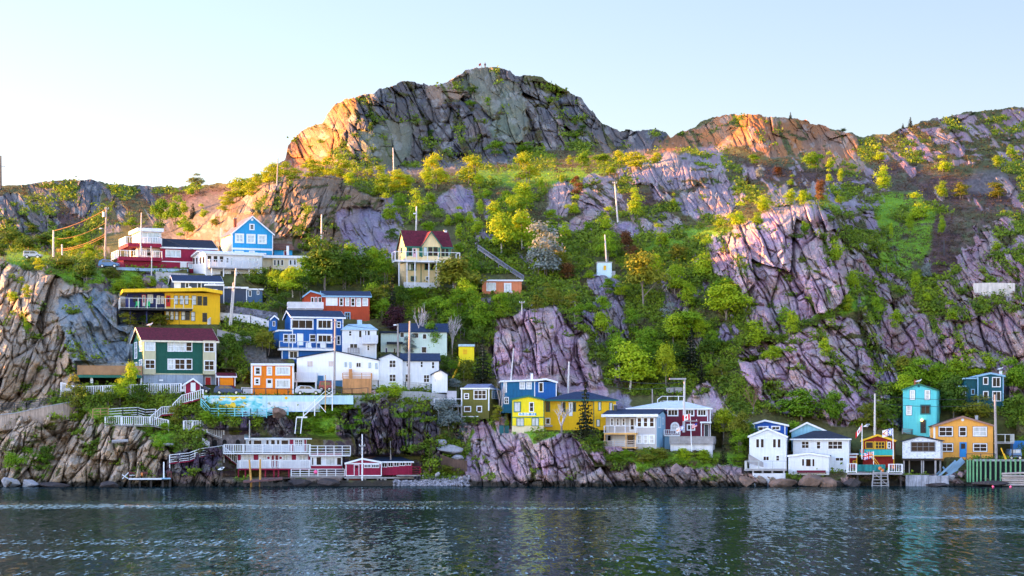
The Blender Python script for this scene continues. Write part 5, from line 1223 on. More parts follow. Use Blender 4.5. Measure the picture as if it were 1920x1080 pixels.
h.winl(1741.5, 804, 1744, 816, 1, 1); h.corner(1751, 800, 858, WHITE, w=.3); h.chimney(1831, 779, 790, 5, CONC, .5, cap=False)
h.deck(1868, 1901, 829.5, -1, 4, WOODG); h.rail(1868, 1901, 814.5, 829, -.9, METAL, style='glass', side='r', v1=3.8); h.post(1898, 831.5, 856, -.8, DARKW); h.post(1870, 831.5, 856, -.8, DARKW)

h = House('turquoise_house', 'tall narrow turquoise house with green-trimmed windows at the cliff foot', 'house', 1693, 1756, 813, -6, 8)
h.gable_front(1693, 1756, 730.5, 1722.5, 720, 813, TURQ, GTRIM, fm=GTRIM, ye1=731, drop=.6, over=.2, t=.1)
tq = mat('dark_teal_trim', (0.01, 0.13, 0.15))
for r in ((1706, 731.5, 1715.5, 749.5), (1733.8, 731.5, 1743.8, 749.5), (1699, 760.5, 1709.5, 778.5)):
    h.block(r[0]-.7, r[1]-.7, r[2]+.7, r[3]+.7, tq, v0=-.04, v1=.02, name='window_surround'); h.win(*r, nx=1, ny=2, v=-.03, pm=PALEG, fw=.16)
h.win(1725.5, 758.5, 1745, 777, 2, 1, fm=tq, fw=.2); h.door(1725.5, 787, 1736.5, 812, DARKW, fm=tq); q = h.fp(1722.5, 723.5); h.put(MB().box(q[0]-.2, -.05, q[1]-.25, q[0]+.2, .01, q[1]+.25), 'gable_vent', tq)
q = h.fp(1728.5, 788); h.put(MB().ball((q[0], -.25, q[1]), .19, n=8, m=6), 'door_lamp', emit('door_light', (1.0, 0.55, 0.12), 2.5))
h.chimney(1716, 712, 722, 4, BRICK, .4, cap=False)

h = House('dark_teal_house', 'dark teal house with tall white-framed windows above the trees at far right', 'house', 1833, 1882, 768, 10, 8)
h.gable_front(1833, 1882, 705.5, 1857, 700, 768, TEAL, LBLUE, fm=LBLUE, ye1=705, drop=.6, over=.25)
h.block(1812.5, 711, 1832.6, 768, TEAL, v0=.6, v1=7, drop=.5); h.block(1809, 708, 1832.8, 710.8, LBLUE, v0=.2, v1=7.2, name='roof'); h.block(1798, 723, 1812.3, 725.5, LBLUE, v0=.8, v1=5, name='lean_to_roof'); h.block(1800, 725.7, 1812.3, 745, TEAL, v0=1.2, v1=5)
h.win(1843, 707, 1853.2, 721.5, 1, 1); h.win(1860, 707, 1876.2, 726, 2, 1); h.win(1843, 733.3, 1853.5, 748, 1, 1); h.win(1860.5, 733.3, 1877, 752.5, 2, 1); h.win(1820.5, 729.3, 1828, 740, 1, 1, v=.6, fm=LBLUE); h.win(1805, 733, 1811, 744, 1, 1, v=1.2)
h.corner(1833, 706, 768, LBLUE, w=.22); h.corner(1881.5, 706, 768, LBLUE, side=1, w=.2); h.chimney(1876.5, 696, 706, 4, WHITE, .45)

# ---- the two boathouses on the left
h = House('white_boathouse', 'long white and crimson two storey boathouse with railed galleries on stilts', 'boathouse', 444, 581, 879, 1, 8, d=d0(540, 897)+3.5)
h.block(461, 822.5, 578, 848, WSID, v0=1.2, v1=6)
h.gable_side(461, 582, 822, 815.5, 848, WSID, RLBL, v0=1.2, v1=6, fm=WHITE, over=.2, drop=0, t=.1)
h.wins([(466, 824.5, 472, 835), (475, 825, 491, 835), (498.5, 824.5, 504.5, 835), (507.5, 824.5, 516, 835), (518.5, 824.5, 524.5, 835), (527, 825, 541, 835)], 1, 1, v=1.2, fw=.07); h.wins([(553, 824.5, 559.5, 836), (560, 824.5, 567, 836)], 2, 2, v=1.2, fw=.06)
h.block(543.2, 822, 550, 847, CRIM, v0=1.15, v1=1.22, name='crimson_panel'); h.block(570.5, 822, 574, 847, CRIM, v0=1.15, v1=1.22, name='crimson_panel')
h.block(444, 852, 581, 879, WSID, v0=.5, v1=7)
for x0_, x1_ in ((445.5, 451.5), (475.5, 484.5), (547, 555), (578, 581)): h.block(x0_, 852.5, x1_, 863, CRIM, v0=.45, v1=.52, name='crimson_panel')
h.wins([(456.5, 853, 469.7, 863), (491.5, 853.5, 499.5, 863), (530.5, 853, 540.3, 863), (561, 853.5, 574, 863)], 2, 1, v=.5, pm=PALEG, fw=.07)
h.door(508, 852.5, 514.8, 877, CRIM, v=.5, lite=.5); h.door(515.2, 852.5, 522.5, 877, CRIM, v=.5, lite=.5)
for x in (503.5, 526.3):
    q = h.fp(x, 858.5); h.put(MB().cyl((q[0], .44, q[1]), (q[0], .51, q[1]), .22, n=12), 'oval_panel', CRIM)
h.deck(418, 582, 849, -1.0, 6.5, WHITE, t=.22, name='upper_gallery'); h.rail(420, 582, 833.5, 848, -.95, WHITE, gap=.3, side='l', v1=1)
h.deck(448, 582, 878.7, -1.2, 6.5, CRIM, t=.25, name='lower_gallery'); h.rail(450, 581, 863, 877.5, -1.15, WHITE, gap=.3)
for x in (447, 460, 497.5, 513.5, 522, 541.5): h.post(x, 880.5, 905, -.8, CRIM, w=.22)
h.block(582.2, 849.5, 642, 880, WSID, v0=-.6, v1=6, name='wing_wall'); h.block(583, 850, 641.5, 854.5, CRIM, v0=-.66, v1=-.59, name='crimson_panel'); h.block(583, 873.5, 641.5, 880, CRIM, v0=-.66, v1=-.59, name='crimson_panel')
h.wins([(583.5, 856.5, 589, 873), (592, 855.5, 603.5, 873), (610, 855.5, 629, 873), (630.5, 857, 641, 873)], 1, 1, v=-.6, fw=.14, pm=[GLASS, GLASS, PALEG, GLASS])
h.deck(580, 657, 853.3, -1.4, 6, WHITE, t=.2, name='upper_terrace'); h.rail(580, 657, 836, 852.8, -1.35, WHITE, style='rails', side='r', v1=5, posts=1.5)
h.deck(545, 646, 893, -2.6, -.5, WOODG, t=.2, name='landing'); h.rail(546, 646, 879.5, 892.5, -2.55, WHITE, style='rails', posts=1.6)
for x in (586, 605, 633): h.post(x, 894.5, 906, -2.3, WOODG, w=.35)
h.chimney(633, 824, 852, 2, WHITE, .25); h.chimney(543.5, 799, 815, 3, WOODT, .35)
h.block(452, 881, 580, 905, mat('shadow_backing', (0.02, 0.02, 0.02)), v0=5.0, v1=5.4, name='back_shade')  # black sheet fills in the shade below the galleries

h = House('crimson_boathouse', 'low crimson boathouse with white trim and dark roof at the water', 'boathouse', 648, 715, 893, 2, 8, d=d0(715, 897)+2.0)
h.gable_front(648, 715, 869, 679, 860.2, 893, CRIM, RBLUE, fm=WHITE, ye1=867, drop=0, over=.15, v1=4)
h.block(715.2, 865, 773, 891, CRIM, v0=.8, v1=7, drop=0); h.hip(690, 773, 865, 853.5, 712, 745, RBLUE, v0=.8, v1=8, fm=WHITE, over=.25)
h.belt(648.5, 715, 869.3, WHITE, h=.2); h.belt(648.5, 715, 892, WHITE, h=.2); h.win(682.5, 870.3, 695.5, 877.3, 4, 1, fw=.1); h.win(696.5, 870.3, 711, 877.3, 4, 1, fw=.1); h.door(663.5, 871, 673.5, 892, CRIM, lite=.3)
for i in range(5): h.win(716+i*11.2, 867.5-i*.6, 726+i*11.2, 876.2-i*.9, 2, 1, v=.8, fw=.08)
for x in (648.3, 679.5, 714.5): h.corner(x, 869, 892, WHITE, w=.14)
h.deck(646, 776, 894.6, -.2, 7.5, WOODG, t=.25, name='floor'); h.deck(744, 789, 890.5, -1.0, .7, WOODG); h.rail(744, 789, 875.5, 890, -.95, CRIM, style='rails', side='r', v1=2, posts=1.8)
for x in (652, 685, 708, 715, 722, 745, 770): h.post(x, 896.5, 912, .2, WOODG if x < 740 else DARKW, w=.45 if x == 722 else .28)
h.block(650, 896.5, 680, 905, mat('faded_red_boards', (0.16, 0.035, 0.03), .8, 'siding', .2), v0=.3, v1=.6, name='skirting')

# ================================================================== plants
def leafmat(name, c1, c2, trans=.35, dry=0.0):
    m = bpy.data.materials.new(name); m.use_nodes = True
    nt = m.node_tree; n = nt.nodes; l = nt.links
    out = n['Material Output']; b = n['Principled BSDF']
    b.inputs['Roughness'].default_value = .65; b.inputs['Specular IOR Level'].default_value = .2
    tc = n.new('ShaderNodeTexCoord'); no = n.new('ShaderNodeTexNoise'); no.inputs['Scale'].default_value = 5.0; no.inputs['Detail'].default_value = 4
    l.new(tc.outputs['Object'], no.inputs['Vector'])
    oi = n.new('ShaderNodeObjectInfo')
    ad = n.new('ShaderNodeMath'); ad.operation = 'MULTIPLY_ADD'; ad.inputs[1].default_value = .45
    l.new(oi.outputs['Random'], ad.inputs[0]); l.new(no.outputs['Fac'], ad.inputs[2])
    mr = n.new('ShaderNodeMapRange'); mr.inputs['From Min'].default_value = .38; mr.inputs['From Max'].default_value = 1.0
    l.new(ad.outputs[0], mr.inputs[0])
    mx = n.new('ShaderNodeMix'); mx.data_type = 'RGBA'
    mx.inputs[6].default_value = (*c1, 1); mx.inputs[7].default_value = (*c2, 1)
    l.new(mr.outputs[0], mx.inputs[0])
    l.new(mx.outputs[2], b.inputs['Base Color'])
    tr = n.new('ShaderNodeBsdfTranslucent'); l.new(mx.outputs[2], tr.inputs['Color'])
    ms = n.new('ShaderNodeMixShader'); ms.inputs[0].default_value = trans
    l.new(b.outputs[0], ms.inputs[1]); l.new(tr.outputs[0], ms.inputs[2]); l.new(ms.outputs[0], out.inputs['Surface'])
    return m
LM = {
 'y': leafmat('yellow_green_leaves', (0.20, 0.31, 0.012), (0.40, 0.52, 0.018)),
 'o': leafmat('golden_leaves', (0.23, 0.32, 0.012), (0.42, 0.46, 0.016)),
 'g': leafmat('green_leaves', (0.10, 0.21, 0.010), (0.25, 0.40, 0.015)),
 'd': leafmat('dark_green_leaves', (0.040, 0.090, 0.008), (0.110, 0.185, 0.012), .25),
 'v': leafmat('olive_leaves', (0.14, 0.165, 0.014), (0.26, 0.27, 0.022)),
 's': leafmat('silver_leaves', (0.15, 0.19, 0.18), (0.26, 0.30, 0.28), .3),
 'r': leafmat('russet_leaves', (0.10, 0.042, 0.016), (0.19, 0.085, 0.025), .25),
 'm': leafmat('dark_red_leaves', (0.032, 0.010, 0.016), (0.065, 0.020, 0.026), .2),
 'n': leafmat('spruce_needles', (0.013, 0.022, 0.010), (0.035, 0.040, 0.014), .1),
}
BARK = mat('grey_bark', (0.20, 0.17, 0.15), .9, 'wood', .25)
BIRCH = mat('pale_bark', (0.46, 0.42, 0.38), .85, 'wood', .2)
TWIG = mat('pale_twigs', (0.50, 0.44, 0.45), .9, var=.25)
RTWIG = mat('russet_twigs', (0.20, 0.11, 0.08), .9, var=.25)

def leaf_cards(c, size, nrm):
    """one quad per centre; c (n,3), size (n,), nrm (n,3) rough facing"""
    n = len(c)
    r = rng.normal(size=(n, 3)); nn = nrm + r*0.55
    nn /= np.linalg.norm(nn, axis=1, keepdims=True) + 1e-9
    t = np.cross(nn, rng.normal(size=(n, 3))); t /= np.linalg.norm(t, axis=1, keepdims=True) + 1e-9
    bq = np.cross(nn, t)
    s1 = size[:, None]*.5; s2 = size[:, None]*.36
    v = np.stack([c - t*s1, c + bq*s2 - t*s1*.1, c + t*s1, c - bq*s2 + t*s1*.1], 1)
    return v.reshape(-1, 3)
def quads_mesh(name, v, material):
    n = len(v)//4
    me = bpy.data.meshes.new(name)
    me.vertices.add(len(v)); me.vertices.foreach_set('co', v.astype(np.float32).ravel())
    me.loops.add(n*4); me.polygons.add(n)
    me.loops.foreach_set('vertex_index', np.arange(n*4, dtype=np.int32))
    me.polygons.foreach_set('loop_start', np.arange(0, n*4, 4, dtype=np.int32))
    try: me.polygons.foreach_set('loop_total', np.full(n, 4, np.int32))
    except Exception: pass
    me.update(); me.materials.append(material)
    return me
def crown_pts(nl, nleaf, z0, seed, flat=1.0):
    r = np.random.default_rng(seed)
    cs = []; 
    for i in range(nl):
        a = r.uniform(0, 2*math.pi); rad = r.uniform(0, .29); z = z0 + (1-z0)*r.uniform(.14, .88)
        k = 1 - abs((z-z0)/(1-z0) - .40)*1.15
        cs.append((rad*k*math.cos(a), rad*k*math.sin(a), z, r.uniform(.11, .21)*(.6+.6*k)))
    cs = np.array(cs)
    w = cs[:, 3]**2; pick = r.choice(nl, nleaf, p=w/w.sum())
    d = r.normal(size=(nleaf, 3)); d /= np.linalg.norm(d, axis=1, keepdims=True)
    d[:, 2] = np.where(d[:, 2] < -.2, -d[:, 2]*.6, d[:, 2])
    rr = cs[pick, 3]*(.55 + .5*r.random(nleaf)**.6)
    c = cs[pick, :3] + d*rr[:, None]*np.array((1, 1, .95))
    # stray shoots make the outline uneven
    st = r.random(nleaf) < .16
    c[st] += d[st]*r.uniform(.02, .13, (st.sum(), 1))
    return c, d, cs
def limbs(cs, z0, thick, seed, nstem=1):
    r = np.random.default_rng(seed); mb = MB()
    for k in range(nstem):
        bx = 0 if nstem == 1 else r.uniform(-.09, .09); by = 0 if nstem == 1 else r.uniform(-.09, .09)
        top = (bx*1.5 + r.uniform(-.03, .03), by*1.5, z0 + (1-z0)*.45)
        mid = (bx*1.2 + r.uniform(-.02, .02), by*1.2, z0*.6+.03)
        mb.cyl((bx, by, -.10), mid, thick, thick*.8, 6); mb.cyl(mid, top, thick*.8, thick*.45, 6)
        for c in cs[k::nstem][:7]:
            f = r.uniform(.25, .9); q = [mid[i]+(top[i]-mid[i])*f for i in range(3)]
            mb.cyl(q, (c[0], c[1], c[2]), thick*.4, thick*.12, 5)
    return mb
PROTO = {}
def proto(kind, variant):
    """meshes of a plant one unit high: list of (part name, mesh)"""
    key = (kind, variant)
    if key in PROTO: return PROTO[key]
    sd = hash(kind) % 1 + ord(kind[0])*31 + variant*7
    parts = []
    if kind == 'n':
        r = np.random.default_rng(sd); P_, N_ = [], []
        for lv in range(15):
            z = .07 + .90*lv/15; rad = .34*(1-lv/15.5)**.85*r.uniform(.8, 1.12)
            nb = max(4, int(12*(1-lv/16)))
            for b_ in range(nb):
                an = 2*math.pi*(b_ + r.random())/nb; L = rad*r.uniform(.65, 1.15)
                m_ = max(4, int(15*L/.34)+3)
                t = np.linspace(.12, 1, m_)
                p = np.stack([L*t*math.cos(an), L*t*math.sin(an), z - .10*t*L/.34*.9 + .02*t**2], 1) + r.normal(size=(m_, 3))*.010
                P_.append(p); N_.append(np.tile((0, 0, 1.0), (m_, 1)))
        p = np.concatenate(P_); nn = np.concatenate(N_)
        top = np.stack([np.zeros(14), np.zeros(14), np.linspace(.86, 1.0, 14)], 1) + r.normal(size=(14, 3))*.008
        p = np.concatenate([p, top]); nn = np.concatenate([nn, np.tile((0, 0, 1.), (14, 1))])
        parts.append(('foliage', quads_mesh('foliage', leaf_cards(p, r.uniform(.05, .085, len(p)), nn), LM['n'])))
        tm = MB().cyl((0, 0, -.12), (0, 0, .9), .022, .005, 6); mt_ = BARK
    elif kind in ('b', 'q'):
        r = np.random.default_rng(sd); tm = MB(); mt_ = BARK if kind == 'b' else BARK
        def grow(p, d, L, th, lv, tw):
            q = (p[0]+d[0]*L, p[1]+d[1]*L, p[2]+d[2]*L)
            (tm if lv < 1 else tw).cyl(p, q, th, th*.62, 5 if lv < 2 else 3)
            if lv >= 4: return
            for k in range(3 if lv else 4):
                a = r.uniform(0, 2*math.pi); sp = r.uniform(.35, .75)
                nd = Vector((d[0]+sp*math.cos(a), d[1]+sp*math.sin(a), d[2]+r.uniform(-.05, .28))).normalized()
                grow(tuple(p[i]+(q[i]-p[i])*r.uniform(.6, 1) for i in range(3)), nd, L*r.uniform(.58, .8), th*.55, lv+1, tw)
        tw = MB(); grow((0, 0, -.08), (0, 0, 1), .40, .030, 0, tw)
        me = bpy.data.meshes.new('branches'); me.from_pydata(tw.v, [], tw.f); me.update(); me.materials.append(TWIG if kind == 'b' else RTWIG)
        parts.append(('branches', me))
    else:
        tree = variant >= 3
        z0 = .15 if tree else .0
        c, d, cs = crown_pts(16 if tree else 12, 3400 if tree else 2600, z0, sd)
        size = np.random.default_rng(sd+1).uniform(.030, .060, len(c))
        parts.append(('crown', quads_mesh('crown', leaf_cards(c, size, d + np.array((0, 0, .5))), LM[kind])))
        tm = limbs(cs, z0, .022 if tree else .012, sd+2, 1 if tree else 4); mt_ = BIRCH if variant == 4 else BARK
    me = bpy.data.meshes.new('trunk'); me.from_pydata(tm.v, [], tm.f); me.update(); me.materials.append(mt_)
    parts.append(('trunk', me))
    PROTO[key] = parts
    return parts

TREES = """
o 510 346 36 42;o 535 331 26 28;o 553 339 22 32;o 586 337 34 46;o 614 334 37 42;o 640 338 32 42;y 656 352 26 32;o 665 331 11 12;o 683 332 12 9;o 694 331 13 12;o 711 332 19 17
o 716 369 42 42;o 745 366 45 46;o 816 358 64 44;o 883 346 50 56;y 897 354 24 26;o 986 346 54 50;y 985 398 50 48;g 972 420 46 42;g 1013 366 36 18;y 1053 345 16 14;r 1080 368 36 24;g 930 293 26 40
g 988 291 22 40;g 1092 321 40 32;g 1128 309 23 36;o 1163 314 29 28;o 1192 318 31 50;o 1068 311 18 12;y 1143 328 23 28;o 1231 306 19 24;d 1080 240 18 16;d 1094 257 21 22;g 1083 264 12 10
d 886 178 19 21;g 881 201 14 20;g 915 200 16 11;d 697 252 21 15;d 807 262 18 16;d 692 222 14 12
y 728 420 52 38;y 780 422 60 46;y 762 363 32 42;y 928 426 44 42;y 901 406 29 18;y 881 423 23 24;y 840 424 19 18;g 860 423 25 18;y 860 453 29 22;y 895 441 29 32;g 965 413 42 38;y 972 381 36 27;y 805 385 34 32;g 830 345 22 30;g 750 400 34 34;g 915 378 26 26;g 800 440 26 34;d 735 455 26 30
y4 940 482 78 64;y4 978 472 72 56;g 858 478 24 28;v3 855 578 88 98;g 885 520 32 34;g 700 500 38 38;g 722 537 62 40;v 716 582 46 62;g 776 566 30 52;d3 610 550 98 84;d 676 537 72 62;d 650 545 50 44;d 700 560 50 50;n 735 594 70 28;d 750 585 45 40
g 715 602 46 42;m3 742 640 66 46;b 785 662 92 54;b 848 674 90 52;g3 811 668 58 36;s 768 668 36 30;n 905 724 84 46;g 815 596 44 48;g 860 592 46 52;g 882 602 52 42;d 895 615 44 42;g 936 592 46 46;v 874 717 40 36;s 853 731 22 26;d 835 620 40 44;d 865 640 44 40;d 895 655 44 40;d 830 705 36 38;g 848 700 22 24
d 428 690 60 46;v 497 662 44 46;v 245 613 26 42;v 305 614 26 52;d 272 613 20 32;y 255 547 26 46;y 225 548 22 40;v 207 526 24 38;o 73 511 26 22;o 137 481 15 18;g 165 481 22 32;v 120 504 24 32;d3 162 533 46 48;o 40 539 19 14;o 50 562 26 17;y 25 568 19 30;g 50 632 38 15;y 280 540 20 40
g 300 442 62 42;g 330 432 58 42;g 346 450 42 38;n 362 411 28 20;y 380 411 26 20;y 359 368 23 22;v 368 350 23 32;g 248 431 21 28;d 20 462 32 42;d 50 472 30 46;d 82 462 26 42;g 112 471 28 42;d 60 441 22 32;g 150 471 26 40;d 186 466 22 32;y 166 491 30 32;o 450 376 40 46;o 430 387 26 32;o 470 371 26 32;o 482 353 25 26;o 500 347 23 26;d 5 490 30 40;g 130 452 18 26
y 1077 406 36 32;g 1035 423 27 32;y 1190 411 52 38;y 1263 391 26 17;y 1138 436 44 36;g 1103 438 23 18;y 1060 449 29 32;y 1238 467 44 40;r 1175 481 46 32;r 1187 493 30 24;g 1140 491 52 42;s1 1022 524 98 78;v 1047 512 46 46;r 1065 526 31 36;y 1105 526 27 30;v3 1205 585 104 78;v 1275 491 32 46;y 1322 531 78 54;y 1350 426 21 28;y 1385 429 46 40;y 1430 396 26 28;y 1420 426 25 34
y3 1362 609 72 84;g 1358 551 34 42;g 1287 642 52 84;n 1297 702 80 50;y 1413 657 50 52;y4 1183 740 90 86;o3 1248 730 76 46;g 1205 662 52 38;g 1185 632 48 36;g 1150 667 48 40;g 1132 602 42 34;g 1103 602 32 26;n 1315 720 42 26;q 1413 777 56 38;v 1350 712 28 32;s 1252 602 31 32;v 1010 586 32 36;v 1045 577 28 40;v 1075 582 30 36;y 938 602 44 38;v 1028 561 28 30;d 1240 670 44 40;d 1265 690 44 44;d 1330 670 42 40;d 1225 700 40 40;g 1330 705 26 20;y 1160 560 40 34;g 1140 555 30 26
g 1527 323 42 44;y 1556 319 31 22;y 1554 344 25 19;y 1576 344 25 17;y 1657 362 46 38;y 1648 304 27 28;y 1768 323 29 32;y 1767 374 31 30;y 1722 417 50 52;y 1706 439 33 20;y 1766 441 33 20;y 1482 389 31 30;y 1505 387 27 26;y 1433 399 26 36;y 1572 383 23 21;r 1537 379 39 26;g 1511 446 34 24;y 1567 495 40 38;y 1484 350 20 19;g 1895 299 25 19;y 1870 316 22 25;g 1414 309 17 27;s 1425 335 24 18;v 1805 374 31 36;v 1870 373 30 42;y 1671 451 30 11;n 1482 223 12 9;n 1707 238 17 13;n 1693 241 9 8;d 1582 248 8 12;n 1402 345 20 14;r 1460 330 16 24
y 1484 631 44 36;y 1716 554 40 28;s 1737 527 35 21;g 1645 607 44 26;y 1783 606 38 36;y 1740 568 27 20;v 1694 702 34 38;g 1648 666 37 18;g3 1722 738 60 72;y3 1790 735 58 60;y 1850 703 38 52;g3 1900 742 64 54;y 1547 673 35 32;o 1590 588 33 26;y 1851 589 25 16;y 1868 471 17 26;g 1725 641 21 15;d3 1788 795 84 58;v 1832 792 48 74;d3 1902 832 86 62;v 1632 808 50 52;g3 1502 798 62 88;g3 1492 852 56 40;v3 1388 848 70 46;o3 1357 828 56 54;g 1385 852 44 40;d 1660 800 36 36;d 1775 760 50 46
n 1098 824 96 48;b 1053 816 62 66;y 965 764 36 27;v 930 793 32 26;g 950 809 19 12;b 938 796 84 30;v 1205 870 24 42;v 1242 864 22 42;y 1282 867 24 42;y 1320 870 24 42;n 1356 872 36 26;g 1386 874 20 32;g 1152 871 20 34;d 1126 852 24 34;d 1109 836 20 22;q 1250 876 18 46;q 1300 880 18 46;g 1175 860 18 26
y3 225 764 52 36;y 245 744 58 40;d 200 762 34 34;d 263 760 38 38;v 143 777 70 42;v 128 772 50 30;y 447 817 38 40;v 330 802 40 30;g 386 797 28 26;g 410 801 25 28;g 600 792 22 34;g 626 787 24 34;y 645 777 22 28;g 590 812 18 34;y 626 813 16 42;y 656 759 16 32;y 738 746 26 44;y 718 744 20 30;g 758 750 18 34
g 25 887 42 44;g 56 887 52 48;d 82 882 42 34;s3 840 818 62 58;s 866 828 30 34;v 838 893 20 30;v 860 894 15 22;v 822 842 26 30;g 300 850 30 36;g 275 822 24 34;d 240 800 22 34;g 310 815 20 26;g 205 800 20 30;v 95 800 16 22
y4 1265 560 60 50;g3 1215 690 66 54;y3 1262 655 64 52;g4 1160 700 60 48;y 1310 640 44 44;g 1335 665 40 40;y3 1130 640 52 40;g 1085 610 36 34;y 1290 580 46 42;g3 870 560 56 50;y4 872 590 62 52;y 885 545 34 34;g3 840 625 54 46;g3 900 630 58 50;y4 700 590 56 44;g3 655 535 70 58;g4 575 545 56 50;y3 520 555 44 44;g3 700 535 62 50;y 1010 520 40 34;y 985 450 44 40;g 1000 490 44 40;y3 1450 690 40 38;g3 1560 800 60 52;y3 1700 760 54 48;g3 1760 745 58 52;y3 1830 725 46 44;y 1680 620 36 30;y 1600 545 34 34;g 1470 615 34 30;y 1230 520 40 36;g3 1405 850 54 42;y 860 420 30 30;y 800 345 34 34;g 950 395 34 34;
y 345 402 22 24;v 405 425 18 20;o 420 398 18 22;y 545 420 12 10;v 625 470 16 16;y 598 505 24 20;y4 548 562 58 58;d3 485 545 40 50;n 507 545 42 30;d 570 565 44 40;d 530 590 40 40;g 470 590 14 26;v 440 560 14 24;y 420 640 20 18;d 455 660 36 30;v 470 705 24 22
"""
LAND = [(320,465,'the crimson penthouse house'),(472,430,'the sky blue gabled house'),(440,495,'the white veranda house'),(540,495,'the cream bungalow'),(400,548,'the slate blue house'),(330,580,'the yellow balcony house'),(335,665,'the dark green house'),(200,695,'the brown timber terrace'),(510,710,'the orange saltbox house'),(632,690,'the white barn-like building'),(590,620,'the royal blue house'),(675,640,'the white balcony house'),(770,695,'the white farmhouse'),(775,638,'the mint house'),(875,660,'the yellow hut'),(640,575,'the rust red house'),(803,480,'the yellow cottage'),(940,538,'the salmon shed'),(1134,505,'the white concrete box'),(890,755,'the olive house'),(990,740,'the petrol blue house'),(990,780,'the yellow sign house'),(1090,770,'the yellow house wing'),(1190,805,'the grey porch house'),(1290,790,'the maroon house'),(1440,815,'the white wharf house'),(1545,840,'the white hipped house'),(1645,840,'the red fishing stage'),(1725,845,'the flaking white shed'),(1805,820,'the apricot house'),(1724,765,'the turquoise house'),(1855,735,'the dark teal house'),(540,855,'the white boathouse'),(715,880,'the crimson boathouse'),
 (900,170,'the summit crag'),(600,270,'the sunlit summit end'),(750,330,'the long summit meadow'),(990,325,'the right summit meadow'),(600,400,'the blue gable crag'),(1040,660,'the central pink crag'),(1280,310,'the upper pink outcrop'),(1470,480,'the great pink cliff'),(1520,700,'the lower right pink cliff'),(1400,240,'the orange right hilltop'),(1800,240,'the far right hilltop'),(1700,400,'the right green valley'),(1280,450,'the bright grass terrace'),(1850,630,'the far right crag'),(1830,520,'the whitish retaining wall'),(60,640,'the big left cliff'),(80,830,'the low left cliff'),(150,380,'the far left hill'),(60,480,'the far left pickup'),(1010,850,'the grassy front cliff'),(1280,870,'the shoreline bushes'),(720,800,'the dark gully'),(1240,550,'the wooded middle gully'),(1130,370,'the scattered pale boulders'),(880,400,'the upper cottage slope'),(280,790,'the white boardwalk'),(530,780,'the mural wall'),(1740,640,'the steep ravine')]
KN = {'o': 'golden yellow', 'y': 'bright yellow-green', 'g': 'leafy green', 'd': 'dark green', 'v': 'olive green', 's': 'silvery grey', 'r': 'russet brown', 'm': 'dark red', 'n': 'dark spruce', 'b': 'bare grey', 'q': 'bare russet'}
CATN = {}
recs = []
for tok in TREES.replace('\n', ';').split(';'):
    tk = tok.split()
    if not tk: continue
    k = tk[0][0]; var = int(tk[0][1]) if len(tk[0]) > 1 else None
    x, y, hh, ww = map(float, tk[1:])
    recs.append((k, var, x, y, hh, ww))
def described(k, var, x, y, hh, ww):
    is_tree = var is not None or k in 'nbq'
    sz = 'tall' if hh > 58 else ('small' if hh < 24 else ('wide' if ww > hh*1.15 else ('narrow' if ww < hh*.7 else 'rounded')))
    if k == 'n': w = f'{sz} dark spruce tree'
    elif k in 'bq': w = f'{sz} {KN[k]} leafless tree'
    else: w = f"{sz} {KN[k]} {'tree' if is_tree else 'bush'}"
    lx, ly, ph = min(LAND, key=lambda L: (L[0]-x)**2 + ((L[1]-(y-hh/2))*1.2)**2)
    dx, dy = x-lx, (y-hh/2)-ly
    if abs(dx) < 22 and abs(dy) < 22: rel = 'beside'
    elif abs(dx) > abs(dy)*1.3: rel = 'to the right of' if dx > 0 else 'to the left of'
    else: rel = 'below' if dy > 0 else 'above'
    return f'{w} {rel} {ph}'
ORD = ['leftmost', 'second from left', 'third from left', 'fourth from left', 'fifth from left', 'sixth from left', 'seventh from left', 'eighth from left']
byl = {}
for i, rc in enumerate(recs): byl.setdefault(described(*rc), []).append(i)
labels = {}
for lb, ids in byl.items():
    ids = sorted(ids, key=lambda i: recs[i][2])
    for q, i in enumerate(ids):
        if len(ids) == 1: labels[i] = lb
        elif len(ids) == 2: labels[i] = lb + (', left one' if q == 0 else ', right one')
        else: labels[i] = lb + ', ' + ('rightmost' if q == len(ids)-1 else ORD[q])
rt = random.Random(5)
for i, (k, var, x, y, hh, ww) in enumerate(recs):
    v = var if var is not None else rt.randrange(3)
    if k in 'nbq': v = rt.randrange(2)
    parts = proto(k, v)
    d = gd(x, y)
    s_ = d/F
    p = P(x, y, d + .35*ww*s_*.5)
    tree_ = var is not None or k in 'nbq'
    nm = {'n': 'spruce_tree', 'b': 'bare_tree', 'q': 'bare_tree'}.get(k, 'broadleaf_tree' if tree_ else 'bush')
    e = empty(nm, p, rt.uniform(0, 6.28))
    tag(e, labels[i], 'tree' if tree_ else 'bush', {'n': 'spruces among the houses', 'b': 'leafless trees', 'q': 'leafless trees'}.get(k, 'trees on the slope' if tree_ else 'bushes on the slope'))
    wx_ = {'n': .70, 'b': .8, 'q': .8}.get(k, .70)
    e.scale = (ww*s_/wx_, ww*s_/wx_, hh*s_*(1.12 if tree_ else 1.15))
    for pn, me in parts:
        o = bpy.data.objects.new(pn, me); COL.objects.link(o); o.parent = e

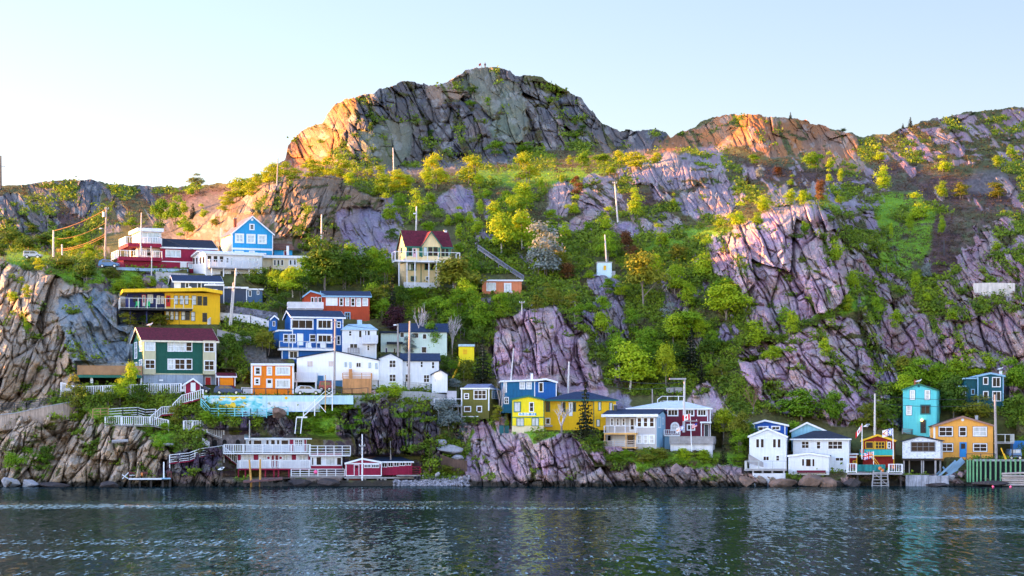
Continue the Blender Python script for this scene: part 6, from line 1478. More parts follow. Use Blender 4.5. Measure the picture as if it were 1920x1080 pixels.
# ---- low scrub, heather and grass: nobody could count these
def tufts(name, mask, count, size, nq, material, label, up=.6, seed=3):
    r = np.random.default_rng(seed)
    w = (mask > .5).ravel().astype(float)
    # area of a sheet cell in the picture is uniform along each column
    w *= np.repeat((922 - ys), NV)
    idx = r.choice(w.size, count, p=w/w.sum())
    px = X.ravel()[idx] + r.uniform(-1, 1, count); pd = D.ravel()[idx]; pz = ZZ.ravel()[idx]
    k = pd/F
    c0 = np.stack([(px-CX)*k, pd, pz], 1)
    sz = r.uniform(size[0], size[1], count)*k
    c = np.repeat(c0, nq, 0); s = np.repeat(sz, nq)
    off = r.normal(size=(count*nq, 3))*np.array((.42, .42, .28)); off[:, 2] = np.abs(off[:, 2])
    c = c + off*s[:, None]
    v = leaf_cards(c, s*r.uniform(.25, .5, len(s)), np.tile((0, -.3, up), (len(s), 1)))
    o = bpy.data.objects.new(name, quads_mesh(name, v, material)); COL.objects.link(o)
    tag(o, label, None, None, 'stuff')
def ground_leaf(name, c1, c2):
    m = leafmat(name, c1, c2, .25)
    for nd in m.node_tree.nodes:
        if nd.type == 'TEX_NOISE': nd.inputs['Scale'].default_value = .22
    return m
free = (rk < .35)*(padm < .05)*(sa_[..., 0] < .4)*(Y > ys[:, None] + 5)*(Y < 900)
ledges = (ledge > .5)*(padm < .05)*(Y > ys[:, None] + 4)*(Y < 880)
green_zone = np.clip(fbm(X/45, Y/30, 3, 77)*1.9 - .55 + .35*((Y > 420) & (Y < 800)) - .5*ha[..., 0], 0, 1)
tufts('low_scrub', free*(green_zone > 0.40)*(ha[..., 0]*fbm(X/16, Y/10, 3, 301) < .30)*(ga[..., 0] < .6), 24000, (4, 16), 12, ground_leaf('scrub_leaves', (0.055, 0.11, 0.010), (0.28, 0.37, 0.018)), 'low green scrub covering the slopes')
tufts('brown_scrub', free*((ha[..., 0] > .3) + (green_zone < .35) > 0), 8000, (3, 8), 10, ground_leaf('heather_leaves', (0.055, 0.032, 0.026), (0.125, 0.085, 0.040)), 'low brown heather and dead grass on the moor', seed=4)
tufts('grass', ((free > 0) & (ga[..., 0] > .4)), 7000, (2, 5), 9, ground_leaf('grass_blades', (0.12, 0.24, 0.012), (0.27, 0.42, 0.016)), 'bright short grass on terraces and rock tops', seed=5)
tufts('ledge_growth', ledges, 3500, (2, 6), 9, ground_leaf('ledge_leaves', (0.06, 0.075, 0.012), (0.18, 0.18, 0.02)), 'moss and tufts growing on rock ledges', seed=6)

# ================================================================== railings, walls, stairs, wharves
def world_mesh(name, mb, m, label, cat, group=None, parent=None):
    """links a mesh collected in world coordinates with its origin at its own base"""
    v = np.array(mb.v); c = Vector(((v[:, 0].min()+v[:, 0].max())/2, (v[:, 1].min()+v[:, 1].max())/2, v[:, 2].min()))
    mb.v = [(x-c.x, y-c.y, z-c.z) for x, y, z in mb.v]
    o = mb.obj(name, m); o.location = c
    return tag(o, label, cat, group)
def path_rail(name, label, cat, pts, hpx, m, style='baluster', gap=.32, posts=1.7, legs=0.0, off=.8, group=None, deckm=None, width=1.1):
    """railing along picture points (foot of the rail); optional walkway behind it and legs below"""
    root = None; mb = MB(); dk = MB(); LG = []; W = []
    for p in pts:
        d = p[2] if len(p) > 2 else gd(p[0], p[1]) - off
        W.append(P(p[0], p[1], d))
    # even out depth so that the run does not zigzag with the rock
    ds = [w.y for w in W]; ds = [(ds[max(0, i-1)] + 2*ds[i] + ds[min(len(ds)-1, i+1)])/4 for i in range(len(ds))]
    W = [P(p[0], p[1], d) for p, d in zip(pts, ds)]
    for a, b in zip(W[:-1], W[1:]):
        hh = hpx*a.y/F
        rail_run(mb, (a.x, a.y), (b.x, b.y), a.z, a.z+hh, gap, posts, style, b.z, b.z+hh)
        if deckm:
            dk.slab((a.x, a.y-.05, a.z), (b.x, b.y-.05, b.z), (b.x, b.y+width, b.z), (a.x, a.y+width, a.z), .18)
        if legs:
            nl = max(1, int((b-a).length/2.2))
            for i in range(nl+1):
                q = a.lerp(b, i/max(nl, 1)); LG.append(MB().bar((q.x, q.y+.05, q.z-.2), (q.x, q.y+.05, q.z-legs), .15))
    if not (deckm or legs):
        return world_mesh(name, mb, m, label, cat, group)
    e = empty(name, W[0]); tag(e, label, cat, group)
    for nm, q, mm in [('railing', mb, m), ('walkway', dk, deckm)] + [('post', q_, m) for q_ in LG]:
        if q.v:
            q.v = [(x-W[0].x, y-W[0].y, z-W[0].z) for x, y, z in q.v]; q.obj(nm, mm, e)
    return e
WRAIL = mat('white_railing_paint', (0.78, 0.79, 0.83), .6, var=.06)
path_rail('picket_railing', 'white picket railing below the brown timber terrace', 'railing', [(114, 735), (141, 743), (210, 741), (280, 738), (340, 737)], 18, WRAIL, legs=1.6, deckm=WOODG)
path_rail('ramp', 'white railed ramp stepping down beside the crimson hut', 'ramp', [(381, 746), (341, 757), (324, 774)], 16, WRAIL, legs=1.4, deckm=CRIM)
path_rail('ramp', 'white railed ramp turning down to the lower boardwalk', 'ramp', [(327, 776), (303, 778), (281, 797)], 15, WRAIL, legs=1.0, deckm=CRIM)
path_rail('boardwalk', 'long white railed boardwalk on posts across the left cliff', 'boardwalk', [(197, 797), (206, 797), (250, 797), (288, 798), (316, 804)], 16, WRAIL, legs=2.2, deckm=WOODG)
path_rail('boardwalk', 'white railed landing and steps above the stone arches', 'boardwalk', [(344, 806), (378, 806), (398, 816), (420, 824)], 17, WRAIL, legs=2.4, deckm=WOODG)
path_rail('rail_fence', 'two-bar white fence under the picket railing', 'fence', [(203, 782), (230, 780), (258, 779), (272, 783), (292, 782)], 15, WOODW, style='rails', posts=2)
path_rail('rail_fence', 'weathered brown two-bar fence left of the white boardwalk', 'fence', [(174, 784), (203, 782)], 17, WOODB, style='rails', posts=1.6)
path_rail('pier_ramp', 'white railed pier ramp on a crimson beam running to the long boathouse', 'ramp', [(318, 868), (355, 864), (376, 856), (400, 853), (420, 850)], 15, WRAIL, style='rails', legs=1.6, deckm=CRIM, posts=1.5)
path_rail('stair', 'crimson sided stair with white railing down to the boathouse gallery', 'stair', [(418, 850), (450, 876)], 14, WRAIL, legs=.6, deckm=CRIM)
path_rail('stair', 'short white stair joining the pier ramp from above', 'stair', [(369, 824), (392, 837)], 8, WRAIL, style='rails', deckm=WOODG)
TQ = mat('turquoise_rail_paint', (0.20, 0.60, 0.66), .6, var=.08)
path_rail('turquoise_fence', 'turquoise three-bar fence under the painted mural wall', 'fence', [(377, 762), (394, 781), (425, 781), (470, 781), (482, 781), (500, 783)], 15, TQ, style='rails', posts=1.3)
path_rail('rail_fence', 'pale blue railing beside the boulder under the mural wall', 'fence', [(500, 780), (522, 777), (540, 778)], 14, TQ, style='rails', posts=2)
path_rail('guard_rail', 'black metal railing along the road in front of the orange house', 'railing', [(455, 742), (520, 743), (560, 744), (620, 744), (660, 743), (690, 741)], 14, DMET, style='glass', posts=2.0, off=.6)
path_rail('guard_rail', 'grey metal railing in front of the white farmhouse', 'railing', [(722, 727), (760, 730), (800, 733), (838, 737)], 14, METAL, style='rails', posts=2.2, off=.7)
path_rail('board_fence', 'tall pale board fence above the slope right of the yellow house', 'fence', [(390, 613), (408, 600), (436, 602), (470, 606), (508, 616)], 14, WOODW, style='boards', posts=2.4, off=.9)
path_rail('board_fence', 'low grey board fence stepping down beside the rounded tree', 'fence', [(408, 630), (432, 636), (470, 644)], 12, WOODG, style='boards', posts=2.4)
path_rail('guard_rail', 'blue-white crash barrier in front of the crimson house', 'barrier', [(218, 506), (260, 508), (300, 509), (352, 510)], 5, mat('barrier_paint', (0.30, 0.45, 0.62), .5), style='boards', posts=3)
path_rail('road_parapet', 'thin dark railing along the sloping path on the far left cliff', 'railing', [(-20, 770), (50, 764), (100, 755), (150, 744)], 11, DMET, style='rails', posts=2)
path_rail('stairway', 'long railed stairway climbing diagonally above the salmon shed', 'stair', [(896, 466), (925, 486), (955, 507), (982, 524)], 7, mat('stair_lilac', (0.20, 0.20, 0.27), .8), legs=2.0, deckm=WOODG, off=2.5, width=.5)
path_rail('yard_railing', 'open white frame railing on the roof line behind the maroon house', 'railing', [(1233, 758), (1241, 752), (1262, 752), (1282, 752)], 9, WRAIL, style='glass', posts=1.0, off=1)
path_rail('board_fence', 'short grey fence on the bank behind the maroon house', 'fence', [(1250, 737), (1264, 736), (1279, 736)], 9, WOODG, style='boards', posts=2)
path_rail('yard_railing', 'low grey railing by the turquoise house door', 'railing', [(1692, 813), (1710, 814), (1740, 814)], 9, WOODG, style='rails', posts=1.6)
path_rail('yellow_steps', 'yellow plank steps climbing left of the small yellow hut', 'stair', [(848, 714), (856, 698), (862, 684)], 6, YTRIM, style='rails', deckm=YTRIM, off=1.2)

def wall_path(name, label, cat, pts, m, th=.6, drop=1.0, group=None, cap=None):
    """wall whose front runs along picture points (x, top, bottom)"""
    ds = [gd(x, b) - .3 for x, t, b in pts]; ds = [(ds[max(0, i-1)] + 2*ds[i] + ds[min(len(ds)-1, i+1)])/4 for i in range(len(ds))]
    mb = MB(); cp = MB()
    for (x, t, b), (x2, t2, b2), d, d2 in zip(pts[:-1], pts[1:], ds[:-1], ds[1:]):
        A, B = P(x, t, d), P(x2, t2, d2); a, b_ = P(x, b, d), P(x2, b2, d2)
        za, zb = a.z-drop, b_.z-drop
        mb.add([(A.x, A.y, za), (B.x, B.y, zb), (B.x, B.y, B.z), (A.x, A.y, A.z), (A.x, A.y+th, za), (B.x, B.y+th, zb), (B.x, B.y+th, B.z), (A.x, A.y+th, A.z)],
               [(0,1,2,3), (5,4,7,6), (3,2,6,7), (0,4,5,1), (0,3,7,4), (1,5,6,2)])
        cp.slab((A.x, A.y-.12, A.z+.16), (B.x, B.y-.12, B.z+.16), (B.x, B.y+th+.1, B.z+.16), (A.x, A.y+th+.1, A.z+.16), .155)
    if cap is None: return world_mesh(name, mb, m, label, cat, group)
    o = P(pts[0][0], pts[0][2], ds[0]); e = empty(name, o); tag(e, label, cat, group)
    for nm, q, mm in (('wall_face', mb, m), ('coping', cp, cap)):
        q.v = [(x-o.x, y-o.y, z-o.z) for x, y, z in q.v]; q.obj(nm, mm, e)
    return e
# the mural wall: pale blue concrete with a painted panel
mur = bpy.data.materials.new('mural_paint'); mur.use_nodes = True
nt = mur.node_tree; n = nt.nodes; l = nt.links; b = n['Principled BSDF']; b.inputs['Roughness'].default_value = .7
tc = n.new('ShaderNodeTexCoord')
def mnoise(sc, off, det=5):
    mp = n.new('ShaderNodeMapping'); mp.inputs['Location'].default_value = off; mp.inputs['Scale'].default_value = sc
    t = n.new('ShaderNodeTexNoise'); t.inputs['Scale'].default_value = 1; t.inputs['Detail'].default_value = det
    l.new(tc.outputs['Object'], mp.inputs[0]); l.new(mp.outputs[0], t.inputs['Vector']); return t
t1 = mnoise((.45, .45, .9), (2.2, 0, 1), 6); cr = n.new('ShaderNodeValToRGB')
e_ = cr.color_ramp.elements; e_[0].position = .36; e_[0].color = (.02, .22, .28, 1); e_[1].position = .62; e_[1].color = (.62, .72, .74, 1)
k = e_.new(.47); k.color = (.10, .48, .52, 1); k = e_.new(.54); k.color = (.30, .60, .66, 1)
l.new(t1.outputs['Fac'], cr.inputs[0])
sx = n.new('ShaderNodeSeparateXYZ'); l.new(tc.outputs['Object'], sx.inputs[0])
t2 = mnoise((.7, .7, 1.1), (7, 0, 3), 5)
dx = n.new('ShaderNodeMath'); dx.operation = 'MULTIPLY_ADD'; dx.inputs[1].default_value = .30; dx.inputs[2].default_value = 0.0
l.new(sx.outputs['X'], dx.inputs[0]); ab = n.new('ShaderNodeMath'); ab.operation = 'ABSOLUTE'; l.new(dx.outputs[0], ab.inputs[0])
sb = n.new('ShaderNodeMath'); sb.operation = 'MULTIPLY_ADD'; sb.inputs[1].default_value = -.30; l.new(ab.outputs[0], sb.inputs[0]); l.new(t2.outputs['Fac'], sb.inputs[2])
st = n.new('ShaderNodeMapRange'); st.inputs['From Min'].default_value = .40; st.inputs['From Max'].default_value = .43; l.new(sb.outputs[0], st.inputs[0])
mx = n.new('ShaderNodeMix'); mx.data_type = 'RGBA'; l.new(st.outputs[0], mx.inputs[0]); l.new(cr.outputs[0], mx.inputs[6]); mx.inputs[7].default_value = (.78, .52, .03, 1)
l.new(mx.outputs[2], b.inputs['Base Color'])
PBLUE = mat('pale_blue_concrete', (0.46, 0.66, 0.76), .8, 'concrete', .10)
dm = d0(520, 744) - 2.2
mw = empty('mural_wall', P(437, 768, dm)); tag(mw, 'long pale blue retaining wall with a yellow and teal mural under the road', 'wall')
def mwbox(x0, y0, x1, y1, v0, v1):
    A, B = P(x0, y1, dm), P(x1, y0, dm); o = mw.location
    return MB().box(A.x-o.x, v0, A.z-o.z, B.x-o.x, v1, B.z-o.z)
mwbox(382, 741.5, 500, 780, 0, .8).obj('wall_face', PBLUE, mw); mwbox(500.1, 741.5, 600, 772, 0, .8).obj('wall_face', PBLUE, mw); mwbox(600.1, 741.5, 662, 758, 0, .8).obj('wall_face', PBLUE, mw)
mwbox(386, 743.5, 492, 772, -.02, .02).obj('mural', mur, mw)
mwbox(502, 753, 598, 771, -.015, .02).obj('whitewash', CONCW, mw)
q = P(536.5, 746, dm) - mw.location; MB().cyl((q.x, -.04, q.z), (q.x, .02, q.z), .27, n=12).obj('yellow_disc', YTRIM, mw)
road = MB(); rp = [(376, 741.3, 734), (470, 741.3, 733), (560, 741.3, 733), (662, 741.3, 734)]
for (x, y0, y1), (x2, y02, y12) in zip(rp[:-1], rp[1:]):
    A, B = P(x, y0, dm+.3), P(x2, y02, dm+.3)
    road.slab((A.x, A.y, A.z), (B.x, B.y, B.z), (B.x, B.y+7.5, B.z+.12), (A.x, A.y+7.5, A.z+.12), .5)
ro = road.obj('road', mat('asphalt', (0.055, 0.058, 0.065), .9, 'concrete', .2)); tag(ro, None, None, None, 'structure')
ROADZ = P(500, 741.3, dm).z
wall_path('retaining_wall', 'grey concrete retaining wall under the white farmhouse railing', 'wall', [(655, 741, 752), (690, 742, 756), (730, 733, 748), (790, 734, 748), (840, 740, 752)], CONC)
wall_path('path_wall', 'rust stained concrete wall carrying the sloping path at far left', 'wall', [(-40, 783, 800), (30, 775, 793), (90, 762, 786), (130, 755, 776), (152, 749, 764)], mat('stained_concrete', (0.42, 0.32, 0.26), .85, 'concrete', .25), cap=CONC, th=1.0)
wall_path('gabion_wall', 'dark blue-grey stone gabion wall right of the yellow house', 'wall', [(412, 572, 601), (440, 574, 602), (480, 580, 606), (520, 586, 612)], mat('gabion_stone', (0.15, 0.16, 0.21), .9, 'rubble', .2), th=1.2)
wall_path('retaining_wall', 'pale grey concrete retaining wall below the crimson house', 'wall', [(292, 509, 524), (320, 511, 526), (352, 513, 526)], CONC)
wall_path('retaining_wall', 'whitish retaining wall under the purple rock at far right', 'wall', [(1826, 531, 548), (1860, 530, 551), (1903, 531, 548)], mat('lime_concrete', (0.60, 0.55, 0.52), .85, 'concrete', .15))
wall_path('timber_bulkhead', 'brown timber bulkhead behind the pebble beach', 'wall', [(826, 852, 882), (848, 860, 886), (876, 864, 886)], mat('brown_bulkhead', (0.10, 0.06, 0.045), .85, 'boards', .25))
wall_path('white_wall', 'low white wall in front of the orange saltbox house', 'wall', [(452, 726, 738), (490, 727, 738), (523, 728, 738)], CONCW)
st = House('stone_arch_wall', 'rough stone wall with three dark arches above the boathouse', 'wall', 388, 460, 836, 0, 1.2, d=d0(424, 842)+4.6)
st.block(388, 815.5, 460, 836, mat('arch_stone', (0.22, 0.19, 0.20), .9, 'rubble', .2, scale=.9), drop=1.5)
for x in (403, 421, 446):
    a = st.fp(x, 836); q = st.fp(x, 828); r_ = .36
    pts = [(a[0]-r_, a[1]), (a[0]+r_, a[1])] + [(a[0]+r_*math.cos(t*math.pi/6), q[1]+r_*math.sin(t*math.pi/6)) for t in range(7)]
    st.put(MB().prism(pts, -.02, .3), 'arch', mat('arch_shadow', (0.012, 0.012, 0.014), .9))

# white zigzag stair from the road down to the ladder
e = House('white_access_stair', 'white wooden access stair zigzagging from the road down the grassy bank', 'stair', 566, 614, 781, 0, 2, d=dm-1.6)
def sbar(x0, y0, x1, y1, v=0, w=.16, m=WRAIL, nm='stringer'):
    a = e.fp(x0, y0, v); b_ = e.fp(x1, y1, v); e.put(MB().bar((a[0], v, a[1]), (b_[0], v, b_[1]), w), nm, m)
sbar(569, 780, 610, 742); sbar(569, 780, 610, 742, 1.1); sbar(569, 771, 610, 733, 0, .1, WRAIL, 'handrail'); sbar(597, 757, 611, 773, .2, .14, WRAIL, 'brace')
for x, y0, y1 in ((569, 768, 782), (590, 748, 780), (610, 703, 770), (623, 704, 770)): sbar(x, y0, x, y1, 0, .15, WRAIL if x != 610 else WOODT, 'post')
tr_ = MB()
for i in range(11):
    a = e.fp(569+41*i/10, 780-38*i/10, 0); tr_.box(a[0]-.14, .08, a[1]-.03, a[0]+.14, 1.02, a[1]+.02)
e.put(tr_, 'treads', WOODW); sbar(610, 743, 624, 743, .3, .3, WRAIL, 'landing'); sbar(610, 732, 624, 742, 0, .08, WRAIL, 'cross_rail'); sbar(610, 742, 624, 732, .05, .08, WRAIL, 'cross_rail')
e.deck(556, 576, 781, -.4, 1.2, WRAIL, t=.25, name='landing')
e = House('plank_ladder', 'steep white plank ladder below the access stair', 'ladder', 553, 567, 813, 0, 1, d=dm-2.2)
sbar(553, 813, 556, 783, -.3, .16); sbar(563.5, 813, 566.5, 783, -.3, .16)
for i in range(9): sbar(553.6+.33*i, 810-3*i, 564+.33*i, 810-3*i, -.2, .1, DARKW, 'rung')

# ---- wharves and shore works
def at_shore(px, py, dd=0.0): return P(px, py, d0(px, py) + dd)
w = House('small_dock', 'low timber dock with a white beam and broken railings under the left cliff', 'dock', 240, 322, 908, 0, 4, d=379)
w.deck(240, 322, 897, 0, 4, DARKW, t=.3); w.block(241, 896.4, 303, 899.5, WOODW, v0=-.3, v1=-.02, name='white_beam'); w.block(301, 896, 320, 898.4, LBLUE, v0=-.25, v1=1.2, name='blue_plank')
w.post(307, 866, 897, .3, WRAIL, w=.2)
for x in (243, 262, 283, 305, 319): w.post(x, 899.6, 916, .4, DARKW, w=.35)
a = w.fp(229, 890, .2); c = w.fp(241, 898, .2); w.put(MB().bar((a[0], .2, a[1]), (c[0], .2, c[1]), .16), 'cross_brace', WOODW)
a = w.fp(229, 898, .3); c = w.fp(241, 886, .3); w.put(MB().bar((a[0], .35, a[1]), (c[0], .35, c[1]), .16), 'cross_brace', WOODW)
w.block(242, 885, 276, 888, mat('old_red_board', (0.16, 0.05, 0.05), .8), v0=1.5, v1=1.6, name='rail_board'); w.block(242, 890.5, 266, 892, WOODW, v0=1.45, v1=1.55, name='rail_board'); w.block(314, 884, 322, 886, mat('old_red_board', (0.16, 0.05, 0.05)), v0=1, v1=1.1, name='rail_board')
for x in (242, 258, 276, 315, 321): w.post(x, 884, 896.5, 1.52, mat('old_red_board', (0.16, 0.05, 0.05)), w=.14)
bu = w.fp(266, 890); o = MB().ball((0, 0, .3), .22, .22, .34, 8, 6).obj('net_float', mat('float_orange', (0.62, 0.20, 0.05), .5)); o.location = P(266, 893, 379.8); tag(o, 'orange net float sitting on the small dock', 'float')
w = House('slipway', 'dark sloping timber slipway in front of the long white boathouse', 'slipway', 456, 530, 906, 0, 5, d=377)
A, B = w.fp(456, 903), w.fp(530, 897); w.put(MB().slab((A[0], 0, A[1]), (B[0], 0, B[1]), (B[0], 5, B[1]+.2), (A[0], 5, A[1]+.2), .25), 'planking', mat('red_brown_plank', (0.12, 0.06, 0.06), .85, 'wood', .25))
for x in (460, 475, 490, 510, 527): w.post(x, 903.5, 916, .5, DARKW, w=.4)
for x, y0, y1, lb in ((471.5, 862, 900, 'left'), (487.8, 861, 899, 'right')):
    a = P(x, y1+2, 379.4); mb = MB().cyl((0, 0, -1), (-.35 if lb == 'left' else 0, 0, (y1+2-y0)*379.4/F), .20, .14, 8)
    o = mb.obj('mooring_post', mat('yellow_pile', (0.50, 0.27, 0.07), .7, 'wood', .15)); o.location = a; tag(o, f'{lb} yellow mooring pile standing in front of the long boathouse', 'pile', 'yellow mooring piles')
for nm, (x, y, r_, cl, lb) in {'mooring_buoy': (592, 885, .36, (0.85, 0.12, 0.30), 'big pink buoy hung on the boathouse landing rail')}.items():
    o = MB().ball((0, 0, 0), r_, n=12, m=8).obj(nm, mat('pink_buoy', cl, .4), smooth=True); o.location = P(x, y, d0(540, 897)+.7); tag(o, lb, 'buoy')
for x, lb in ((1862, 'left'), (1895, 'right')):
    o = MB().ball((0, 0, .08), .20, n=10, m=7).obj('mooring_buoy', mat('pink_buoy', (0.85, 0.12, 0.30)), smooth=True); d_ = HC*F/(913.5-YH); o.location = ((x-CX)*d_/F, d_, 0); tag(o, f'{lb} one of two small pink buoys floating at far right', 'buoy', 'pink buoys on the water')

w = House('fishing_wharf', 'plank wharf with white pickets in front of the red fishing stage', 'wharf', 1588, 1692, 893, -2, 6, d=d0(1640, 893)-3.0)
w.deck(1588, 1692, 886.5, 0, 9, WOODG, t=.3); w.rail(1588, 1606, 869.5, 886, .1, WRAIL, gap=.4, posts=3); w.rail(1666, 1692, 870.5, 886, .1, WRAIL, gap=.4, posts=3)
for x in (1590, 1608, 1640, 1665, 1689): w.post(x, 889.5, 914, .4, DARKW, w=.3)
w.block(1606, 871, 1660, 884, mat('turquoise_net', (0.02, 0.20, 0.20), .8, var=.3), v0=1.2, v1=1.3, name='net_screen')
for x0_, x1_ in ((1625, 1648), (1630, 1652)): 
    a = w.fp(x0_, 846, 1.8); c = w.fp(x1_, 876, 1.8); w.put(MB().bar((a[0], 1.8, a[1]), (c[0], 1.8, c[1]), .2, .08), 'stair_rail', YTRIM)
w.block(1588, 890, 1692, 905, mat('shadow_backing', (0.02, 0.02, 0.02)), v0=6, v1=6.4, name='back_shade')  # dark sheet put in as the shade under the wharf
for x, z in ((1650, 878), (1655, 882), (1676, 876)): 
    a = w.fp(x, z, .6); w.put(MB().ball((a[0], .6, a[1]), .3, n=8, m=5), 'net_float', mat('float_orange', (0.62, 0.20, 0.05)))
w = House('wharf_ladder_frame', 'grey timber ladder frame standing in the water below the fishing wharf', 'frame', 1634, 1667, 917, -2, 2, d=d0(1640, 893)-4.6)
for x0_, x1_ in ((1638, 1634.5), (1652, 1652.5), (1663.5, 1666.5)):
    a = w.fp(x0_, 882); c = w.fp(x1_, 919); w.put(MB().bar((a[0], 0, a[1]), (c[0], 0, c[1]), .22), 'leg', WOODG)
for y in (886, 893, 899.5, 905.5, 910.5):
    a = w.fp(1636.5, y); c = w.fp(1665.5, y); w.put(MB().bar((a[0], -.12, a[1]), (c[0], -.12, c[1]), .12), 'rung', WOODG)
a = w.fp(1640, 888); c = w.fp(1664, 909); w.put(MB().bar((a[0], -.25, a[1]), (c[0], -.25, c[1]), .1), 'brace', WOODG)
o = House('concrete_quay', 'pale concrete quay block under the flaking white shed', 'quay', 1698, 1779, 902, -2, 3, d=d0(1740, 900)-3.0)
o.block(1698, 891, 1741, 902, mat('quay_concrete', (0.30, 0.31, 0.36), .85, 'concrete', .3), drop=2.5, name='quay_block'); o.block(1741.4, 892, 1779, 902, mat('quay_concrete', (0.45, 0.47, 0.54)), v0=.1, drop=2.5, name='quay_block')
w = House('sheet_pile_wall', 'dark quay wall faced with green vertical piles at far right', 'quay', 1812, 1930, 893, 0, 3, d=d0(1870, 895)-1.6)
w.block(1812, 863, 1930, 893, mat('pile_back', (0.02, 0.022, 0.03), .8), v0=.3, drop=1.5, name='wall_face'); w.block(1826, 861.5, 1930, 865, CONC, v0=-.15, v1=1.5, name='coping')
for i, x in enumerate([1814, 1819, 1825, 1832, 1839, 1848, 1857, 1867, 1876, 1886, 1895, 1904, 1913, 1922]): w.block(x-1.6, 861.0 if i % 2 else 862, x+1.6, 893, mat('green_pile', (0.12, 0.30, 0.15), .7, 'wood', .2), v0=-.5 if i % 2 else -.45, v1=-.16, name='pile', drop=1)
w.rail(1812, 1866, 851, 861, 1.2, DMET, style='glass', posts=2)
w = House('log_crib', 'stack of weathered pale logs at the waterline, far right', 'crib', 1878, 1925, 911, 0, 2, d=d0(1900, 900)-4.2)
for r_ in range(6):
    a = w.fp(1879 - r_ % 2, 909-4.1*r_, 0); c = w.fp(1924, 909-4.1*r_ - (r_ == 5)*2, 0); w.put(MB().cyl((a[0], .2*(r_ % 2), a[1]), (c[0], .2*(r_ % 2), c[1]), .19, .17, 7), 'log', mat('pale_log', (0.36, 0.31, 0.29), .85, 'wood', .2))
w = House('grey_platform', 'grey platform on thin posts left of the olive house', 'deck', 814, 866, 790, 0, 3, d=d0(840, 785)+1.0)
w.deck(814, 866, 760.5, 0, 3.5, WOODG); w.rail(814, 866, 748, 760, .1, WOODW, style='glass', posts=1.6); w.block(838, 733, 856, 759, mat('grey_tarp', (0.45, 0.44, 0.50), .8), v0=1.5, v1=3, name='covered_stack')
for x in (822, 848, 859, 865): w.post(x, 763, 796, .2, WOODG, w=.16)
for r_, (x, y0, y1, cl, lb) in enumerate(((936, 797, 812, 'teal', 'left dark teal waste bin beside the yellow sign house'), (946, 798, 812, 'teal', 'right dark teal waste bin beside the yellow sign house'), (807, 720, 732, 'teal', 'dark teal waste box behind the farmhouse railing'))):
    g_ = 'teal waste bins' if r_ < 2 else None
    d_ = gd(x+5, y1)-.4 if r_ < 2 else d0(815, 733)-1.2
    A = P(x, y1, d_); wd = (8.5 if r_ < 2 else 16)*d_/F; hh = (y1-y0)*d_/F
    e = empty('waste_bin', A); tag(e, lb, 'bin', g_)
    MB().add([(0.06, 0.05, -.3), (wd-.06, .05, -.3), (wd-.06, .75, -.3), (.06, .75, -.3), (0, 0, hh-.12), (wd, 0, hh-.12), (wd, .8, hh-.12), (0, .8, hh-.12)], [(0,3,2,1), (4,5,6,7), (0,1,5,4), (1,2,6,5), (2,3,7,6), (3,0,4,7)]).obj('body', mat('bin_teal', (0.01, 0.10, 0.12), .5), e)
    MB().box(-.03, -.04, hh-.115, wd+.03, .84, hh).obj('lid', mat('bin_lid', (0.008, 0.06, 0.08), .5), e)
# white concrete box on the spur
w = House('concrete_box', 'small white concrete box with a yellow window perched on a rock spur', 'building', 1120, 1147, 520, 3, 3)
w.block(1120, 492.5, 1147, 520, mat('white_concrete', (0.58, 0.74, 0.80), .8, 'concrete', .08), drop=1.5); w.win(1131.5, 498, 1136.5, 506.5, 1, 1, fm=YTRIM, pm=YTRIM, fw=.1); w.block(1119, 490.8, 1148, 492.4, CONC, v0=-.15, v1=3.2, name='roof'); w.block(1147.2, 508, 1154, 520, CONC, v0=.2, v1=2, drop=1.5, name='buttress')

# ---- utility poles and wires
def pole(label, xt, yt, xb, yb, r=.15, m=None, arm=None, trans=None, lamp=None, off=1.0, d=None, name='utility_pole', group='poles on the hillside'):
    d = d if d is not None else gd(xb, yb) - off
    b_ = P(xb, yb, d); t = P(xt, yt, d) - b_
    e = empty(name, b_); tag(e, label, 'pole', group)
    MB().cyl((0, 0, -1.0), t, r, r*.68, 8).obj('shaft', m or POLEM, e)
    k = d/F
    for (y, w0, w1) in arm or []:
        c = Vector((t.x*(yb-y)/(yb-yt), -.16, (yb-y)*k))
        a_ = MB().bar((c.x-w0*k, c.y, c.z), (c.x+w1*k, c.y, c.z), .16).obj('crossarm', WOODG, e)
        for s_ in (-w0*.85, w1*.85):
            MB().cyl((c.x+s_*k, c.y, c.z+.08), (c.x+s_*k, c.y, c.z+.30), .05, .04, 6).obj('insulator', WHITE, a_)
    for (dx, y) in trans or []:
        c = Vector((t.x*(yb-y)/(yb-yt) + dx*k, -.3, (yb-y)*k)); MB().cyl(c, c+Vector((0, 0, 1.0)), .3, .3, 10).obj('transformer', METAL, e)
    for (dx, y) in lamp or []:
        c = Vector((t.x*(yb-y)/(yb-yt), 0, (yb-y)*k)); q = c+Vector((dx*k, -.2, .15)); a_ = MB().cyl(c, q, .05, .05, 6).obj('lamp_arm', METAL, e); MB().ball((q.x, q.y, q.z), .34, .2, .14, 8, 5).obj('lamp_head', WHITE, a_)
    return e
WP = mat('pale_pole', (0.56, 0.53, 0.52), .8, 'wood', .15)
pole('tall pole with transformer and street lamp left of the crimson house', 199.5, 388, 196, 498, .22, trans=[(-4, 407)], lamp=[(-9, 430)], arm=[(392, 3, 5)])
pole('stout white pole on the skyline of the left cliff', 100, 432, 100, 482, .24, WP)
pole('short white post right of the stout white pole', 116, 458, 117, 484, .2, WP)
pole('thin pale pole rising in front of the penthouse', 265, 399, 263.5, 470, .14, WP, d=d0(318, 505)-1.6)
pole('slim pole in front of the crimson wing ground floor', 284.5, 478, 284, 509, .13, WP, d=d0(318, 505)-2.0)
pole('pole on the skyline left of the summit', 521, 297, 519, 347, .17)
